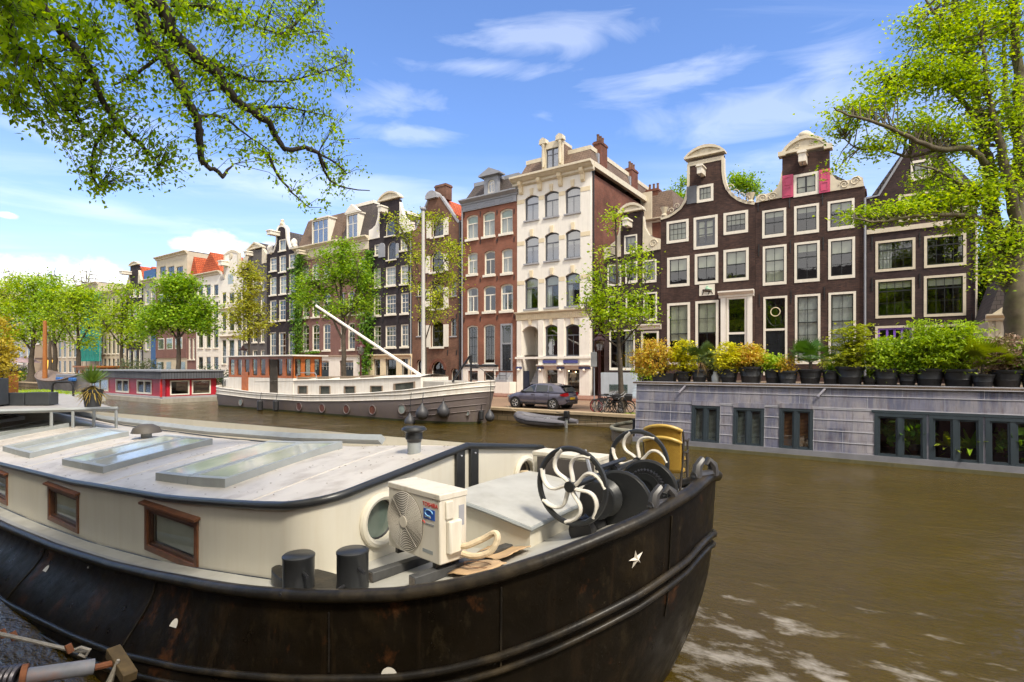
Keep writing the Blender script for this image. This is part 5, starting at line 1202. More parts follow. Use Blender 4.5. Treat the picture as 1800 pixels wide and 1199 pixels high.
# --- wicker chairs -----------------------------------------------------------------
M_wick = brick('yellow_wicker', (.52, .33, .06), (.42, .25, .04), (.2, .11, .02), .03, .012, .0025, .15, .5, .8)
M_tube = mat('dark_tube', (.07, .06, .055), .35, .2, 9, metal=.4)
def chair(u, D, z, rz, label):
    c = sthing('wicker_chair', label, 'chair', u, D, z, 'stacked wicker chairs on the bow', rz=rz)
    # chair local: faces -y, back at +y
    bk = MB(); rows = []
    for i in range(9):
        zz = .42+.42*i/8; a_m = .62
        rows.append([(.25*math.sin(a)*1.0*(1+.05*i/8), .2+.1*math.cos(a)*1.0+.09*i/8, zz+.05*math.cos(a*1.6)*(i/8)) for a in [lerp(-a_m*1.9, a_m*1.9, k/12) for k in range(13)]])
    bk.grid(rows); o = bk.build('backrest', M_wick, c, smooth=True); o.modifiers.new('thick', 'SOLIDIFY').thickness = .02
    rim = rows[-1]; MB().tube(rim, .022, 8).build('back_rim', mat('cane', (.5, .33, .07), .4), c, smooth=True)
    st = MB().lathe([(.0, .43), (.2, .44), (.23, .435), (.235, .41), (.2, .4), (0, .4)], (0, .02, 0), 20).build('seat', M_wick, c, smooth=True)
    for s_ in (-1, 1):
        MB().tube([(s_*.22, -.2, 0), (s_*.22, -.2, .62), (s_*.25, -.12, .67), (s_*.27, .1, .67), (s_*.255, .24, .7)], .014, 8).build('arm', M_tube, c, smooth=True)
        MB().tube([(s_*.2, .26, 0), (s_*.23, .24, .4), (s_*.255, .26, .7), (s_*.25, .3, .82)], .014, 8).build('leg', M_tube, c, smooth=True)
    MB().tube([(-.22, -.2, .36), (.22, -.2, .36)], .012, 6).build('stretcher', M_tube, c); c.scale = (.88,)*3
    return c
chz = 1.5
chair(-2.2, 6.42, chz, math.radians(187), 'lower yellow wicker chair of the stacked pair behind the windlass'); chair(-2.21, 6.47, chz+.13, math.radians(187), 'upper yellow wicker chair of the stacked pair behind the windlass')
# --- planters, pot on the terrace ---------------------------------------------------
M_planter = mat('anthracite_planter', (.045, .05, .055), .5, .12, 5)
def planter(pl, pr, pt, pb, t, label, parent=None):
    a, b = P3(pl, pb, t), P3(pr, pb, t); w = (b-a).length; h_ = (pb-pt)/F*t
    p = thing('box_planter', label, 'planter', a, 0, 'dark box planters on the terrace'); 
    MB().ring([(0, 0), (w, 0), (w, h_), (0, h_)], [(0.0, 0), (w, 0), (w, h_), (0, h_)], 0, .45) if 0 else None
    o = MB().box(0, w, 0, .05, 0, h_).box(0, w, .27, .32, 0, h_).box(0, .05, .05, .27, 0, h_).box(w-.05, w, .05, .27, 0, h_).build('box', M_planter, p, bevel=.006)
    MB().box(.05, w-.05, .05, .27, 0, h_-.06).build('soil', mat('soil', (.05, .035, .02), .9, .3, 20), p)
    for x in (.08, w-.2): MB().box(x, x+.12, .05, .27, -.07, 0).build('foot', M_iron, p)
    return p
planter(5, 42, 691, 713, 15.0, 'dark box planter in the middle of the terrace row'); planter(44, 86, 690, 712, 15.0, 'dark box planter at the right end of the terrace row'); planter(-55, -4, 665, 712, 14.6, 'tall dark planter box at the left picture edge')
hp = thing('bike_rack', 'dark hoop shaped bike rack behind the box planters', 'rack', P3(92, 703, 22), 0); w = 37/F*22
MB().tube([(0, 0, -.3), (0, 0, .55), (.06, 0, .68), (.18, 0, .72), (w-.18, 0, .72), (w-.06, 0, .68), (w, 0, .55), (w, 0, -.3)], .04, 8).build('hoop', M_iron, hp, smooth=True)
# --- mooring strut bottom left -------------------------------------------------------
ms = thing('mooring_strut', 'rusty grey steel mooring pole with coil spring holding the barge off the quay', 'mooring pole', P3(100, 1183, 3.9), 0)
M_rust = mat('rusty_steel', (.2, .2, .21), .5, .2, 8, dirt=(.25, .08, .02), dirt_amt=.9, dirt_scale=4); M_rope = mat('old_rope', (.3, .27, .22), .9, .2, 40, bumpy=.6, bscale=120)
o0 = P3(100, 1175, 3.9); lp = lambda px, py, t: tuple(P3(px, py, t)-o0)
MB().tube([lp(40, 1182, 3.8), lp(165, 1164, 4.05)], .055, 14).build('tube', M_rust, ms, smooth=True)
MB().tube([lp(165, 1166, 4.05), lp(200, 1158, 4.15)], .025, 8).build('pin', mat('rust', (.2, .07, .025), .8, .3, 12), ms, smooth=True)
sp_ = []
for k in range(120):
    a = k/120*7*2*math.pi; c = Vector(lp(lerp(-30, 40, k/120), lerp(1192, 1182, k/120), 3.8)); sp_.append(c+Vector((0, .075*math.cos(a), .075*math.sin(a))))
MB().tube(sp_, .018, 6).build('spring', mat('spring_steel', (.12, .11, .12), .35, .2, metal=.6), ms, smooth=True)
MB().tube([lp(36, 1183, 3.8), lp(48, 1181, 3.82)], .085, 14).build('collar', MATS['rust'], ms, smooth=True)
wb = thing('wooden_fender_block', 'weathered wooden block wedged between the barge hull and the mooring pole', 'wooden block', P3(212, 1164, 4.15), A)
MB().box(-.16, .18, -.045, .05, -.05, .03).map(lambda v: Matrix.Rotation(.32, 3, 'Y') @ v).build('block', mat('weathered_wood', (.085, .055, .02), .85, .35, 12, dirt=(.03, .02, .01), dirt_amt=.6), wb, bevel=.006)
rp = thing('mooring_rope', 'frayed mooring rope with rusty clamps hanging above the mooring pole', 'rope', P3(80, 1125, 4.0), 0); o1 = P3(80, 1125, 4.0); lq = lambda px, py, t: tuple(P3(px, py, t)-o1)
MB().tube([lq(-30, 1108, 3.8), lq(30, 1121, 3.9), lq(95, 1136, 4.05), (lq(130, 1143, 4.1)), lq(155, 1146, 4.15)], .014, 6).tube([lq(130, 1143, 4.1), lq(142, 1138, 4.1), lq(158, 1142, 4.12), lq(150, 1155, 4.12), lq(138, 1150, 4.1)], .012, 6).build('rope', M_rope, rp, smooth=True)
for px, py in ((5, 1115), (24, 1119), (122, 1141)): MB().tube([lq(px-3, py-8, 3.92), lq(px+3, py+6, 3.92)], .022, 6).build('clamp', MATS['rust'], rp)
rp2 = thing('tie_rope', 'short knotted rope hanging below the wooden fender block', 'rope', P3(200, 1175, 4.1), 0); o2 = P3(200, 1175, 4.1)
MB().tube([tuple(P3(208, 1160, 4.1)-o2), tuple(P3(200, 1180, 4.1)-o2), tuple(P3(192, 1200, 4.08)-o2), tuple(P3(190, 1230, 4.08)-o2)], [.012, .016, .024, .014], 6).build('rope', M_rope, rp2, smooth=True)
# ---------------------------------------------------------------- grey and white barge across the canal
M_g2 = mat('taupe_hull', (.165, .135, .13), .45, .07, 2, dirt=(.2, .17, .1), dirt_amt=.4, streak=True, dirt_scale=.7)
M_w2 = mat('boat_white', (.72, .68, .62), .4, .05, 2, dirt=(.45, .36, .22), dirt_amt=.45, streak=True, dirt_scale=1.0)
M_teak = mat('teak', (.42, .12, .03), .35, .2, 6)
A2, UB2, US2 = 23.3, -17.6, -23.0; HB2 = 1.95; UA2 = -43.6
g2 = sthing('grey_barge', 'long grey and white barge with wooden wheelhouse and lowered boom across the canal', 'boat', UB2, A2, 0)
G = lambda u, d, z: (u-UB2, d-A2, z)
SH2 = [(-44, 1.58), (-41, 1.4), (-37, 1.22), (-33, 1.18), (-29, 1.28), (-25, 1.5), (-22, 1.75), (-19, 2.1), (-16.6, 2.4)]
MID2 = [(-44, 1.02), (-37, .8), (-31, .82), (-27, .98), (-22, 1.25), (-16.6, 1.85)]
P2 = []
for i in range(13):
    a = i/12*math.pi/2; P2.append((-41.2-2.4*math.cos(a)**.8, HB2*math.sin(a)**.6 if a > 0 else 0))
P2 += [(lerp(-41, US2, i/20), HB2) for i in range(20)]
for i in range(25):
    a = i/24*math.pi/2; P2.append((US2+(UB2-US2)*math.sin(a)**.9, HB2*math.cos(a)**.85 if i < 24 else 0))
def h2(u, hb, z, sg):
    f = max(0, (u-US2)/(UB2-US2)); b = interp(u, SH2)-z; return G(u-f*f*.28*max(0, b-.3), A2-sg*hb*(1-.08*max(0, (1-z))**1.5*(1+f)), z)
def hullpart(zf0, zf1, n, m, name, off=0):
    mb = MB()
    for sg in (1, -1): mb.grid([[h2(u, hb+off*(hb > 0), lerp(zf0(u), zf1(u), k/n), sg) for k in range(n+1)] for u, hb in P2])
    return mb.build(name, m, g2, smooth=True, ang=60)
hullpart(lambda u: interp(u, MID2), lambda u: -.4, 8, M_g2, 'hull'); hullpart(lambda u: interp(u, SH2), lambda u: interp(u, MID2)-.0, 4, M_w2, 'bulwark', .015)
for zf, r, m in ((lambda u: interp(u, SH2), .045, M_w2), (lambda u: interp(u, MID2)+.28, .035, M_w2), (lambda u: interp(u, MID2), .03, M_w2)):
    a_ = [h2(u, hb+.02, zf(u), 1) for u, hb in P2]; b_ = [h2(u, hb+.02, zf(u), -1) for u, hb in P2]
    MB().tube(a_+b_[::-1], r, 6).build('rubbing_strake', m, g2, smooth=True, ang=80)
for dz in (.35, .75, 1.1):
    for sg in (1,): MB().tube([h2(u, hb+.02, interp(u, MID2)-dz*(1-.1), sg) for u, hb in P2 if u > -22.6], .022, 5).build('hull_strake', M_g2, g2, smooth=True)
MB().grid([[G(u, A2+s*hb*.98, interp(u, SH2)-.3) for s in (-1, -.5, 0, .5, 1)] for u, hb in P2]).build('deck', M_w2, g2)
MB().grid([[h2(u, hb+.006, z, 1) for z in (.12, -.2)] for u, hb in P2]).build('waterline_weed', mat('green_weed', (.05, .055, .02), .8, .3), g2)
for px, py, r in ((422, 707, .25), (454, 710, .25), (524.7, 714.5, .27), (565, 717.5, .27), (608, 719.5, .27), (654, 720.5, .27), (706, 719, .27), (829, 727, .13)):
    D = A2-HB2 if px < 760 else 22.3; u, z = U(px, D), Z(px, py, D); hq = interp(u, P2); fr = h2(u, hq, z, 1)
    c = Vector(fr); ps = [(c.x+r*math.cos(k*math.pi/10), c.y-.03, c.z+r*math.sin(k*math.pi/10)) for k in range(20)]
    o = MB().tube(ps, .03, 6, closed=True).build('porthole', M_g2, g2, smooth=True)
    MB().face([(x, y-.005, z_) for x, y, z_ in ps]).build('pane', mat('rusty_pane', (.12, .045, .03), .2, .4, 2) if 520 < px < 680 else mat('pale_pane', (.22, .26, .25), .1, .3, 2), o)
# cabin trunk
DC = 22.15; top2 = [(-38.3, 1.95), (-33, 2.08), (-28, 2.2), (-24, 2.38), (-21.6, 2.45)]
ct = MB(); us2 = [lerp(-38.3, -21.6, i/24) for i in range(25)]; hol = []
wl2 = []
for pl, pr, pt, pb in ((454, 469, 677, 689.5), (487, 504, 677.5, 692), (524, 541, 678, 693), (562, 581, 678, 694), (605, 625, 678.5, 694.5), (651, 673, 678, 694.5)):
    wl2.append([(U(pl, DC), Z(pl, pb, DC)), (U(pr, DC), Z(pr, pb, DC)), (U(pr, DC), Z(pr, pt, DC)), (U(pl, DC), Z(pl, pt, DC))])
wl2.append([(U(692, DC), Z(692, 689, DC)), (U(730, DC), Z(730, 685, DC)), (U(730, DC), Z(730, 670.5, DC)), (U(692, DC), Z(692, 674.5, DC))])
v_, f_ = sheet([(u, interp(u, SH2)-.35) for u in us2]+[(u, interp(u, top2)) for u in us2[::-1]], wl2)
ct.add([G(p.x, DC, p.y) for p in v_], f_)
ct.face([G(-21.6, DC, 1.3), G(-21.6, 2*A2-DC, 1.3), G(-21.6, 2*A2-DC, 2.45), G(-21.6, DC, 2.45)]); ct.face([G(-38.3, 2*A2-DC, .8), G(-21.6, 2*A2-DC, .8), G(-21.6, 2*A2-DC, 2.45), G(-38.3, 2*A2-DC, 1.95)])
ct.build('cabin', M_w2, g2)
for i, w in enumerate(wl2):
    cx = sum(p[0] for p in w)/4; cz = sum(p[1] for p in w)/4; k = .86
    inn = [(cx+(x-cx)*k, cz+(z-cz)*k) for x, z in w]
    o = MB().ring([(x-UB2, z) for x, z in w], [(x-UB2, z) for x, z in inn], DC-A2-.04, DC-A2+.05).build('window', mat('taupe_frame', (.25, .19, .14), .6), g2)
    MB().face([(x-UB2, DC-A2+.02, z) for x, z in inn]).build('pane', mat('dim_pane', (.07, .075, .065), .12, .4, 2), o)
rf = MB(); rf.grid([[G(u, lerp(DC-.08, 2*A2-DC+.08, k/8), interp(u, top2)+.02+.16*(1-(k/4-1)**2)) for k in range(9)] for u in us2]); rf.build('cabin_roof', M_w2, g2, smooth=True)
for pl in (508, 541, 576, 616, 652):
    u = U(pl, 23)-.3; z = interp(u, top2)+.1
    MB().box(u-UB2, u-UB2+1.25, -.9, .5, z, z+.16).build('roof_hatch', mat('brown_hatch', (.2, .15, .1), .6, .15), g2, bevel=.02)
# wheelhouse
uw0, uw1, dw0, dw1 = -42.0, -33.6, 22.1, 24.4; zf, zw, zt2 = 1.1, 2.25, 3.75
MB().box(uw0-UB2, uw1-UB2, dw0-A2, dw1-A2, zf, zw).build('wheelhouse_base', M_w2, g2)
def panes(name, a, b, n, at, wide=.6, skip=()):
    """row of tall panes between posts from a to b (local xy points)"""
    a, b = Vector(a), Vector(b); L = (b-a).length; M_ = Matrix.Translation((a.x, a.y, 0)) @ Matrix.Rotation(math.atan2(b.y-a.y, b.x-a.x), 4, 'Z')
    hs = []
    for k in range(n):
        x0, x1 = L*(k+.5-wide/2)/n, L*(k+.5+wide/2)/n; hs.append([(x0, zw+.15), (x1, zw+.15), (x1, zt2-.18), (x0, zt2-.18)])
    m_ = wall_mb([(0, zw-.02), (L, zw-.02), (L, zt2), (0, zt2)], hs, .08).map(lambda v: M_ @ v); o = m_.build(name, M_teak, g2)
    for hh in hs: MB().face([(x, .05, z) for x, z in hh]).map(lambda v: M_ @ v).build('pane', glassmat('wheelhouse_glass', (.6, .66, .64), .04), o)
x0, x1, y0, y1 = uw0-UB2, uw1-UB2, dw0-A2, dw1-A2
panes('wheelhouse_side', (x0, y0), (x1, y0), 8, 0); panes('wheelhouse_front', (x1, y0), (x1, y1), 3, 0); panes('wheelhouse_side', (x1, y1), (x0, y1), 8, 0); panes('wheelhouse_back', (x0, y1), (x0, y0), 3, 0)
MB().box(x0-.35, x1+.35, y0-.3, y1+.3, zt2+.001, zt2+.1).build('wheelhouse_roof', M_w2, g2, bevel=.02)
MB().box(x0+1.9, x0+2.8, y0-.03, y0-.003, 1.15, zw+.4).build('wooden_door', M_teak, g2); MB().box(x0+5.6, x0+6.6, y0-.012, y0-.002, 1.2, zt2-.2).build('dark_doorway', M_interior, g2)
aft = MB().extz([(x0-1.7, y0+.5), (x0-.9, y0+.1), (x0, y0+.0), (x0, y1), (x0-.9, y1-.1), (x0-1.7, y1-.5)], 1.2, 2.15).build('aft_cabin', M_w2, g2, bevel=.06)
for k in (0, 1): MB().prism(arch_poly(x0-.75-.8*k, x0-.35-.8*k, 1.5, 2.0, .18), y0+.06+.2*k, y0+.12+.2*k).build('aft_window', mat('dim_pane', (.07, .075, .065), .12, .4, 2), g2)
for pa, pb, pt in ((470, 492, 660), (522, 556, 658)):
    ra, rb = U(pa, 22.4)-UB2, U(pb, 22.4)-UB2; MB().tube([(ra, -.9, 2.0), (ra, -.9, 2.5), (ra+.15, -.9, 2.62), (rb-.15, -.9, 2.62), (rb, -.9, 2.5), (rb, -.9, 2.1)], .03, 6).build('rail', M_greywood, g2, smooth=True)
# foredeck, mast, boom
MB().box(-4.9, -2.4, -1.0, 1.0, 1.5, 2.25).build('fore_hatch', mat('canvas_grey', (.35, .33, .3), .8, .1), g2, bevel=.05)
um = U(744, A2); ml = um-UB2; zm = Z(742, 368, A2)
mt = MB().tube([(ml, 0, 1.5), (ml, 0, zm)], [.125, .09], 12).build('mast', mat('mast_grey', (.52, .5, .46), .5, .05), g2, smooth=True); MB().ball((ml, 0, zm), .17, sz=.8).build('mast_cap', M_greywood, mt, smooth=True)
MB().box(ml-.3, ml+.3, -.35, .35, 1.5, 2.55).build('mast_case', M_w2, g2, bevel=.03)
ub, zb = U(558, A2), Z(558, 538, A2); MB().tube([(ml-.1, -.1, Z(742, 660, A2)), (ub-UB2, -.1, zb)], [.1, .085], 10).build('boom', M_whitebright, g2, smooth=True)
an = MB(); an.tube([(-2.6, -.3, 2.0), (-1.2, -.3, 3.6), (-1.1, -.3, 3.65), (-1.1, -.3, 2.2)], .06, 6).tube([(-1.1, -.3, 3.0), (-.6, -.3, 3.0)], .05, 6).build('anchor_davit', M_iron, g2)
MB().tube([(-1.1, -.3, 3.4), (.4, -.1, 2.3)], .015, 4).build('stay', M_iron, g2)
def fender(px, py, r, kind, label, topy):
    D = A2-HB2-.3 if px < 770 else (21.7 if px < 840 else 22.9)
    t = T(px, D); p = P3(px, py, t); f = thing('fender', label, 'fender', p, A, 'dark fenders hanging on the grey barge')
    R = r*t/F
    if kind == 'ball': MB().lathe([(.0, -R), (R*.55, -R*.86), (R*.92, -R*.4), (R, 0), (R*.9, R*.45), (R*.55, R*.95), (R*.22, R*1.35), (R*.12, R*1.6), (0, R*1.62)], (0, 0, 0), 18).build('buoy', mat('fender_grey', (.045, .045, .05), .5, .15, 3), f, smooth=True)
    else: MB().lathe([(.0, -R*2.0), (R*.6, -R*1.9), (R, -R*1.5), (R, R*1.5), (R*.6, R*1.9), (R*.2, R*2.1), (0, R*2.15)], (0, 0, 0), 14).build('buoy', mat('fender_black', (.02, .02, .022), .5, .2, 3), f, smooth=True)
    MB().tube([(0, 0, R*1.5), (0, .1, (py-topy)/F*t)], .018, 5).build('line', M_iron, f)
fender(742, 727, 11.5, 'ball', 'grey pear shaped fender, left of two hanging highest on the bow', 690); fender(779.5, 723.5, 11.5, 'ball', 'grey pear shaped fender, right of two hanging highest on the bow', 685); fender(720.5, 742, 10, 'ball', 'round grey fender low on the water behind the big roof vent', 690); fender(861, 733, 8.5, 'ball', 'small round fender right at the bow of the grey barge', 672)
fender(457, 713, 5, 'cyl', 'black sausage fender under the cabin vent, left of two', 690); fender(485, 713, 5, 'cyl', 'black sausage fender below the first cabin window, right of two', 692); fender(846, 730, 4.5, 'cyl', 'black sausage fender just left of the bow fender', 672)
# ---------------------------------------------------------------- red houseboat
DR = 21.0; rh = sthing('red_houseboat', 'low houseboat with red and white panels under a flat grey roof', 'houseboat', -50, DR, 0)
x0, x1, w = -15.5, 0, 4.4
MB().box(x0-.6, .8, -.7, w+.3, -.3, .34).build('pontoon', mat('concrete', (.34, .31, .26), .8, .15, 2, dirt=(.12, .12, .07), streak=True), rh); MB().box(x0, .3, -.3, w, .345, .5).build('deck', M_greystone, rh)
M_redp = mat('crimson_panel', (.42, .012, .03), .45, .08)
hs = []; 
for a, b in ((160, 191), (204, 227), (241, 267)): hs.append([(U(a, DR)+50, .62), (U(b, DR)+50, .62), (U(b, DR)+50, 1.85), (U(a, DR)+50, 1.85)])
wm = wall_mb([(x0, .5), (x1, .5), (x1, 2.0), (x0, 2.0)], hs, .1).build('side_wall', M_redp, rh)
for q_ in hs:
    f_ = MB().ring(q_, [(q_[0][0]+.14, q_[0][1]+.14), (q_[1][0]-.14, q_[1][1]+.14), (q_[2][0]-.14, q_[2][1]-.14), (q_[3][0]+.14, q_[3][1]-.14)], -.04, .08); xm = (q_[0][0]+q_[1][0])/2
    f_.box(xm-.08, xm+.08, -.035, .075, .75, 1.72); f_ = f_.build('window', M_white, rh); MB().box(q_[0][0]+.1, q_[1][0]-.1, .03, .04, .7, 1.75).build('pane', M_glassb, f_); MB().box(q_[0][0], q_[1][0], .25, .27, .6, 1.9).build('curtain', M_curtain, f_)
hs2 = [[(.35, .6), (1.9, .6), (1.9, 1.85), (.35, 1.85)], [(2.1, .6), (3.7, .6), (3.7, 1.85), (2.1, 1.85)]]
R90 = Matrix.Rotation(math.pi/2, 4, 'Z')
wall_mb([(0, .5), (w-.2, .5), (w-.2, 2.0), (0, 2.0)], hs2, .1).map(lambda v: R90 @ v).build('end_wall', M_redp, rh)
for q_ in hs2:
    f_ = MB().ring(q_, [(q_[0][0]+.1, q_[0][1]+.1), (q_[1][0]-.1, q_[1][1]+.1), (q_[2][0]-.1, q_[2][1]-.1), (q_[3][0]+.1, q_[3][1]-.1)], -.04, .08).map(lambda v: R90 @ v).build('glass_door', M_white, rh); MB().box(q_[0][0]+.05, q_[1][0]-.05, .03, .04, .65, 1.8).map(lambda v: R90 @ v).build('pane', M_glass, f_)
MB().box(x0, x1-.12, w-.25, w-.2, .5, 2.0).box(x0, x0+.1, .1, w-.25, .5, 2.0).build('rear_wall', M_redp, rh)
fs = MB().box(x0-.4, .5, -.5, w+.2, 2.0, 2.62).build('fascia', brick('grey_boards', (.1, .105, .12), (.125, .13, .145), (.04, .04, .045), .22, 3., .02, .1, .7, .6), rh); MB().box(x0-.5, .6, -.6, w+.3, 2.621, 2.74).build('roof', M_greywood, rh)
MB().box(-.05, .09, -.42, -.28, .5, 2.0).build('red_post', mat('signal_red', (.55, .02, .02), .4), rh)
# wooden houseboat and grey tjalk further left
wd = sthing('wooden_houseboat', 'small orange brown wooden boat cabin behind the red houseboat', 'houseboat', U(134, 24.5), 24.5, 0); wl_ = U(174, 24.5)-U(134, 24.5)
M_or = mat('orange_wood', (.33, .12, .028), .5, .2, 5)
wall_mb([(0, .4), (wl_, .4), (wl_, 2.9), (0, 2.9)], [[(wl_*(k+.25)/5, 1.7), (wl_*(k+.75)/5, 1.7), (wl_*(k+.75)/5, 2.6), (wl_*(k+.25)/5, 2.6)] for k in range(5)], .1).box(0, .1, .1, 2.6, .4, 2.9).box(wl_-.1, wl_, .1, 2.6, .4, 2.9).build('cabin', M_or, wd)
for k in range(5): MB().box(wl_*(k+.2)/5, wl_*(k+.8)/5, .05, .07, 1.65, 2.65).build('pane', M_glass, wd)
MB().box(-.3, wl_+.3, -.3, 2.9, 2.9, 3.1).build('roof', M_or, wd); MB().box(-2.5, wl_+1, -.3, 3, -.3, .8).build('hull', M_or, wd, bevel=.1)
tj = sthing('grey_sailing_barge', 'grey old sailing barge with worn planked cover moored under the trees', 'boat', U(132, 21.8), 21.8, 0)
Lt = U(132, 21.8)-U(42, 21.8); rows = []
for i in range(25):
    f = i/24; hb = 2.2*(1-abs(2*f-1)**3.2)**.6; zs = 1.3+1.3*abs(2*f-1)**2.4; rows.append([( -Lt*(1-f), 2.2-s*hb*(1-.25*k), lerp(zs, -.3, k)) for s, k in [(1, 1), (1, .6), (1, .3), (1, .1), (1, 0), (-1, 0), (-1, .5), (-1, 1)]])
MB().grid([r[:5] for r in rows]).grid([r[5:] for r in rows]).build('hull', mat('weathered_grey_hull', (.17, .165, .17), .7, .2, 1.5, dirt=(.22, .12, .07), streak=True), tj, smooth=True)
MB().grid([[r[4], (r[4][0], 2.2, r[4][2]+.25), r[5]] for r in rows]).build('deck_cover', mat('cover_boards', (.2, .15, .13), .8, .2), tj)
MB().tube([r[4] for r in rows], .09, 6).build('rubbing_strake', mat('cover_boards', (.2, .15, .13)), tj, smooth=True)
MB().box(-Lt*.55, -Lt*.15, 1.0, 3.4, 1.3, 2.1).build('hold_cover', mat('tarpaulin_grey', (.2, .2, .22), .7), tj, bevel=.1)
for f, cl in ((.35, (.02, .12, .4)), (.12, (.03, .15, .5))): MB().box(-Lt*f-.7, -Lt*f+.7, .2, .6, 1.35, 1.75).build('blue_cover', mat('blue_tarp', cl, .6), tj, bevel=.08)
mp = thing('wooden_mast', 'thick orange brown wooden mast standing among the trees', 'mast', PD(79, 668, 22.6), A); MB().tube([(0, 0, 0), (0, 0, Z(79, 570, 22.6)-.9)], [.27, .2], 10).build('pole', M_or, mp, smooth=True)
ps = thing('parasol', 'faded pink parasol open beside the grey sailing barge', 'parasol', PD(42, 665, 26), 0)
MB().lathe([(2.1, 2.4), (1.4, 2.8), (.7, 3.1), (.0, 3.35)], (0, 0, 0), 10).build('canopy', mat('faded_pink', (.38, .27, .3), .8), ps); MB().tube([(0, 0, 0), (0, 0, 3.35)], .05, 6).build('pole', M_greywood, ps)
# ---------------------------------------------------------------- right houseboat
DH, ZR = 20.5, 2.4; u0h, u1h = -8.35, 9.0; hbt = sthing('lead_clad_houseboat', 'houseboat clad in grey lead sheets with dark framed windows, its roof lined with pots', 'houseboat', u0h, DH, 0)
LH = u1h-u0h
def leadmat():
    m, nt, b = _nt('lead_sheet')
    base = ramp(nt, noise(nt, 1.1, 5, (1, 1, 1)), [(.3, (.115, .125, .185)), (.5, (.2, .205, .26)), (.72, (.33, .315, .325))])
    tc = N(nt, 'ShaderNodeTexCoord'); sp = N(nt, 'ShaderNodeSeparateXYZ'); nt.links.new(tc.outputs['Object'], sp.inputs[0]); cb = N(nt, 'ShaderNodeCombineXYZ'); nt.links.new(sp.outputs[0], cb.inputs[0]); nt.links.new(sp.outputs[2], cb.inputs[1])
    br = N(nt, 'ShaderNodeTexBrick'); nt.links.new(cb.outputs[0], br.inputs['Vector'])
    for k, v in (('Scale', 1), ('Mortar Size', .004), ('Brick Width', 1.1), ('Row Height', .355)): br.inputs[k].default_value = v
    br.inputs['Color1'].default_value = (.62, .64, .74, 1); br.inputs['Color2'].default_value = (1.25, 1.2, 1.2, 1); br.inputs['Mortar'].default_value = (.6, .6, .6, 1); base = mixc(nt, 1., base, br.outputs['Color'], 'MULTIPLY')
    st = ramp(nt, noise(nt, 1., 6, (5, 5, .45), .7), [(.45, (0, 0, 0)), (.68, (.65, .65, .65))]); c = mixc(nt, st, base, (.36, .335, .325))
    st2 = ramp(nt, noise(nt, 1.3, 6, (7, 7, .6), .7), [(.5, (0, 0, 0)), (.7, (.7, .7, .7))]); c = mixc(nt, st2, c, (.13, .10, .11))
    nt.links.new(c, b.inputs['Base Color']); b.inputs['Roughness'].default_value = .5; b.inputs['Metallic'].default_value = .15
    bump(nt, b, noise(nt, 6, 4), .25, .02); return m
M_lead = leadmat(); M_hfr = mat('slate_blue_frame', (.03, .042, .052), .4, .1, 6)
lean = .1; sh = lambda v: Vector((v.x+.0, v.y+lean*max(0, v.z-.3), v.z))
def hx(px): return U(px, DH+.08)-u0h
hw = []
for a, b, t, bt in ((1216, 1265, 713, 779), (1289, 1343, 717, 786), (1370, 1429, 718, 792)): hw.append((hx(a), hx(b), Z((a+b)/2, bt, DH+.05), Z((a+b)/2, t, DH+.12), 0))
for a, b, t, bt in ((1537, 1629, 719, 803), (1633, 1728, 722, 812), (1732, 1832, 724, 820)): hw.append((hx(a), hx(b), hw[0][2]-.03, 1.62, 1))
hw.append((hx(1850)+.0, hx(1850)+1.5, hw[0][2], 1.6, 1))
hol = [[(a, z0), (b, z0), (b, z1), (a, z1)] for a, b, z0, z1, k in hw]
wo = wall_mb([(0, .3), (LH, .3), (LH, ZR), (0, ZR)], hol, .12)
for x in (0.0, LH): wo.face([(x, .0, .3), (x, 4.3, .3), (x, 4.0, ZR), (x, .0, ZR)])
wo.face([(0, 4.3, .3), (LH, 4.3, .3), (LH, 4.0, ZR), (0, 4.0, ZR)])
wo.map(sh).build('wall', M_lead, hbt)
MB().box(.2, LH-.2, 2.2, 2.25, .3, ZR-.05).box(.2, LH-.2, .3, 2.2, .3, .34).build('room', M_interior, hbt)
sm_ = MB(); xs = [0]+[v for q_ in hw for v in q_[:2]]+[LH]
def seam(xa, xb, z, m): m.box(xa, xb, -.018, .0, z-.012, z+.012)
for i in range(0, len(xs), 2):
    a, b = xs[i], xs[i+1]
    if b-a < .15: continue
    for z in (.62, .98, 1.34, 1.68): seam(a, b, z, sm_)
    k = int((b-a)/1.5)
    for j in range(k+1):
        x = lerp(a, b, j/(k+1)) if j else a+.02
        for z0 in (.32, .99): sm_.box(x-.006+(.3 if z0 > .5 else 0)*(j > 0), x+.006+(.3 if z0 > .5 else 0)*(j > 0), -.009, .0, z0, z0+.66)
for z in (1.72, 2.12): sm_.box(0, LH, -.02, 0, z-.01, z+.01)
for j in range(9): sm_.box(LH*j/9, LH*j/9+.01, -.007, 0, 1.74, 2.11); sm_.box(LH*j/9+.9, LH*j/9+.91, -.007, 0, 2.14, 2.4)
sm_.map(sh).build('seam', mat('lead_seam', (.4, .4, .44), .5, .15), hbt)
MB().extz([(-.1, -.12), (LH+.1, -.12), (LH+.1, 4.5), (-.1, 4.5)], -.3, .12).build('pontoon', mat('mossy_concrete', (.1, .09, .04), .8, .3, 1.5, dirt=(.2, .17, .08), streak=True), hbt)
MB().box(-.06, LH, -.08, -.0, .121, .299).build('kerb_board', mat('kerb_grey', (.2, .2, .22), .6, .15, 2), hbt)
MB().extz([(-.12, .12), (LH+.1, .12), (LH+.1, 4.35), (-.12, 4.35)], ZR+.001, ZR+.06).build('roof', mat('roof_bitumen', (.16, .11, .07), .9, .3, 2, dirt=(.35, .2, .08)), hbt)
MB().box(-.05, LH, .12, .2, ZR-.03, ZR+.09).build('roof_edge', mat('lead_seam', (.3, .3, .32)), hbt)
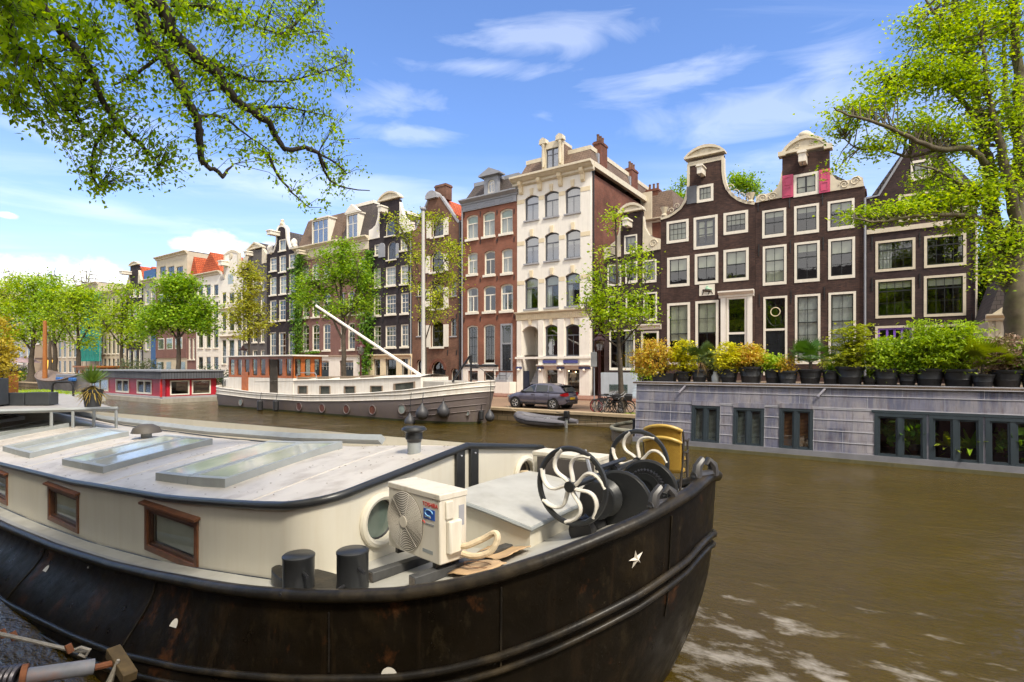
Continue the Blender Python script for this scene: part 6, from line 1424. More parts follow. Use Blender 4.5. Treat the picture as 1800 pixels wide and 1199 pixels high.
for a, b, z0, z1, k in hw:
    o = MB()
    n = 2; fw_ = .09 if not k else .1
    o.ring([(a, z0), (b, z0), (b, z1), (a, z1)], [(a+fw_, z0+fw_), (b-fw_, z0+fw_), (b-fw_, z1-fw_), (a+fw_, z1-fw_)], -.03, .1); xm = (a+b)/2; o.box(xm-.06, xm+.06, -.02, .09, z0+fw_, z1-fw_)
    for xa, xb in ((a+fw_, xm-.06), (xm+.06, b-fw_)): o.ring([(xa, z0+fw_), (xb, z0+fw_), (xb, z1-fw_), (xa, z1-fw_)], [(xa+.05, z0+fw_+.05), (xb-.05, z0+fw_+.05), (xb-.05, z1-fw_-.05), (xa+.05, z1-fw_-.05)], .01, .07)
    o = o.map(sh).build('window', M_hfr, hbt)
    MB().face([(a+.1, .045, z0+.1), (b-.1, .045, z0+.1), (b-.1, .045, z1-.1), (a+.1, .045, z1-.1)]).map(sh).build('pane', M_glass, o)
    if not k:
        s_ = MB(); nz = 26
        for j in range(nz): z = lerp(z0+.12, z1-.1, j/nz); s_.extx([(.1, z), (.125, z+.02), (.125, z+.024), (.1, z+.004)], a+.1, b-.1)
        red = a > hx(1360); s_.map(sh).build('blind', mat('brown_blind', (.2, .08, .03), .6) if red else mat('grey_blind', (.22, .22, .2), .6), o)
        MB().box(a, b, -.05, -.0, z1+.0, z1+.17).map(sh).build('roller_box', M_lead, o)
    else: MB().box(a-.05, b+.05, -.06, .0, z0-.1, z0-.003).map(sh).build('sill', M_hfr, o)
MB().box(hx(1532)-.0, hx(1840), -.035, 0, 1.63, 1.70).map(sh).build('window_head', M_hfr, hbt)
for px in (1197, 1441): x = hx(px); MB().tube([(x+.15, -.02+.17, 2.34), (x-.05, -.1+.12, 2.08)], .045, 4).build('roof_spout', M_lead, hbt)
# pontoon bow of the houseboat
rows = []
for i in range(15):
    a = -math.pi/2+math.pi*i/14; rows.append((-.1-1.5*math.cos(a)**.7, 2.2+2.2*math.sin(a)))
MB().extz(rows, -.3, .42).build('fore_deck', mat('old_deck', (.2, .16, .11), .8, .25, 2), hbt); MB().tube([(x, y, .5) for x, y in rows], .09, 8).build('bow_rail', mat('bow_rail', (.24, .23, .17), .7, .25, 4), hbt, smooth=True)
for dx in (-.5,): MB().lathe([(.11, .42), (.11, .78), (.14, .8), (.14, .86), (0, .87)], (dx, 1.3, 0), 12).build('mooring_post', M_iron, hbt, smooth=True)
# ---------------------------------------------------------------- things on the far quay
ZQ = .65
# --- car ---------------------------------------------------------------------------
M_car = mat('grey_blue_car_paint', (.12, .115, .16), .28, .03, 2, metal=.25, coat=.8)
M_cglass = mat('car_glass', (.03, .035, .035), .06, .1, spec=.9); M_tyre = mat('tyre_rubber', (.02, .02, .02), .85, .1); M_alloy = mat('alloy', (.5, .5, .5), .3, .05, metal=.6)
M_cblack = mat('car_trim', (.015, .015, .016), .4, .1)
def car(u, D, rz, label):
    c = sthing('parked_car', label, 'car', u, D, ZQ, rz=rz)   # local: x from nose (0) to tail (4.05), y across, z up
    L = 4.05; Wd = .87
    base = [(0, .36), (.12, .27), (.5, .24), (3.5, .24), (3.92, .3), (4.05, .4)]
    top = [(0, .52), (.06, .66), (.25, .80), (.7, .91), (1.12, .98), (1.5, .995), (3.3, .99), (3.75, 1.0), (3.9, .97), (4.03, .78), (4.05, .6)]
    hw = [(0, .52), (.1, .68), (.35, .79), (.8, .85), (1.5, .87), (3.2, .87), (3.7, .83), (3.95, .74), (4.05, .66)]
    xs = [0, .03, .08, .16, .3, .5, .7, .95, 1.2, 1.6, 2., 2.4, 2.8, 3.1, 3.4, 3.6, 3.8, 3.92, 4.0, 4.05]
    rows = []
    for x in xs:
        b, t, w = interp(x, base), interp(x, top), interp(x, hw); r = []
        for k in range(17):
            a = k/16; y = -w*1.0+2*w*a; q = abs(2*a-1)
            r.append((x, y, t-.035*q**2-.12*max(0, q-.86)/.14))
        s_ = [(x, -w*.93, b), (x, -w*1.0, b+.16), (x, -w*1.03, lerp(b, t, .55)), (x, -w*1.0, t-.16)]
        rows.append([(p[0], p[1], p[2]) for p in s_]+r[1:-1]+[(p[0], -p[1], p[2]) for p in s_[::-1]])
    m_ = MB().grid(rows); n_ = len(rows[0]); m_.f.append(tuple(range(n_))); m_.f.append(tuple((len(rows)-1)*n_+k for k in range(n_)))
    body = m_.build('body', M_car, c, smooth=True, ang=50)
    # glasshouse
    gl = [(1.02, .955), (1.75, 1.40), (2.1, 1.455), (2.8, 1.45), (3.4, 1.36), (3.62, 1.30), (3.95, .96)]
    rr = []
    for x in [1.02, 1.2, 1.4, 1.6, 1.78, 2.0, 2.3, 2.6, 2.9, 3.2, 3.45, 3.6, 3.75, 3.95]:
        t = interp(x, gl); w0 = min(.83, interp(x, hw)-.03); f = max(0, min(1, (t-.96)/.45)); w1 = lerp(w0, .60, f)
        rr.append([(x, -w0, .95), (x, -lerp(w0, w1, .5), lerp(.95, t, .55)), (x, -w1, max(.951, t-.05)), (x, -w1*.8, t-.01), (x, 0, t), (x, w1*.8, t-.01), (x, w1, max(.951, t-.05)), (x, lerp(w0, w1, .5), lerp(.95, t, .55)), (x, w0, .95)])
    MB().grid(rr).build('cabin', M_car, c, smooth=True, ang=40)
    def sidepane(pts, nm='side_window'):
        for s_ in (-1, 1):
            P_ = []
            for x, f in pts:
                t = interp(x, gl); w0 = min(.83, interp(x, hw)-.03); ff = max(0, min(1, (t-.96)/.45)); w1 = lerp(w0, .60, ff)
                P_.append((x, s_*(lerp(w0, w1, f)+.03), lerp(.95, t-.05, f)))
            MB().face(P_).build(nm, M_cglass, c)
    sidepane([(1.3, .1), (2.02, .08), (2.05, .92), (1.9, .92), (1.72, .85)]); sidepane([(2.12, .08), (2.9, .1), (2.86, .9), (2.12, .92)]); sidepane([(2.98, .12), (3.32, .2), (3.1, .86), (2.94, .88)])
    MB().face([(1.12, -.66, 1.02), (1.12, .66, 1.02), (1.74, .54, 1.395), (1.74, -.54, 1.395)]).map(lambda v: v+Vector((-.03, 0, .02))).build('windscreen', M_cglass, c)
    MB().face([(3.95, -.6, .99), (3.95, .6, .99), (3.64, .52, 1.29), (3.64, -.52, 1.29)]).map(lambda v: v+Vector((.03, 0, .01))).build('rear_window', M_cglass, c)
    MB().extx([(-.55, 1.31), (.55, 1.31), (.52, 1.35), (-.52, 1.35)], 3.5, 3.76).build('spoiler', M_cblack, c, bevel=.01)
    for s_ in (-1, 1):
        MB().add([(4.01, s_*.4, .93), (3.985, s_*.78, .93), (3.72, s_*.865, .86), (3.76, s_*.865, .77), (4.0, s_*.78, .74), (4.065, s_*.42, .76)], [(0, 1, 4, 5), (1, 2, 3, 4)]).map(lambda v: v+Vector((.012, s_*.012, 0))).build('tail_light', mat('tail_red', (.3, .008, .012), .15, .1), c)
        MB().add([(.02, s_*.42, .68), (.1, s_*.69, .70), (.38, s_*.81, .80), (.3, s_*.80, .66), (.06, s_*.66, .58), (-.0, s_*.42, .6)], [(0, 1, 4, 5), (1, 2, 3, 4)]).map(lambda v: v+Vector((-.02, s_*.02, 0))).build('headlight', mat('headlamp_glass', (.5, .5, .48), .1, .1), c)
        MB().ball((1.32, s_*.98, 1.0), .1, 10, 6, .7, 1.2, .7).build('wing_mirror', M_cblack, c, smooth=True)
        for x in (1.85, 2.75): MB().box(x, x+.18, s_*.9-.015, s_*.9+.015, .82, .85).build('door_handle', M_car, c)
        MB().box(.8, 3.0, s_*.885-.01, s_*.885+.01, .27, .34).build('sill_trim', M_cblack, c)
    for x in (2.07, 3.02): MB().box(x-.006, x+.006, -.897, -.893, .34, .93).build('door_seam', M_cblack, c)
    MB().box(4.03, 4.075, -.26, .26, .55, .67).build('number_plate', mat('yellow_plate', (.65, .42, .02), .5, .05), c); MB().box(3.9, 4.06, -.6, .6, .28, .42).build('bumper_trim', M_cblack, c)
    for x in (.74, 3.27):
        for s_ in (-1, 1):
            arch = MB().prism([(x+.36*math.cos(a), .31+.36*math.sin(a)) for a in [math.pi*2*k/24 for k in range(24)]], s_*.55, s_*.885).build('wheel_arch', M_cblack, c)
            RX = Matrix.Rotation(math.pi/2*s_, 3, 'X')
            w = MB().lathe([(.2, -.1), (.29, -.1), (.31, -.07), (.31, .07), (.29, .1), (.2, .1)], (x, s_*.79, .31), 28, RX).build('wheel', M_tyre, c, smooth=True)
            rm = MB().lathe([(.0, .07), (.2, .07), (.205, .115), (.19, .115)], (x, s_*.79, .31), 28, RX)
            rm.build('rim_dish', M_cblack, w, smooth=True)
            sp = MB()
            for k in range(5):
                for dq in (-.12, .12): a = k*2*math.pi/5; sp.tube([(x+.04*math.cos(a), s_*.9, .31+.04*math.sin(a)), (x+.195*math.cos(a+dq), s_*.9, .31+.195*math.sin(a+dq))], .02, 5)
            sp.tube([(x+.2*math.cos(k*math.pi/12), s_*.895, .31+.2*math.sin(k*math.pi/12)) for k in range(24)], .014, 5, closed=True); sp.build('rim', M_alloy, w, smooth=True)
    return c
car(U(887, 26.3), 26.3+.9, 0, 'grey blue hatchback parked on the quay in front of the white house')
# --- rubber dinghy ------------------------------------------------------------------
dg = sthing('rubber_dinghy', 'grey inflatable dinghy with outboard motor floating at the quay wall', 'dinghy', U(908, 23.9), 23.9, 0)
M_hyp = mat('dinghy_grey', (.13, .125, .14), .55, .1, 3); 
tb = MB().tube([(3.3, -.62, .27), (2.6, -.64, .27), (1.2, -.66, .3), (.55, -.52, .38), (.2, -.22, .48), (.12, 0, .5), (.2, .22, .48), (.55, .52, .38), (1.2, .66, .3), (2.6, .64, .27), (3.3, .62, .27)], [.12, .21, .22, .22, .21, .21, .21, .22, .22, .21, .12], 12)
tb.build('tube', M_hyp, dg, smooth=True); MB().tube([(3.3, -.82, .3), (2.6, -.855, .3), (1.2, -.885, .33), (.5, -.72, .42), (.05, -.3, .52), (-.09, 0, .54)], .03, 6).build('rubbing_strip', M_cblack, dg, smooth=True)
MB().box(.5, 2.85, -.5, .5, .12, .2).build('floor', M_iron, dg); MB().box(2.82, 2.9, -.55, .55, .1, .55).build('transom', M_iron, dg); MB().box(1.5, 1.8, -.6, .6, .36, .4).build('seat', M_skyf, dg)
for x in (1.0, 1.6, 2.2): MB().tube([(x, -.66+.225*math.cos(a), .28+.225*math.sin(a)) for a in [k*.3-.2 for k in range(9)]], .012, 4).build('patch_band', M_cblack, dg)
om = MB().box(2.9, 3.15, -.12, .12, .5, .85).build('outboard_motor', M_cblack, dg, bevel=.04); MB().box(2.95, 3.05, -.05, .05, -.3, .52).build('shaft', M_skyf, om); MB().tube([(2.9, 0, .7), (2.45, 0, .75)], .02, 6).build('tiller', M_cblack, om)
# mooring line along the wall
ml_ = sthing('mooring_line', 'thin pale mooring line sagging from the grey barge bow along the quay wall', 'rope', -16.7, 23.5, 1.0)
MB().tube([(0, 0, 0), (.8, .2, -.45), (1.8, .3, -.72), (3.2, .35, -.82), (5, .6, -.72), (7.2, 1.0, -.55)], .014, 5).build('line', mat('pale_rope', (.4, .35, .26), .9), ml_, smooth=True)
# --- lamps, sign -------------------------------------------------------------------
M_lamp = mat('lamp_red_brown', (.075, .02, .02), .4, .1); M_lglass = glassmat('lamp_glass', (.8, .8, .8), .12)
def lamp(px, pyt, D, label, s=1.):
    b = W(U(px, D), D, ZQ); l = thing('street_lamp', label, 'street lamp', b, A, 'lantern street lamps on the far quay'); ht = Z(px, pyt, D)-ZQ
    zl = ht-1.05*s
    MB().lathe([(.16, 0), (.16, .25), (.12, .3), (.09, .9), (.075, 1.0), (.06, zl-.1), (.09, zl-.05), (.05, zl)], (0, 0, 0), 10).build('post', M_lamp, l, smooth=True)
    zc = zl
    cage = MB(); 
    for k in range(6):
        a = k*math.pi/3; cage.tube([(.17*s*math.cos(a), .17*s*math.sin(a), zc), (.30*s*math.cos(a), .30*s*math.sin(a), zc+.55*s)], .018, 4)
    for r, z in ((.17, 0), (.3, .55)): cage.tube([(r*s*math.cos(k*math.pi/3), r*s*math.sin(k*math.pi/3), zc+z*s) for k in range(6)], .022, 4, closed=True)
    cg = cage.build('lantern', M_lamp, l)
    MB().lathe([(.16*s, zc), (.285*s, zc+.55*s)], (0, 0, 0), 6).build('lantern_glass', M_lglass, cg)
    MB().lathe([(.36*s, zc+.56*s), (.34*s, zc+.62*s), (.2*s, zc+.74*s), (.12*s, zc+.8*s), (.13*s, zc+.86*s), (.05*s, zc+.95*s), (0, zc+1.05*s)], (0, 0, 0), 12).build('lantern_cap', M_lamp, l, smooth=True)
    MB().tube([(-.25, 0, zl-.3), (.25, 0, zl-.3)], .02, 5).build('ladder_bar', M_lamp, l)
lamp(1054, 583, 27.6, 'red brown lantern lamp beside the parking sign and the bicycles'); lamp(634, 598, 26.5, 'dark lantern lamp before the mauve brick house ivy'); lamp(427, 606, 27, 'lantern lamp whose head shows above the wooden wheelhouse')
sg = sthing('road_sign', 'grey back of a road sign on a thin pole beside the bicycles', 'sign', U(1044.5, 26.3), 26.3, ZQ)
zt_ = Z(1046, 619, 26.3)-ZQ; MB().tube([(0, 0, 0), (0, 0, zt_+.1)], .035, 8).build('pole', M_greywood, sg, smooth=True); MB().extz([(-.18, -.05), (.18, -.05), (.18, -.03), (-.18, -.03)], zt_-.78, zt_).build('board', mat('sign_back', (.38, .38, .38), .5, .05), sg, bevel=.015)
# --- bicycles -----------------------------------------------------------------------
M_bike = mat('black_bike', (.015, .015, .017), .4, .1)
def bike(label):
    b = thing('bicycle', label, 'bicycle', (0, 0, 0), 0, 'bicycles parked on the quay'); R = .34
    for x in (-.53, .53):
        w = MB().tube([(x+R*math.cos(k*math.pi/16), 0, R+R*math.sin(k*math.pi/16)) for k in range(32)], .022, 6, closed=True).build('wheel', M_tyre, b, smooth=True)
        s_ = MB()
        for k in range(14): a = k*math.pi/7; s_.tube([(x, 0, R), (x+R*math.cos(a), 0, R+R*math.sin(a))], .004, 3)
        s_.build('spokes', M_alloy, w)
        MB().tube([(x+(R+.035)*math.cos(a), 0, R+(R+.035)*math.sin(a)) for a in [math.pi*(.1+.8*k/10) for k in range(11)]], .022, 5, flat=.5).build('mudguard', M_bike, b)
    f = MB()
    for p in (((-.53, 0, R), (-.1, 0, .3)), ((-.1, 0, .3), (-.22, 0, .85)), ((-.1, 0, .3), (.38, 0, .82)), ((-.2, 0, .72), (.36, 0, .88)), ((-.53, 0, R), (-.2, 0, .75)), ((.53, 0, R), (.34, 0, 1.0))): f.tube(p, .02, 6)
    f.build('frame', M_bike, b, smooth=True)
    MB().tube([(.34, 0, 1.0), (.32, 0, 1.08), (.34, -.15, 1.12), (.2, -.29, 1.05)], .014, 6).tube([(.32, 0, 1.08), (.34, .15, 1.12), (.2, .29, 1.05)], .014, 6).build('handlebar', M_alloy, b, smooth=True)
    MB().extz([(-.38, -.09), (-.12, -.03), (-.08, 0), (-.12, .03), (-.38, .09)], .9, .96).build('saddle', M_tyre, b, bevel=.02)
    MB().tube([(-.75, 0, .68), (-.3, 0, .7)], .02, 4).build('carrier', M_bike, b)
    return b
b0 = bike('black bicycle parked by the sign pole, its red wheel facing the water')
b0.location = W(U(1066, 26.1), 26.1, ZQ); b0.rotation_euler = (.06, 0, A+.15)
rp_ = MB(); R = .34
for x in (-.53,): rp_.tube([(x+R*.92*math.cos(k*math.pi/16), -.01, R+R*.92*math.sin(k*math.pi/16)) for k in range(32)], .02, 5, closed=True)
rp_.build('red_rim', mat('rim_red', (.35, .04, .05), .5), b0)
ck = MB().box(.4, .75, -.2, .2, .72, .98).build('crate', M_iron, b0, bevel=.02)
lb = ['bicycle standing second from the sign pole among the parked bicycles', 'bicycle in the middle of the row, front wheel turned to the water', 'bicycle leaning on the quay tree trunk', 'bicycle lying slanted right of the quay tree', 'bicycle half behind the others near the lamp post']
b0c = None
for i, (px, D, rz, tilt) in enumerate(((1070, 26.3, .5, .1), (1077, 26.2, 1.1, -.12), (1086, 26.5, .3, .2), (1103, 26.0, -.5, .5), (1074, 26.9, .1, .05))):
    c = copy_tree(b0, label=lb[i]); c.location = W(U(px, D), D, ZQ); c.rotation_euler = (tilt, 0, A+rz)
    for ch in children(c):
        if ch.name.startswith('red_rim') or (ch.name.startswith('crate') and i % 2): bpy.data.objects.remove(ch)
# --- people in the shop -----------------------------------------------------------------
def person(label, u, D, z, top, pants, seated=False, hair=(.03, .02, .015), rz=0):
    p = sthing('person', label, 'person', u, D, z, rz=rz); sk_ = mat('skin', (.45, .27, .2), .6, .05)
    J = {'pel': (0, 0, .9), 'ch': (0, 0, 1.25), 'nk': (0, 0, 1.45), 'hd': (0, -.01, 1.56), 'ht': (0, 0, 1.7)}
    for s_, n in ((-1, 'l'), (1, 'r')):
        J['sh'+n] = (s_*.18, 0, 1.4); J['el'+n] = (s_*.25, -.08, 1.14); J['wr'+n] = (s_*.18, -.3, 1.05); J['hp'+n] = (s_*.1, 0, .86)
        J['kn'+n] = (s_*.11, -.4 if seated else -.03, .82 if seated else .47); J['an'+n] = (s_*.11, -.4 if seated else 0, .42 if seated else .05); J['to'+n] = (s_*.12, -.55 if seated else -.16, .38 if seated else .03)
    E = [('pel', 'ch'), ('ch', 'nk'), ('nk', 'hd'), ('hd', 'ht')]
    for n in 'lr': E += [('ch', 'sh'+n), ('sh'+n, 'el'+n), ('el'+n, 'wr'+n), ('pel', 'hp'+n), ('hp'+n, 'kn'+n), ('kn'+n, 'an'+n), ('an'+n, 'to'+n)]
    rad = {'pel': .14, 'ch': .15, 'nk': .055, 'hd': .085, 'ht': .07, 'sh': .065, 'el': .045, 'wr': .032, 'hp': .09, 'kn': .06, 'an': .042, 'to': .035}
    ks = list(J); me = bpy.data.meshes.new('body'); me.from_pydata([J[k] for k in ks], [(ks.index(a), ks.index(b)) for a, b in E], [])
    o = link(bpy.data.objects.new('body', me), p); md = o.modifiers.new('skin', 'SKIN')
    for i, k in enumerate(ks): r = rad.get(k, rad.get(k[:2], .05)); me.skin_vertices[0].data[i].radius = (r, r*.8); me.skin_vertices[0].data[i].use_root = (k == 'pel')
    s2 = o.modifiers.new('sub', 'SUBSURF'); s2.levels = 1; s2.render_levels = 2; me.materials.append(sk_)
    MB().lathe([(.17, .8), (.175, .95), (.185, 1.2), (.2, 1.36), (.09, 1.47), (.06, 1.48)], (0, 0, 0), 16).map(lambda v: Vector((v.x, v.y*.75, v.z))).build('top', mat('cloth'+label[:12], top, .9), p, smooth=True)
    for s_, n in ((-1, 'l'), (1, 'r')):
        MB().tube([J['hp'+n], J['kn'+n], J['an'+n]], [.11, .078, .06], 8).build('trouser_leg', mat('trousers'+label[:12], pants, .9), p, smooth=True)
        MB().tube([J['sh'+n], J['el'+n], [lerp(a, b, .8) for a, b in zip(J['el'+n], J['wr'+n])]], [.078, .06, .045], 8).build('sleeve', mat('cloth'+label[:12], top, .9), p, smooth=True)
    MB().ball((0, .02, 1.63), .105, 12, 8, 1, 1.05, 1.05).build('hair', mat('dark_hair', hair, .6), p, smooth=True)
    MB().ball((0, -.03, 1.59), .092, 12, 8, .85, 1, 1.15).build('face', sk_, p, smooth=True)
    return p
person('seated person in a rust red top behind the left shop window', U(963, D0+.55), D0+.55, ZG+.15, (.35, .06, .03), (.06, .05, .05), True); person('standing person in a white shirt inside the right shop window', U(1008, D0+1.2), D0+1.2, ZG+.35, (.75, .72, .7), (.1, .09, .09))
# shop: warm lamps that are lit inside
for px, py in ((1000, 652), (1012, 654)):
    s_ = thing('shop_lamp', 'small lit warm lamp hanging inside the right shop window', 'lamp', P3(px, py, T(px, D0+.9)), 0, 'lit lamps in the shop window'); MB().ball((0, 0, 0), .05, 10, 6).build('bulb', MATS.get('g1') or MATS.setdefault('g1', glow('lamp_glow', (1, .6, .25), 12)), s_, smooth=True); MB().tube([(0, 0, .07), (0, 0, .5)], .01, 4).build('cable', M_iron, s_)
tb_ = sthing('display_table', 'wooden display table with goods inside the right shop window', 'table', U(998, D0+.5), D0+.5, ZG+.3); MB().box(0, 1.1, 0, .5, .75, .8).build('top', M_buff, tb_)
for x in (.05, 1.0): MB().box(x, x+.06, .05, .11, 0, .75).build('leg', M_or, tb_); MB().box(x, x+.06, .4, .46, 0, .75).build('leg', M_or, tb_)
MB().box(.1, 1.0, .1, .4, 0, .04).build('shelf', M_or, tb_)
for k in range(4): MB().box(.1+.25*k, .28+.25*k, .1, .35, .8, .9+.06*(k % 2)).build('stacked_cloth', M_curtain if k % 2 else MATS['cardboard'], tb_)
# ---------------------------------------------------------------- trees
M_bark = mat('bark', (.075, .058, .042), .9, .3, 6, dirt=(.03, .028, .02), dirt_amt=.6, bumpy=.5, bscale=14)
M_bark2 = mat('mossy_bark', (.105, .085, .055), .9, .35, 3, dirt=(.1, .11, .03), dirt_amt=.7, bumpy=.6, bscale=9)
G_fresh = leafmat('fresh_leaf', [(.13, .24, .012), (.26, .41, .02), (.4, .55, .03), (.54, .66, .06)], .46)
G_mid = leafmat('mid_leaf', [(.09, .2, .012), (.18, .34, .018), (.29, .46, .028), (.4, .55, .045)], .4)
G_yel = leafmat('yellow_leaf', [(.17, .25, .015), (.31, .41, .025), (.46, .53, .04), (.56, .58, .07)], .4)
G_bronze = leafmat('bronze_leaf', [(.24, .22, .03), (.38, .38, .04), (.46, .47, .06), (.38, .5, .05)], .4)
G_near = leafmat('near_leaf', [(.1, .2, .01), (.19, .34, .014), (.3, .47, .02), (.44, .6, .035)], .66)
G_dark = leafmat('dark_leaf', [(.02, .05, .012), (.04, .09, .018), (.07, .13, .025)])
G_ivy = leafmat('ivy_leaf', [(.04, .11, .01), (.08, .2, .016), (.15, .3, .022), (.23, .4, .035)], .35)
TG = 'elm trees along the far quay'
def wob(p, k=.1): return Vector(p)+Vector((random.gauss(0, k), random.gauss(0, k), random.gauss(0, k)))
def tree(name, label, t, trunk, limbs, blobs, leafm, leaf=.16, per=26, group=TG, cat='tree', barkm=None, spread=.5, flat=.55, depth=.9, twig_r=.02, base_z=ZQ):
    """trunk/limbs: [(px,py), ...], r0, r1 ; blobs: (px,py,rx,ry,n) in picture units at distance t"""
    px, py = trunk[0][0]; b = P3(px, py, t); b.z = base_z
    tr = thing(name, label, cat, b, 0, group); k = t/F; mb = MB(); nodes = []
    pts = [Vector((0, 0, 0))]+[P3(x, y, t+random.uniform(-.15, .15))-b for x, y in trunk[0][1:]]; sp = smooth_path(pts, 5); n = len(sp)
    mb.tube([wob(p, trunk[1]*.06) for p in sp], [lerp(trunk[1], trunk[2], (i/(n-1))**.8)*(1+.5*max(0, 1-i/3)) for i in range(n)], 9); nodes += sp[n//3:]
    for lp, r0, r1 in limbs:
        dd = random.uniform(-1, 1)*depth
        q = [P3(x, y, t+dd*(.25+.9*i/max(1, len(lp)-1))*1.5*(i > 0))-b for i, (x, y) in enumerate(lp)]; s_ = smooth_path(q, 4); m = len(s_)
        mb.tube([wob(p, r0*.12) for p in s_], [lerp(r0, r1, i/(m-1)) for i in range(m)], 6); nodes += s_[m//4:]
    ND = np.array([tuple(p) for p in nodes]); C = []
    for x, y, rx, ry, nn in blobs:
        c = np.array(tuple(P3(x, y, t)-b)); R = np.array((rx*k, max(rx, ry)*k*depth, ry*k))
        cc = c+in_ball(nn)*R
        for p in cc:
            d = np.linalg.norm(ND-p, axis=1); j = int(np.argmin(d+RNG.random(len(d))*.5)); a = Vector(ND[j]); e = Vector(p)
            mid = a.lerp(e, .55)+Vector((0, 0, .12*(e-a).length))
            mb.tube([a, mid, e], [twig_r*1.4, twig_r, twig_r*.4], 4, cap=False)
            m = max(4, int(per*RNG.uniform(.4, 1.5))); o = RNG.normal(size=(m, 3))*np.array((spread, spread, spread*.42)); 
            C.append(p+o); f = RNG.random((m//3, 1)); C.append(np.array(tuple(mid))*(1-f)+p*f+RNG.normal(size=(m//3, 3))*spread*.4)
    mb.build('trunk', barkm or M_bark, tr, smooth=True, ang=80)
    leaf_obj('crown', np.concatenate(C), leaf, leafm, tr, flat=flat)
    return tr
def t26(px, D=26.5): return T(px, D)
tree('elm_tree', 'thin young elm with sparse yellow green crown before the low dark house', t26(1093), ([(1093, 722), (1091, 660), (1088, 600), (1085, 500), (1083, 420), (1084, 362)], .17, .03),
     [([(1088, 605), (1068, 560), (1048, 500)], .06, .02), ([(1088, 590), (1115, 540), (1135, 495)], .06, .02), ([(1087, 560), (1062, 510), (1052, 460)], .05, .015), ([(1086, 540), (1108, 480), (1112, 430)], .05, .015), ([(1089, 610), (1120, 575), (1142, 560)], .05, .015), ([(1088, 612), (1050, 580), (1030, 545)], .05, .015)],
     [(1060, 535, 34, 28, 30), (1118, 530, 32, 34, 30), (1044, 490, 22, 22, 13), (1085, 565, 52, 30, 38), (1104, 455, 24, 36, 17), (1080, 400, 15, 42, 10), (1135, 555, 20, 20, 9), (1033, 525, 16, 18, 7), (1130, 480, 14, 22, 6), (1058, 445, 12, 20, 5)], G_fresh, .17, 22, spread=.36)
tree('elm_tree', 'bright green elm with double stem before the mauve brick houses', t26(604), ([(604, 700), (604, 640), (603, 575), (600, 520), (598, 470), (602, 428)], .24, .04),
     [([(604, 600), (580, 550), (562, 505)], .1, .03), ([(604, 590), (622, 530), (630, 480)], .11, .03), ([(601, 550), (590, 500), (575, 460)], .07, .02), ([(604, 575), (560, 545), (535, 530)], .06, .02), ([(602, 560), (640, 520), (652, 505)], .06, .02)],
     [(600, 468, 46, 34, 60), (560, 508, 34, 20, 34), (640, 500, 22, 25, 26), (590, 545, 44, 18, 34), (606, 436, 20, 18, 16), (638, 535, 24, 22, 22), (548, 492, 20, 12, 12), (620, 480, 30, 26, 30), (545, 530, 20, 14, 12)], G_mid, .2, 30, spread=.5)
tree('elm_tree', 'wispy yellow green tree behind the white mast before the brick warehouse', t26(748), ([(748, 705), (748, 640), (746, 560), (744, 480), (746, 400), (752, 355)], .12, .02),
     [([(747, 600), (765, 545), (785, 500)], .05, .015), ([(746, 570), (728, 500), (715, 430)], .05, .015), ([(745, 520), (775, 470), (798, 430)], .05, .015), ([(745, 500), (722, 440), (702, 395)], .04, .012), ([(746, 460), (765, 410), (778, 375)], .04, .012)],
     [(712, 405, 22, 24, 15), (733, 450, 24, 30, 20), (788, 460, 28, 36, 26), (775, 520, 30, 32, 26), (748, 385, 22, 24, 12), (800, 440, 16, 25, 9), (762, 550, 26, 18, 14), (690, 388, 12, 10, 4), (770, 385, 16, 18, 8), (722, 500, 16, 24, 8), (790, 500, 20, 20, 10)], G_yel, .17, 20, spread=.42)
tree('elm_tree', 'bronze leaved young tree before the dark grey pediment house', t26(438), ([(438, 690), (438, 640), (437, 560), (436, 500), (436, 462)], .14, .03),
     [([(437, 600), (420, 570), (412, 545)], .05, .02), ([(437, 590), (455, 560), (463, 540)], .05, .02), ([(437, 560), (428, 520), (424, 490)], .04, .015)],
     [(436, 482, 18, 26, 26), (440, 530, 30, 30, 44), (420, 560, 26, 20, 24), (456, 565, 20, 18, 18), (432, 588, 22, 10, 14), (448, 500, 14, 20, 12)], G_bronze, .24, 24, spread=.5)
tree('elm_tree', 'dense round green elm before the cream house with flat roofed top', t26(314), ([(314, 690), (314, 640), (314, 590), (314, 550), (315, 510)], .3, .08),
     [([(314, 600), (290, 565), (272, 550)], .12, .03), ([(314, 595), (342, 560), (358, 545)], .12, .03), ([(314, 570), (300, 530), (292, 505)], .1, .03), ([(314, 565), (332, 525), (338, 500)], .1, .03)],
     [(315, 508, 38, 24, 70), (290, 548, 38, 26, 60), (345, 545, 32, 26, 54), (315, 560, 46, 26, 70), (268, 572, 26, 16, 26), (366, 578, 16, 12, 12), (318, 494, 24, 14, 26), (350, 570, 22, 14, 18), (258, 590, 14, 10, 8)], G_mid, .3, 30, spread=.7)
tree('elm_tree', 'pale green loose elm before the tall windowed house', t26(214), ([(214, 690), (214, 630), (214, 580), (215, 530)], .28, .06),
     [([(214, 610), (196, 585), (184, 570)], .1, .03), ([(214, 605), (235, 580), (248, 570)], .1, .03), ([(214, 580), (222, 540), (228, 520)], .08, .03)],
     [(215, 543, 30, 24, 40), (200, 575, 34, 20, 34), (238, 575, 22, 22, 24), (215, 512, 20, 20, 20), (180, 560, 16, 16, 10), (230, 600, 22, 12, 10)], G_fresh, .3, 24, spread=.75)
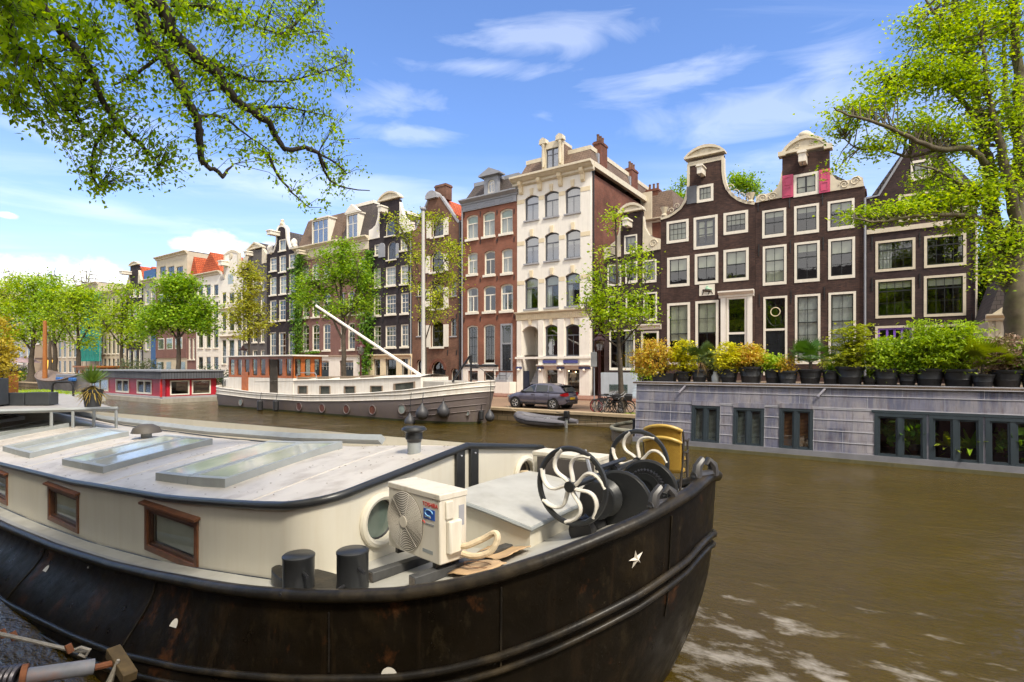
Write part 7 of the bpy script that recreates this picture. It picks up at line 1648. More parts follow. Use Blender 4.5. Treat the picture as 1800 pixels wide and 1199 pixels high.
tree('elm_tree', 'light green elm before the teal scaffold netting', t26(138), ([(138, 690), (138, 630), (137, 590), (134, 550)], .4, .08), [([(138, 610), (118, 580), (108, 560)], .12, .03), ([(138, 605), (158, 575), (168, 555)], .12, .03)],
     [(130, 528, 36, 22, 50), (110, 560, 28, 24, 34), (160, 560, 28, 26, 34), (135, 510, 28, 10, 20), (150, 602, 22, 14, 14), (160, 530, 26, 24, 30)], G_fresh, .34, 26, spread=.9)
tree('elm_tree', 'forked elm behind the thick wooden mast', t26(96), ([(96, 690), (97, 640), (96, 605), (92, 560), (90, 525)], .42, .08), [([(96, 612), (80, 580), (70, 560)], .14, .04), ([(96, 608), (110, 580), (118, 562)], .14, .04)],
     [(95, 528, 28, 26, 40), (80, 560, 24, 20, 26), (110, 585, 20, 16, 18), (88, 500, 18, 14, 14)], G_mid, .36, 26, spread=.9)
tree('elm_tree', 'big spreading elm over the pink parasol at the left', t26(56), ([(56, 690), (55, 640), (57, 610), (62, 565), (60, 520)], .5, .1), [([(56, 618), (36, 590), (20, 575)], .18, .04), ([(57, 612), (74, 580), (80, 555)], .15, .04), ([(58, 600), (45, 550), (40, 515)], .12, .04)],
     [(50, 508, 34, 26, 60), (30, 545, 34, 24, 46), (70, 545, 24, 24, 34), (50, 582, 38, 20, 36), (25, 590, 20, 15, 14), (70, 500, 16, 20, 14)], G_fresh, .4, 26, spread=1.0)
tree('elm_tree', 'yellowing elm at the left picture edge', t26(6), ([(6, 690), (6, 640), (8, 590), (10, 530)], .45, .1), [([(6, 615), (-10, 580), (-20, 560)], .15, .04), ([(7, 610), (22, 580), (28, 560)], .15, .04)],
     [(8, 512, 22, 28, 30), (4, 560, 28, 28, 36), (-4, 600, 26, 22, 22), (-20, 530, 20, 30, 14)], G_yel, .4, 24, spread=1.0)
for px, lab in ((15, 'bare topped tree rising behind the left elms, leftmost'), (88, 'bare topped tree rising behind the left elms, in the middle'), (150, 'bare topped tree rising behind the left elms, rightmost')):
    tree('distant_tree', lab, 105, ([(px, 660), (px, 600), (px, 540), (px+2, 478)], .35, .03), [([(px, 560), (px-14, 510), (px-22, 485)], .12, .02), ([(px, 550), (px+14, 505), (px+20, 482)], .12, .02), ([(px, 530), (px+6, 490), (px+10, 470)], .1, .02), ([(px, 540), (px-6, 495), (px-10, 475)], .1, .02)],
         [(px, 495, 26, 22, 34), (px, 530, 30, 22, 34)], G_bronze, .3, 6, group='trees behind the left elms', spread=.9, twig_r=.05)
for px, lab, bl in ((1196, 'treetop showing left of the arched bell gable', [(1190, 345, 12, 22, 22), (1202, 325, 10, 14, 12)]), (1312, 'treetop showing between the two brown gables', [(1306, 320, 24, 17, 34), (1328, 332, 18, 16, 20), (1290, 315, 12, 10, 10)])):
    tree('garden_tree', lab, 64, ([(px, 640), (px, 500), (px, 400), (px, 330)], .3, .06), [([(px, 380), (px-12, 350), (px-14, 335)], .1, .03), ([(px, 380), (px+14, 345), (px+18, 330)], .1, .03)], bl, G_mid, .3, 26, group='trees behind the houses', spread=.6)
for px, lab, bl in ((1738, 'leafy tree in the gap right of the dark gabled house', [(1738, 455, 18, 60, 70), (1742, 540, 18, 40, 40), (1730, 500, 14, 40, 30)]), (1772, 'bushy tree behind the big trunk at the right', [(1770, 500, 22, 60, 60), (1785, 440, 22, 50, 40)])):
    tree('garden_tree', lab, 36, ([(px, 690), (px, 620), (px, 520), (px, 420)], .25, .05), [([(px, 560), (px-10, 500), (px-12, 450)], .1, .03)], bl, G_mid, .22, 30, group='trees behind the houses', spread=.5)
big = tree('elm_tree', 'huge old elm with thick mossy trunk towering at the right edge', t26(1786), ([(1786, 735), (1786, 660), (1785, 580), (1784, 520), (1788, 450), (1790, 380), (1793, 260), (1790, 150), (1786, 50), (1776, -40)], .43, .1),
     [([(1785, 520), (1765, 460), (1748, 400), (1740, 340), (1736, 290), (1724, 225), (1710, 150), (1690, 80), (1674, 0)], .34, .05), ([(1790, 400), (1775, 330), (1760, 270), (1748, 215), (1735, 150), (1725, 60)], .2, .04), ([(1735, 290), (1705, 262), (1650, 262), (1600, 242), (1555, 222), (1500, 205), (1465, 190)], .13, .02),
      ([(1745, 395), (1705, 380), (1640, 378), (1590, 382), (1545, 390), (1500, 385)], .1, .02), ([(1722, 225), (1690, 175), (1640, 145), (1590, 135), (1560, 140)], .1, .02), ([(1705, 130), (1660, 75), (1620, 50), (1595, 45)], .09, .02), ([(1792, 260), (1770, 180), (1765, 90), (1755, 10)], .15, .03), ([(1742, 350), (1700, 330), (1650, 300), (1610, 290)], .08, .02), ([(1650, 262), (1600, 275), (1550, 262), (1510, 262), (1480, 240)], .06, .015), ([(1680, 60), (1640, 20), (1620, -20)], .07, .02)],
     [(1505, 195, 46, 18, 34), (1560, 165, 46, 28, 52), (1620, 130, 52, 34, 70), (1645, 70, 36, 46, 56), (1700, 50, 55, 60, 90), (1690, 150, 58, 46, 90), (1775, 50, 50, 80, 90), (1620, 222, 52, 26, 60), (1478, 225, 28, 16, 14), (1540, 258, 34, 18, 26), (1680, 250, 48, 34, 60), (1755, 200, 55, 60, 90), (1585, 372, 44, 14, 46), (1520, 380, 34, 12, 26), (1650, 352, 46, 24, 52), (1720, 340, 55, 36, 70), (1785, 300, 45, 55, 70), (1765, 425, 44, 42, 60), (1700, 395, 36, 14, 24), (1745, 480, 22, 26, 20), (1605, 45, 20, 24, 12), (1545, 130, 20, 14, 8), (1720, -20, 80, 30, 50), (1480, 300, 20, 12, 5), (1650, 310, 40, 22, 26)], G_fresh, .14, 19, barkm=M_bark2, spread=.36, depth=.75, twig_r=.018)
# ivy on the big trunk and up the mauve houses
def ivy(name, label, cols, leafm, size, par=None, D=D0-.12):
    iv = thing(name, label, 'ivy', PD(cols[0][0], cols[0][1], D), A); o = np.array(tuple(iv.location)); C = []
    for (x0, y0, w0), (x1, y1, w1), n in [(cols[i], cols[i+1], cols[i+1][3]) for i in range(len(cols)-1)] if 0 else []: pass
    st = MB(); pp = []
    for (x, y, w, n), (x2, y2, w2, n2) in zip(cols, cols[1:]):
        for _ in range(n):
            f = random.random(); px = lerp(x, x2, f)+random.gauss(0, lerp(w, w2, f)*.42); py = lerp(y, y2, f)
            p = PD(px, py, D-abs(random.gauss(0, .22))); C.append(np.array(tuple(p))-o)
    C = np.array(C); ca, sa = math.cos(-A), math.sin(-A); C = np.stack([C[:, 0]*ca-C[:, 1]*sa, C[:, 0]*sa+C[:, 1]*ca, C[:, 2]], 1)
    leaf_obj('foliage', C, size, leafm, iv, up=(0, -.8, .6), flat=.5)
    for dx in (-.2, .15):
        pts = [PD(x, y, D-.02)-iv.location for x, y, w, n in cols]; pts = [Vector((p.x*ca-p.y*sa+dx, p.x*sa+p.y*ca, p.z)) for p in pts]; st.tube(pts, .04, 5)
    st.build('stem', M_bark, iv); return iv
ivy('ivy', 'tall dark green ivy climbing between the black bell gable and the mauve house', [(524, 640, 16, 500), (523, 580, 16, 600), (522, 520, 17, 600), (525, 470, 15, 300), (527, 446, 8, 10)], G_ivy, .3)
ivy('ivy', 'ivy hanging at the corner of the mauve house and the black neck gable house', [(640, 668, 10, 200), (642, 640, 14, 500), (644, 590, 20, 600), (643, 530, 20, 500), (646, 470, 16, 260), (648, 440, 8, 10)], G_ivy, .3)
ivy('ivy', 'low ivy over the door at the foot of the tall ivy', [(545, 622, 14, 90), (552, 618, 14, 60), (556, 620, 8, 4)], G_ivy, .25)
# shrubs on the far quay
def bush(name, label, base, rx, rz, n, leafm, size, cat='shrub', group=None, stems=5, ry=None, flat=.3, hang=0., zc=.55, per=14, spread=.14):
    b = thing(name, label, cat, base, 0, group); ry = ry or rx
    cc = in_ball(n, .5)*np.array((rx, ry, rz*.5))+np.array((0, 0, rz*zc)); cc = cc[cc[:, 2] > 0]; mb = MB()
    for p in cc[::max(1, len(cc)//(stems*6))]: mb.tube([(0, 0, 0), (p[0]*.4, p[1]*.4, p[2]*.6), tuple(p)], [.018, .012, .005], 4)
    mb.build('stems', M_bark, b); C = np.concatenate([p+RNG.normal(size=(per, 3))*spread*np.array((1, 1, .7)) for p in cc])
    leaf_obj('foliage', C, size, leafm, b, flat=flat, hang=hang); return b
bush('shrub', 'round grey green olive like shrub on the quay behind the red houseboat', W(U(243, 26), 26, ZQ), 2.0, 3.2, 160, leafmat('olive_leaf', [(.08, .1, .05), (.14, .17, .08), (.2, .23, .12)]), .2, spread=.3)
bush('shrub', 'dark green shrub on the quay left of the grey barge wheelhouse', W(U(374, 27), 27, ZQ), 1.2, 2.4, 70, G_dark, .2, spread=.3)
bush('shrub', 'dark low shrub before the tall windowed house', W(U(190, 27), 27, ZQ), 1.5, 2.2, 60, G_dark, .22, spread=.3)
# ---------------------------------------------------------------- overhanging branches of the near tree
nt = thing('near_tree', 'leafy branches of a near elm hanging over the canal from above left', 'tree', (-9.5, 3.2, 1.2), 0)
o = Vector(nt.location); mb = MB(); ND = []
tk = smooth_path([(-9.5, 3.2, 1.2), (-9.4, 3.3, 4), (-8.8, 3.5, 7), (-7.6, 4.0, 9.5)], 5); mb.tube([p-o for p in tk], [lerp(.42, .22, i/(len(tk)-1)) for i in range(len(tk))], 12)
top = tk[-1]
def limb(pts, r0, r1, t0, t1, root=True):
    n = len(pts); q = [P3(x, y, lerp(t0, t1, i/(n-1)))-o for i, (x, y) in enumerate(pts)]
    if root: q = [top-o, (top-o).lerp(q[0], .6)+Vector((0, 0, .4))]+q
    s_ = smooth_path(q, 4); m = len(s_); mb.tube([wob(p, r0*.14) for p in s_], [lerp(r0, r1, (i/(m-1))**.9) for i in range(m)], 8)
    ND.extend(s_[6 if root else 0:])
limb([(215, -20), (252, 50), (285, 95), (318, 150), (342, 200), (350, 240), (354, 280), (372, 298), (392, 310)], .085, .022, 5.6, 6.4)
limb([(262, -10), (300, 55), (345, 100), (380, 130), (412, 175), (445, 195), (475, 220), (500, 260), (548, 262), (575, 300)], .095, .02, 5.8, 7.4)
limb([(120, 70), (155, 118), (175, 165), (205, 215), (245, 250)], .06, .02, 5.4, 6.0)
limb([(-20, -40), (10, 30), (30, 80), (70, 105)], .05, .015, 4.6, 5.0)
for pts, a, b in (([(366, 112), (400, 122), (440, 140), (500, 143), (560, 128), (610, 110)], 6.3, 7.6), ([(440, 195), (470, 188), (520, 192), (580, 205)], 6.7, 7.6), ([(350, 205), (392, 206), (430, 235), (475, 265)], 6.1, 6.9), ([(560, 268), (575, 310), (605, 330), (650, 335)], 7.2, 7.8), ([(392, 310), (402, 296), (412, 288)], 6.4, 6.5), ([(540, 262), (580, 280), (610, 305)], 7.2, 7.8),
                  ([(300, 10), (360, 10), (430, 40), (500, 60), (560, 55)], 5.9, 7.2), ([(245, 250), (262, 270), (280, 290)], 6, 6.2), ([(160, 125), (130, 180), (150, 240)], 5.6, 5.9), ([(205, 215), (170, 250), (160, 300), (175, 330)], 5.8, 6.2), ([(70, 105), (40, 150), (20, 190)], 5.0, 5.2), ([(285, 95), (240, 130), (200, 150)], 5.7, 5.7), ([(30, 10), (100, 40), (170, 60)], 5.0, 5.6), ([(500, 60), (540, 20), (560, -10)], 7, 7.3), ([(470, 270), (490, 310), (520, 345), (545, 365)], 7, 7.4)):
    limb(pts, .022, .006, a, b, root=False)
NP = np.array([tuple(p) for p in ND])
poly = [(-40, -40), (560, -40), (560, 15), (590, 55), (625, 90), (632, 125), (620, 165), (628, 210), (640, 255), (650, 325), (640, 345), (610, 350), (600, 372), (560, 382), (530, 372), (505, 345), (480, 322), (468, 290), (440, 285), (405, 292), (375, 305), (340, 318), (310, 330), (270, 335), (240, 322), (225, 330), (185, 342), (150, 345), (138, 320), (110, 285), (120, 265), (80, 240), (45, 235), (10, 200), (-40, 190)]
def inside(x, y):
    c = False; n = len(poly)
    for i in range(n):
        (x0, y0), (x1, y1) = poly[i], poly[i-1]
        if (y0 > y) != (y1 > y) and x < (x1-x0)*(y-y0)/(y1-y0)+x0: c = not c
    return c
from mathutils import noise as mn
C = []; SZ = []; cnt = 0
while cnt < 1350:
    x, y = random.uniform(-40, 650), random.uniform(-40, 385)
    if not inside(x, y): continue
    dens = 1.0-.45*max(0, (x-250)/400)-.4*max(0, (y-180)/200); dens *= .45+1.1*max(0, mn.noise((x/55, y/55, 3.))+.45)
    if random.random() > dens: continue
    t = lerp(5.0, 7.5, max(0, min(1, (x+y*.3)/620)))+random.gauss(0, .5); p = P3(x, y, max(4.2, t))-o; cnt += 1
    d = np.linalg.norm(NP-np.array(tuple(p)), axis=1); j = int(np.argmin(d)); a = Vector(NP[j]); L = (p-a).length
    if L > 1.6: continue
    mid = a.lerp(p, .5)+Vector((0, 0, .1*L)); mb.tube([a, mid, p], [.0045, .003, .0015], 4, cap=False)
    m = random.randint(8, 16)
    for k in range(m):
        f = random.random()**.7; c = (a.lerp(mid, f*2) if f < .5 else mid.lerp(p, f*2-1)) if L < 1.3 else mid.lerp(p, f)
        C.append(tuple(c+Vector((random.gauss(0, .055), random.gauss(0, .055), random.gauss(-.04, .05))))); SZ.append(.052+.022*max(0, (330-x-y)/330))
mb.build('branches', mat('near_bark', (.03, .024, .018), .9, .3, 12, bumpy=.5, bscale=50), nt, smooth=True, ang=80)
# near leaves: pointed ovals with a folded midrib
C = np.array(C); n = len(C); lo = leaf_obj('crown', C, np.array(SZ), G_near, nt, flat=.35, aspect=.62, fold=.08, hang=.9)
# ---------------------------------------------------------------- potted plants on the houseboat roof
M_pot = mat('anthracite_pot', (.028, .03, .035), .5, .12, 4, dirt=(.06, .06, .06), dirt_amt=.4)
PG = 'plant pots along the houseboat roof edge'
L_yel = leafmat('maple_yellow', [(.36, .39, .012), (.58, .57, .018), (.74, .68, .035), (.52, .58, .04)]); L_org = leafmat('maple_orange', [(.42, .2, .03), (.62, .42, .05), (.66, .55, .07), (.4, .45, .05)])
L_lime = leafmat('lime_leaf', [(.18, .31, .013), (.33, .48, .022), (.48, .6, .045)]); L_fern = leafmat('fern_leaf', [(.2, .26, .02), (.34, .4, .04), (.45, .45, .06)])
L_palm = leafmat('palm_leaf', [(.08, .13, .03), (.16, .22, .05), (.3, .3, .08)], .2); L_pinkish = leafmat('pink_brown_leaf', [(.16, .12, .06), (.3, .2, .14), (.4, .3, .22), (.2, .22, .08)])
def blades(o, n, L, w, m, parent, z0=0., droop=.6, up=.9, nm='leaves', c=(0, 0)):
    b = MB()
    for i in range(n):
        a = random.uniform(0, 2*math.pi); el = random.uniform(.1, 1.)*up; l = L*random.uniform(.7, 1.1); dx, dy = math.cos(a), math.sin(a); pts = []
        for k in range(6):
            f = k/5; r = l*f*math.cos(el*1.35)*.95; z = l*f*math.sin(el*1.35)-droop*l*f*f*(1-el*.6)*.6; pts.append(Vector((c[0]+dx*r, c[1]+dy*r, z0+z)))
        sd = Vector((-dy, dx, 0)); ws = [w*(.6, 1, 1, .8, .5, .05)[k] for k in range(6)]
        b.grid([[p-sd*q, p+Vector((0, 0, -q*.4)), p+sd*q] for p, q in zip(pts, ws)])
    return b.build(nm, m, parent)
def fans(n, L, m, parent, z0, nm='fronds', R=.25):
    """fan palm: stalks that end in a fan of narrow blades"""
    b = MB()
    for i in range(n):
        a = random.uniform(0, 2*math.pi); el = random.uniform(.1, 1.25); d = Vector((math.cos(a)*math.cos(el), math.sin(a)*math.cos(el), math.sin(el))); tip = Vector((0, 0, z0))+d*L*random.uniform(.6, 1); b.tube([(0, 0, z0), tip], .008, 4)
        s = d.cross(Vector((0, 0, 1))).normalized(); u = s.cross(d)
        for k in range(15):
            q = lerp(-1.5, 1.5, k/14); e = tip+(d*math.cos(q)+s*math.sin(q))*R*random.uniform(.85, 1.1)+Vector((0, 0, -.05*abs(q))); x = (e-tip).normalized().cross(u)*.022
            b.face([tip, tip.lerp(e, .5)+x, e, tip.lerp(e, .5)-x])
    return b.build(nm, m, parent)
def pot_mesh(w, h_, parent, rect=False, d=None):
    r = w/2
    if rect: o = MB().add([(x*r*k, y*.22*k, z) for z, k in ((0, .88), (h_, 1)) for x, y in ((-1, -1), (1, -1), (1, 1), (-1, 1))], [(3, 2, 1, 0), (0, 1, 5, 4), (1, 2, 6, 5), (2, 3, 7, 6), (3, 0, 4, 7), (4, 5, 6, 7)])
    else: o = MB().lathe([(r*.68, 0), (r*.70, .02), (r*.8, h_*.42), (r*.815, h_*.43), (r*.8, h_*.45), (r*.9, h_*.82), (r*.97, h_*.83), (r, h_*.86), (r, h_*.98), (r*.95, h_), (r*.88, h_*.97), (r*.86, h_*.9), (0, h_*.9)], (0, 0, 0), 22)
    return o.build('pot', M_pot, parent, smooth=not rect)
def potted(pl, pr, pt, pb, kind, label, D=None, name='potted_plant', **k):
    zr = ZR+.062; c = (pl+pr)/2; D = D or 21.15; t = T(c, D); w = (pr-pl)/F*t; h_ = max(.3, (pb-pt)/F*t*.95)
    p = thing(name, label, 'potted plant', W(U(c, D), D, zr), A, PG); pot_mesh(w, h_, p, k.get('rect', False)); z = h_*.9
    top = (k.get('top', 620)); Hh = (pt-top)/F*t; wid = k.get('wid', pr-pl)/F*t/2; dxp = k.get('dx', 0)/F*t
    n = k.get('n', 120); sz = k.get('size', .1); m = k.get('m', L_yel)
    if kind == 'bush':
        cc = in_ball(n, .5)*np.array((wid, min(wid, .75)*.9, Hh*.62))+np.array((dxp, 0, z+Hh*.48)); cc = cc[cc[:, 2] > z-.1]; st = MB()
        for q in cc[::4]: st.tube([(0, 0, z-.05), (q[0]*.35, q[1]*.35, lerp(z, q[2], .5)), tuple(q)], [.014, .009, .004], 4)
        st.build('stems', M_bark, p); lay = k.get('layer', .05)
        leaf_obj('foliage', np.concatenate([q+RNG.normal(size=(k.get('per', 13), 3))*np.array((.12, .12, lay)) for q in cc]), sz, m, p, flat=k.get('flat', .45), hang=k.get('hang', .2), aspect=k.get('asp', .5))
    elif kind == 'palm':
        MB().tube([(0, 0, z-.05), (.02, 0, z+Hh*.35)], [.06, .05], 8).build('stem', M_bark, p); fans(k.get('n', 16), Hh*.75, m, p, z+Hh*.3, R=k.get('R', .33))
        if k.get('dead'): blades(None, 22, .5, .015, leafmat('dry_leaf', [(.3, .2, .08), (.45, .3, .14)]), p, z+Hh*.3, droop=2.4, up=.3, nm='dry_leaves')
    elif kind == 'grass': blades(None, k.get('n', 60), Hh, .022, m, p, z, droop=1.1)
    return p
potted(1148, 1188, 657, 673, 'bush', 'long black trough with an orange and yellow leaved bush at the end of the row', rect=True, top=598, wid=82, dx=-22, m=L_org, n=300, size=.1, flat=.3)
potted(1188, 1217, 653, 673, 'bush', 'pot with bright yellow maple beside the trough', top=600, wid=48, m=L_yel, n=150, size=.12, layer=.03, flat=.6)
potted(1215, 1244, 649, 673, 'palm', 'pot with small fan palm with hanging dry leaves', top=603, m=L_palm, dead=True, n=22)
potted(1264, 1298, 648, 674, 'bush', 'pot with yellow maple right of the dry leaved palm', top=602, wid=56, m=L_yel, n=170, size=.12, layer=.03, flat=.6)
potted(1299, 1340, 643, 674, 'bush', 'big pot with orange tinted maple', top=602, wid=56, m=L_org, n=190, size=.1, layer=.04)
potted(1343.5, 1376, 648, 675, 'bush', 'pot with low bright green leafy plant', top=622, wid=36, m=L_lime, n=60, size=.13, hang=.5)
potted(1368, 1402, 651, 676, 'bush', 'smaller pot standing in front with a few orange stems', top=625, wid=40, m=L_org, n=40, size=.09, D=20.95)
potted(1404, 1444, 648, 676, 'palm', 'big pot with green fan palm', top=600, m=leafmat('green_palm', [(.07, .16, .02), (.14, .26, .03), (.3, .36, .05)], .25), n=24, R=.4)
potted(1446, 1474, 650, 677, 'grass', 'pot with arching strap leaves before the big windows of the pink shuttered house', top=622, m=L_lime, n=50)
potted(1471, 1517.6, 643, 677.5, 'bush', 'big pot with layered yellow green maple, tallest at the row middle', top=566, wid=76, dx=6, m=L_fern, n=190, size=.13, layer=.02, flat=.75)
potted(1516, 1543, 661, 678, 'grass', 'small pot with strap leaves between two big pots', top=628, m=L_lime, n=44)
potted(1536, 1579.5, 647, 679, 'bush', 'big pot with leafy green bush and white flowers', top=590, wid=70, m=L_lime, n=200, size=.1)
potted(1580, 1610, 657, 679.6, 'bush', 'small pot with grey green fine leaves among the big pots', top=600, wid=60, m=G_mid, n=120, size=.09)
potted(1610, 1656.6, 647.6, 681, 'bush', 'big pot with tall feathery green bush before the violet shutters', top=562, wid=92, m=L_lime, n=330, size=.13, layer=.03, flat=.6, hang=.6, asp=.3)
potted(1659, 1711.5, 647.6, 681, 'bush', 'biggest pot with feathery green bush hanging to the right', top=566, wid=96, m=L_lime, n=330, size=.13, layer=.03, flat=.6, hang=.6, asp=.3)
potted(1710, 1745, 657.6, 682.6, 'palm', 'small pot with yellow green fern', top=600, m=L_fern, n=30, R=.4, D=20.95)
potted(1745, 1794, 647.6, 681, 'bush', 'big pot with brown pink bush near the right edge', top=588, wid=70, m=L_pinkish, n=230, size=.1)
potted(1797, 1842, 647.6, 681, 'bush', 'pot with green bush cut by the right picture edge', top=585, wid=70, m=G_mid, n=200, size=.1)
for i, (px, lab, m) in enumerate(((1255, 'pot in the second row behind the dry leaved palm', L_palm), (1325, 'pot in the second row behind the orange maple', G_mid), (1480, 'pot in the second row behind the layered maple', L_fern), (1560, 'pot in the second row behind the white flowers', G_mid), (1640, 'pot in the second row behind the feathery bush', L_lime), (1735, 'pot in the second row behind the fern', L_pinkish))):
    potted(px-16, px+16, 650, 672, 'bush', lab, D=22.6, top=615 if px < 1500 else 590, wid=60, m=m, n=120, size=.11)
jar = thing('glass_jar', 'small pale glass jar standing between the palm pot and a yellow maple', 'jar', W(U(1257, 21), 21, ZR+.062), A); MB().lathe([(.12, 0), (.13, .25), (.07, .34), (.07, .42), (.0, .42)], (0, 0, 0), 14).build('jar', mat('pale_glass', (.4, .42, .42), .15), jar, smooth=True)
# plants indoors behind the big houseboat windows
def indoor(px, kind, label, D=20.95, h_=.8, m=None):
    p = thing('house_plant', label, 'house plant', W(U(px, D), D, .5), A, 'house plants behind the houseboat windows'); pot_mesh(.42, .2, p)
    if kind == 'big': blades(None, 34, h_, .075, m, p, .15, droop=.9, up=1.0)
    else: bushc = in_ball(46, .5)*np.array((.45, .2, h_*.5))+np.array((0, 0, .1+h_*.5)); leaf_obj('foliage', np.concatenate([q+RNG.normal(size=(7, 3))*.1 for q in bushc]), .26, m, p, flat=.2, aspect=.75, hang=.4)
indoor(1580, 'leafy', 'broad leaved plant behind the left big houseboat window', m=G_ivy, h_=1.0); indoor(1607, 'leafy', 'second broad leaved plant behind the left big houseboat window', m=G_ivy, h_=.9); indoor(1665, 'big', 'yellow green strap leaved plant behind the middle big houseboat window', m=L_fern, h_=.75); indoor(1705, 'big', 'second strap leaved plant behind the middle big houseboat window', m=L_lime, h_=.8); indoor(1790, 'leafy', 'dark plant behind the right big houseboat window', m=G_ivy)
# green plants hanging at the left end of the roof
bush('shrub', 'green trailing plant over the left end of the houseboat roof', W(U(1133, 22.5), 22.5, ZR-.1), .55, .9, 50, L_lime, .1, spread=.12)
# ---------------------------------------------------------------- plants on the barge terrace
yp = thing('potted_yucca', 'spiky yellow green yucca in a black pot on the terrace edge', 'potted plant', P3(163, 715, 13.2), 0)
MB().lathe([(.16, 0), (.2, .36), (.22, .37), (.22, .42), (.19, .42), (.18, .38), (0, .38)], (0, 0, 0), 20).build('pot', M_pot, yp, smooth=True)
MB().tube([(0, 0, .38), (.01, 0, .5)], [.05, .05], 8).build('stem', M_bark, yp)
b_ = MB()
def spikes(n, z0, lo, hi, L, nm, m, par, w=.011):
    b = MB()
    for i in range(n):
        a = random.uniform(0, 2*math.pi); el = random.uniform(lo, hi); l = L*random.uniform(.75, 1.1); d = Vector((math.cos(a)*math.cos(el), math.sin(a)*math.cos(el), math.sin(el))); s = Vector((-math.sin(a), math.cos(a), 0)); p0 = Vector((0, 0, z0)); b.grid([[p0+d*l*f-s*q+Vector((0, 0, -dr)), p0+d*l*f+s*q+Vector((0, 0, -dr))] for f, q, dr in ((0, w, 0), (.4, w, .01), (.8, w*.7, .05*l), (1, .001, .1*l))])
    return b.build(nm, m, par)
spikes(190, .56, .15, 1.5, .52, 'leaves', leafmat('yucca_green', [(.12, .2, .03), (.25, .32, .05), (.42, .42, .1)], .25), yp); spikes(130, .5, -1.0, .15, .5, 'dry_leaves', leafmat('yucca_yellow', [(.3, .22, .05), (.5, .38, .1), (.45, .4, .12)], .25), yp)
fg = thing('floating_garden', 'floating platform with a patch of grass behind the dark planters', 'platform', P3(40, 694, 26), A)
MB().box(-6, 2.5, -1.5, 2.5, -.35, -.02).build('platform', M_deck, fg); gC = RNG.uniform((-5.8, -1.4, -.02), (1.8, 2.3, .06), (4200, 3)); lg = leaf_obj('grass', gC, .11, L_lime, fg, flat=-.1, hang=-.8, aspect=.15); lg['kind'] = 'stuff'
cp = thing('corten_post', 'rusty orange steel column with a flat cap at the left edge', 'post', P3(20, 692, 25), A); hh = (692-652)/F*25
MB().box(-.2, .2, -.2, .2, 0, hh).build('column', mat('corten', (.36, .13, .02), .7, .25, 4), cp); MB().box(-.32, .32, -.32, .32, hh+.001, hh+.08).build('cap', M_iron, cp)
bush('shrub', 'yellow leaved bush at the left edge beside the rusty column', P3(-4, 700, 23), .75, 3.3, 190, leafmat('golden_leaf', [(.35, .27, .02), (.55, .45, .04), (.6, .5, .1)]), .13, spread=.16)
# foliage low between boats at the left
bush('shrub', 'green bush on the bank left of the grey sailing barge', W(U(34, 25.5), 25.5, ZQ), 1.6, 2.2, 60, G_mid, .25, spread=.3)
# ---------------------------------------------------------------- the setting
def structure(o): o['kind'] = 'structure'; return o
def water():
    m, nt, b = _nt('canal_water'); tc = N(nt, 'ShaderNodeTexCoord'); geo = tc.outputs['Object']
    c = ramp(nt, noise(nt, .25, 4), [(.3, (.048, .031, .003)), (.7, (.07, .045, .005))]); # pale cloud reflections off the barge bow, painted into the water colour
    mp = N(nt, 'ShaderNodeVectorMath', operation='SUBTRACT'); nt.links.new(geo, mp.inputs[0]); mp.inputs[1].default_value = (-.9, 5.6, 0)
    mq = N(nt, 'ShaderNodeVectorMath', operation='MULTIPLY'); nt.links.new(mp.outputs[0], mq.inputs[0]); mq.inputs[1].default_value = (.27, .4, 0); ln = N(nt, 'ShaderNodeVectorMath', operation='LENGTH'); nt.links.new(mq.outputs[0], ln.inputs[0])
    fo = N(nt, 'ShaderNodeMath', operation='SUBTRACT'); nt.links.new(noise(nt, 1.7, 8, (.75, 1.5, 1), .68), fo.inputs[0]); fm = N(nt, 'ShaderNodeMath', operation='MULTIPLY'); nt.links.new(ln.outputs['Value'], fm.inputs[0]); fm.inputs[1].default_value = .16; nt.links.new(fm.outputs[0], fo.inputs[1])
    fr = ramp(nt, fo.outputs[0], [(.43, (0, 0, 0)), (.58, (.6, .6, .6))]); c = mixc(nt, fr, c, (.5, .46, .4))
    nt.links.new(c, b.inputs['Base Color'])
    b.inputs['Roughness'].default_value = .05; b.inputs['IOR'].default_value = 1.33; b.inputs['Specular IOR Level'].default_value = .7
    f1 = noise(nt, .9, 4, (.8, 1.3, 1), .55); f2 = noise(nt, 2.6, 6, (.7, 1.5, 1), .62); f3 = noise(nt, .35, 2)
    b1 = N(nt, 'ShaderNodeBump', Strength=.5, Distance=.25); nt.links.new(f1, b1.inputs['Height'])
    b2 = N(nt, 'ShaderNodeBump', Strength=.55, Distance=.13); nt.links.new(f2, b2.inputs['Height']); nt.links.new(b1.outputs[0], b2.inputs['Normal'])
    cal = ramp(nt, noise(nt, .45, 5, None, .6), [(.36, (.35, .35, .35)), (.6, (1, 1, 1))])
    for q, k in ((b1, .6), (b2, .75)):
        ml = N(nt, 'ShaderNodeMath', operation='MULTIPLY'); nt.links.new(cal, ml.inputs[0]); ml.inputs[1].default_value = k; nt.links.new(ml.outputs[0], q.inputs['Strength'])
    b3 = N(nt, 'ShaderNodeBump', Strength=.2, Distance=.4); nt.links.new(f3, b3.inputs['Height']); nt.links.new(b2.outputs[0], b3.inputs['Normal']); nt.links.new(b3.outputs[0], b.inputs['Normal'])
    return m
def street_mesh(name, u0, u1, d0, d1, z0, z1, m, parent=None):
    mb = MB().box(u0, u1, d0, d1, z0, z1); o = mb.build(name, m, parent); o.rotation_euler = (0, 0, A); return o
wm_ = MB(); wm_.face([(-900, -300, 0), (300, -300, 0), (300, 25.3, 0), (-900, 25.3, 0)]); w_ = wm_.build('water', water()); w_.rotation_euler = (0, 0, A); structure(w_)
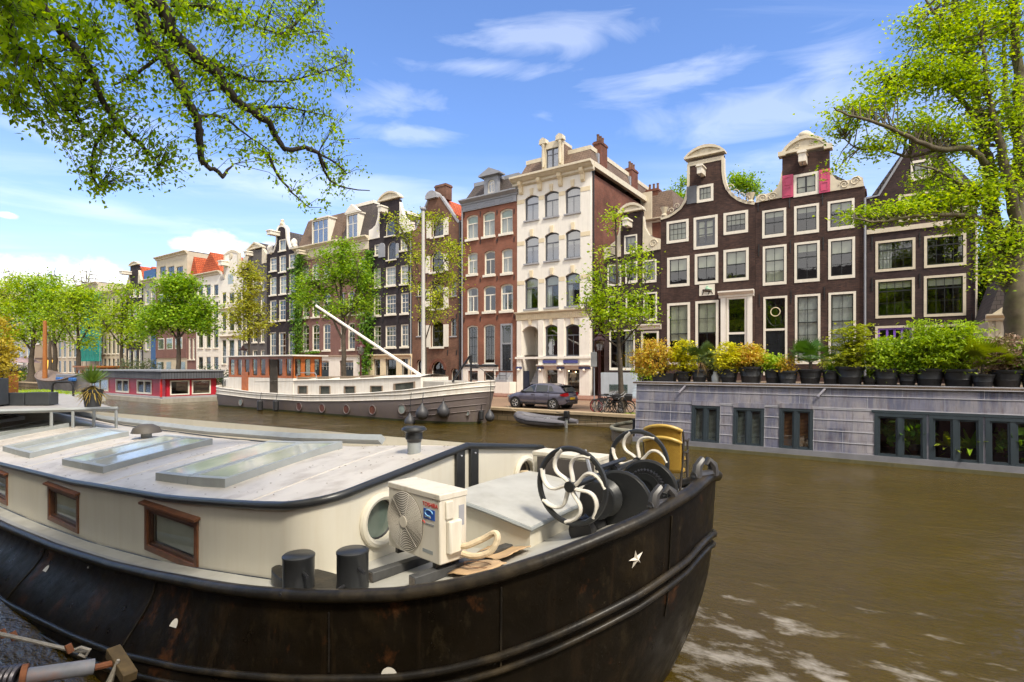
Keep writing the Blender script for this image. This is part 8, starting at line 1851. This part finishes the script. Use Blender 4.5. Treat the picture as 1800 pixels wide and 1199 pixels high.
M_quay = brick('quay_stone', (.2, .15, .09), (.15, .11, .07), (.07, .06, .04), .7, .28, .02, .3, .85, .5, dirt=(.05, .055, .02), damt=.7)
structure(street_mesh('quay', -260, 60, 25.2, 25.7, -.6, .56, M_quay)); structure(street_mesh('quay_coping', -260, 60, 25.12, 25.75, .561, .70, mat('coping_stone', (.42, .32, .2), .8, .15, 1.5, dirt=(.2, .16, .1))))
M_road = brick('street_bricks', (.26, .165, .1), (.21, .13, .085), (.16, .12, .08), .21, .1, .012, .2, .85, .1)
def paving(name, c1, c2, bw, rh):
    m, nt, b = _nt(name); tc = N(nt, 'ShaderNodeTexCoord'); br = N(nt, 'ShaderNodeTexBrick'); nt.links.new(tc.outputs['Object'], br.inputs['Vector'])
    for k, v in (('Scale', 1), ('Mortar Size', .012), ('Brick Width', bw), ('Row Height', rh)): br.inputs[k].default_value = v
    br.inputs['Color1'].default_value = c4(c1); br.inputs['Color2'].default_value = c4(c2); br.inputs['Mortar'].default_value = c4(tone(c1, .6))
    c = mixc(nt, 1., br.outputs['Color'], ramp(nt, noise(nt, .4, 5), [(.3, (.8,)*3), (.7, (1.15,)*3)]), 'MULTIPLY'); nt.links.new(c, b.inputs['Base Color']); b.inputs['Roughness'].default_value = .85; return m
structure(street_mesh('road', -260, 60, 25.75, 34.6, -.2, .65, paving('road_bricks', (.29, .185, .115), (.24, .15, .1), .2, .1))); structure(street_mesh('pavement', -260, 60, 34.6, 40, -.2, .76, paving('pavement_bricks', (.27, .13, .09), (.22, .11, .08), .3, .3)))
structure(street_mesh('ground', -900, 300, 40.001, 900, -.2, .6, mat('far_ground', (.2, .17, .12), .9, .2, .3))); structure(street_mesh('near_quay', -120, 60, -60, .8, -.6, 1.25, paving('near_bricks', (.25, .16, .11), (.2, .13, .09), .2, .1)))
gr_ = leaf_obj('grass', np.array([tuple(W(u, d, .67)) for u, d in zip(RNG.uniform(-11.2, -8.2, 900), RNG.uniform(25.9, 26.9, 900))]), .1, L_lime, None, flat=-.1, hang=-.8, aspect=.2); gr_['kind'] = 'stuff'; gr_['label'] = 'sparse grass round the foot of the quay tree'
# the near bank behind the viewer, unseen: added to darken panes and shade the barge
wh = sthing('added_brick_block', 'unseen brick block added for the near bank houses, mirrored dark in the window panes', 'building', -60, -24, 1.2)
wb_ = wall_mb([(0, 0), (110, 0), (110, 15), (0, 15)], [[(2+4*i, 1+3.6*j), (3.6+4*i, 1+3.6*j), (3.6+4*i, 3.3+3.6*j), (2+4*i, 3.3+3.6*j)] for i in range(27) for j in range(4)]); wb_.map(lambda v: Vector((v.x, -v.y, v.z))); wb_.box(0, 110, -8, -.6, 0, 15).build('wall', M_warehouse, wh)
MB().extx([(0, 15.01), (-8, 15.01), (-4, 18.5)], 0, 110).build('roof', M_darktile, wh)
src = [x for x in bpy.data.objects if x.name.startswith('elm_tree') and x.get('label', '').startswith('dense round')][0]
for u_, d_, lab in ((-50, -5, 'unseen elm added on the near bank far off, mirrored in the white house windows'), (-31, -6, 'unseen elm added on the near bank, mirrored in the windows of the dark low house'), (-17, -5, 'unseen elm added on the near bank, mirrored in the windows of the brown gabled houses'), (5.0, -9, 'elm on the near bank behind the viewer, mirrored in houseboat windows'), (-1.5, -2.6, 'small elm added out of view to shade the cabin wall of the black barge')):
    c = copy_tree(src, label=lab, group='unseen elm trees added on the near bank'); c.location = W(u_, d_, 1.2); c.scale = (1.0 if u_ == -1.5 else 1.2,)*3; c.rotation_euler = (0, 0, u_)  # the last, smaller copy is an unseen elm added to shade the barge
# ---------------------------------------------------------------- light, sky, camera
SUN_EL, SUN_AZ = math.radians(52), None
sd = Vector((CU[0]*.84-CM[0]*.42, CU[1]*.84-CM[1]*.42, 0)).normalized(); sdir = Vector((sd.x*math.cos(SUN_EL), sd.y*math.cos(SUN_EL), math.sin(SUN_EL)))
ld = bpy.data.lights.new('sun', 'SUN'); ld.energy = 3.0; ld.angle = math.radians(10); ld.color = (1, .92, .78); lo = link(bpy.data.objects.new('sun', ld)); lo.rotation_euler = (-sdir).to_track_quat('-Z', 'Y').to_euler(); lo['kind'] = 'helper'
wd_ = bpy.data.worlds.new('World'); S.world = wd_; wd_.use_nodes = True; nt = wd_.node_tree; bgn = nt.nodes['Background']
sky = N(nt, 'ShaderNodeTexSky'); sky.sky_type = 'NISHITA'; sky.sun_disc = False; sky.sun_elevation = SUN_EL; sky.sun_rotation = math.atan2(sdir.x, sdir.y); sky.air_density = 1.0; sky.dust_density = .6; sky.ozone_density = 2.2
tc = N(nt, 'ShaderNodeTexCoord'); sp = N(nt, 'ShaderNodeSeparateXYZ'); nt.links.new(tc.outputs['Generated'], sp.inputs[0])
def mth(op, a, b=None, clamp=False):
    n = N(nt, 'ShaderNodeMath', operation=op); n.use_clamp = clamp
    for i, v in enumerate((a, b)):
        if v is None: continue
        if hasattr(v, 'is_linked'): nt.links.new(v, n.inputs[i])
        else: n.inputs[i].default_value = v
    return n.outputs[0]
zc = mth('MAXIMUM', sp.outputs[2], .03); cx_ = mth('DIVIDE', sp.outputs[0], zc); cy_ = mth('DIVIDE', sp.outputs[1], zc); cv = N(nt, 'ShaderNodeCombineXYZ'); nt.links.new(cx_, cv.inputs[0]); nt.links.new(cy_, cv.inputs[1])
def nz(vec, scale, det, mp=(1, 1, 1), loc=(0, 0, 0), rz=0, dist=0):
    m_ = N(nt, 'ShaderNodeMapping'); m_.inputs['Scale'].default_value = mp; m_.inputs['Location'].default_value = loc; m_.inputs['Rotation'].default_value = (0, 0, rz); nt.links.new(vec, m_.inputs[0]); n = N(nt, 'ShaderNodeTexNoise', Scale=scale, Detail=det, Roughness=.58, Distortion=dist); nt.links.new(m_.outputs[0], n.inputs['Vector']); return n.outputs['Fac']
ci = nz(cv.outputs[0], 1.0, 9, (.28, 1.1, 1), (3.3, 1.7, 0), .35, .6); ci = ramp(nt, ci, [(.46, (0, 0, 0)), (.74, (.45, .45, .45))])
big_ = ramp(nt, nz(cv.outputs[0], .5, 4, (1, 1, 1), (8.1, 2.2, 0)), [(.38, (.12, .12, .12)), (.62, (1, 1, 1))]); ci = mixc(nt, 1., ci, big_, 'MULTIPLY')
# low cumulus: direction blobs broken up with noise
nrm = N(nt, 'ShaderNodeVectorMath', operation='NORMALIZE'); nt.links.new(tc.outputs['Generated'], nrm.inputs[0])
cn = nz(nrm.outputs[0], 14, 8, (1, 1, 1.6)); cum = None
for px, py, w in ((365, 430, .055), (335, 428, .035), (400, 440, .045), (60, 490, .07), (150, 495, .075), (-20, 488, .08), (215, 500, .06), (290, 478, .03), (-200, 470, .12), (480, 440, .035), (12, 378, .014), (2100, 480, .12), (2300, 420, .12)):
    d = Vector(((px-CX)/F, 1, (HY-py)/F)).normalized(); s_ = N(nt, 'ShaderNodeVectorMath', operation='SUBTRACT'); nt.links.new(nrm.outputs[0], s_.inputs[0]); s_.inputs[1].default_value = d
    ms = N(nt, 'ShaderNodeVectorMath', operation='MULTIPLY'); nt.links.new(s_.outputs[0], ms.inputs[0]); ms.inputs[1].default_value = (1, 1, 2.0); ln = N(nt, 'ShaderNodeVectorMath', operation='LENGTH'); nt.links.new(ms.outputs[0], ln.inputs[0])
    k = mth('SUBTRACT', 1.0, mth('DIVIDE', ln.outputs['Value'], w)); cum = k if cum is None else mth('MAXIMUM', cum, k)
cm_ = ramp(nt, mth('ADD', cum, mth('MULTIPLY', mth('SUBTRACT', cn, .5), 2.2)), [(.2, (0, 0, 0)), (.7, (.92, .92, .92))])
# thin streaks of high cloud
sn = nz(nrm.outputs[0], 8, 9, (.6, .6, 2.2), (1.2, .3, 0), 0, .8); stk = None
for px, py, wx, wz, tl in ((820, 115, .13, .016, .0), (1330, 195, .26, .045, -.05), (1150, 150, .16, .03, .1), (690, 180, .1, .03, .0), (700, 232, .1, .02, .0), (180, 368, .42, .022, -.08), (1480, 95, .12, .04, .05), (650, 330, .3, .04, .0), (1550, 230, .2, .03, .05), (960, 60, .2, .03, .05), (150, 230, .16, .06, 0)):
    d = Vector(((px-CX)/F, 1, (HY-py)/F)).normalized(); rt = Vector((d.y, -d.x, 0)).normalized(); up_ = rt.cross(d); rt, up_ = rt*math.cos(tl)+up_*math.sin(tl), up_*math.cos(tl)-rt*math.sin(tl)
    def dt(v, q):
        n = N(nt, 'ShaderNodeVectorMath', operation='DOT_PRODUCT'); nt.links.new(nrm.outputs[0], n.inputs[0]); n.inputs[1].default_value = v; return mth('DIVIDE', n.outputs['Value'], q)
    a_, b_ = dt(rt, wx), dt(up_, wz); k = mth('SUBTRACT', 1.0, mth('POWER', mth('ADD', mth('MULTIPLY', a_, a_), mth('MULTIPLY', b_, b_)), .5)); stk = k if stk is None else mth('MAXIMUM', stk, k)
stk = ramp(nt, mth('ADD', mth('MAXIMUM', stk, -1.), mth('MULTIPLY', mth('SUBTRACT', sn, .5), 3.4)), [(.1, (0, 0, 0)), (1.3, (.26, .26, .26))])
# thin veil that whitens towards the horizon
vl = ramp(nt, sp.outputs[2], [(0.0, (.62, .62, .62)), (.14, (.36, .36, .36)), (.36, (.04, .04, .04)), (1, (0, 0, 0))])
skyc = mixc(nt, 1., sky.outputs[0], (.88, 1.14, 1.55), 'MULTIPLY')
# broken cloud cover over the half of the sky behind the viewer and overhead
bk_ = mth('ADD', mth('MULTIPLY', sp.outputs[1], -1.0), mth('MULTIPLY', mth('MAXIMUM', mth('SUBTRACT', sp.outputs[2], .62), 0), 2.6)); bk_ = mth('ADD', bk_, mth('MULTIPLY', mth('SUBTRACT', nz(nrm.outputs[0], 3.2, 7), .5), 1.5))
bk_ = ramp(nt, bk_, [(.0, (0, 0, 0)), (.35, (.9, .9, .9))])
col = mixc(nt, vl, skyc, (7.1, 7.9, 9.4)); col = mixc(nt, bk_, col, (9.5, 8.9, 8.2)); col = mixc(nt, ci, col, (8.2, 8.6, 9.4)); col = mixc(nt, stk, col, (8.4, 8.7, 9.3)); col = mixc(nt, cm_, col, (9.6, 9.4, 9.2))
nt.links.new(col, bgn.inputs[0]); bgn.inputs[1].default_value = .11
cam = bpy.data.cameras.new('camera'); co = link(bpy.data.objects.new('camera', cam)); co.location = (0, 0, H); co.rotation_euler = (math.pi/2, 0, 0); co['kind'] = 'helper'
cam.sensor_width = 36; cam.lens = 36*F/1800; cam.shift_y = (HY-599.5)/1800*1.0; cam.clip_end = 3000; cam.clip_start = .05; S.camera = co
S.view_settings.view_transform = 'Standard'; S.view_settings.look = 'None'; S.view_settings.exposure = .65; S.view_settings.gamma = 1
cy = S.cycles; cy.max_bounces = 7; cy.diffuse_bounces = 3; cy.glossy_bounces = 3; cy.transmission_bounces = 3; cy.transparent_max_bounces = 10; cy.use_adaptive_sampling = True; cy.adaptive_threshold = .03; cy.use_denoising = True; cy.sample_clamp_indirect = 6; cy.caustics_reflective = False; cy.caustics_refractive = False
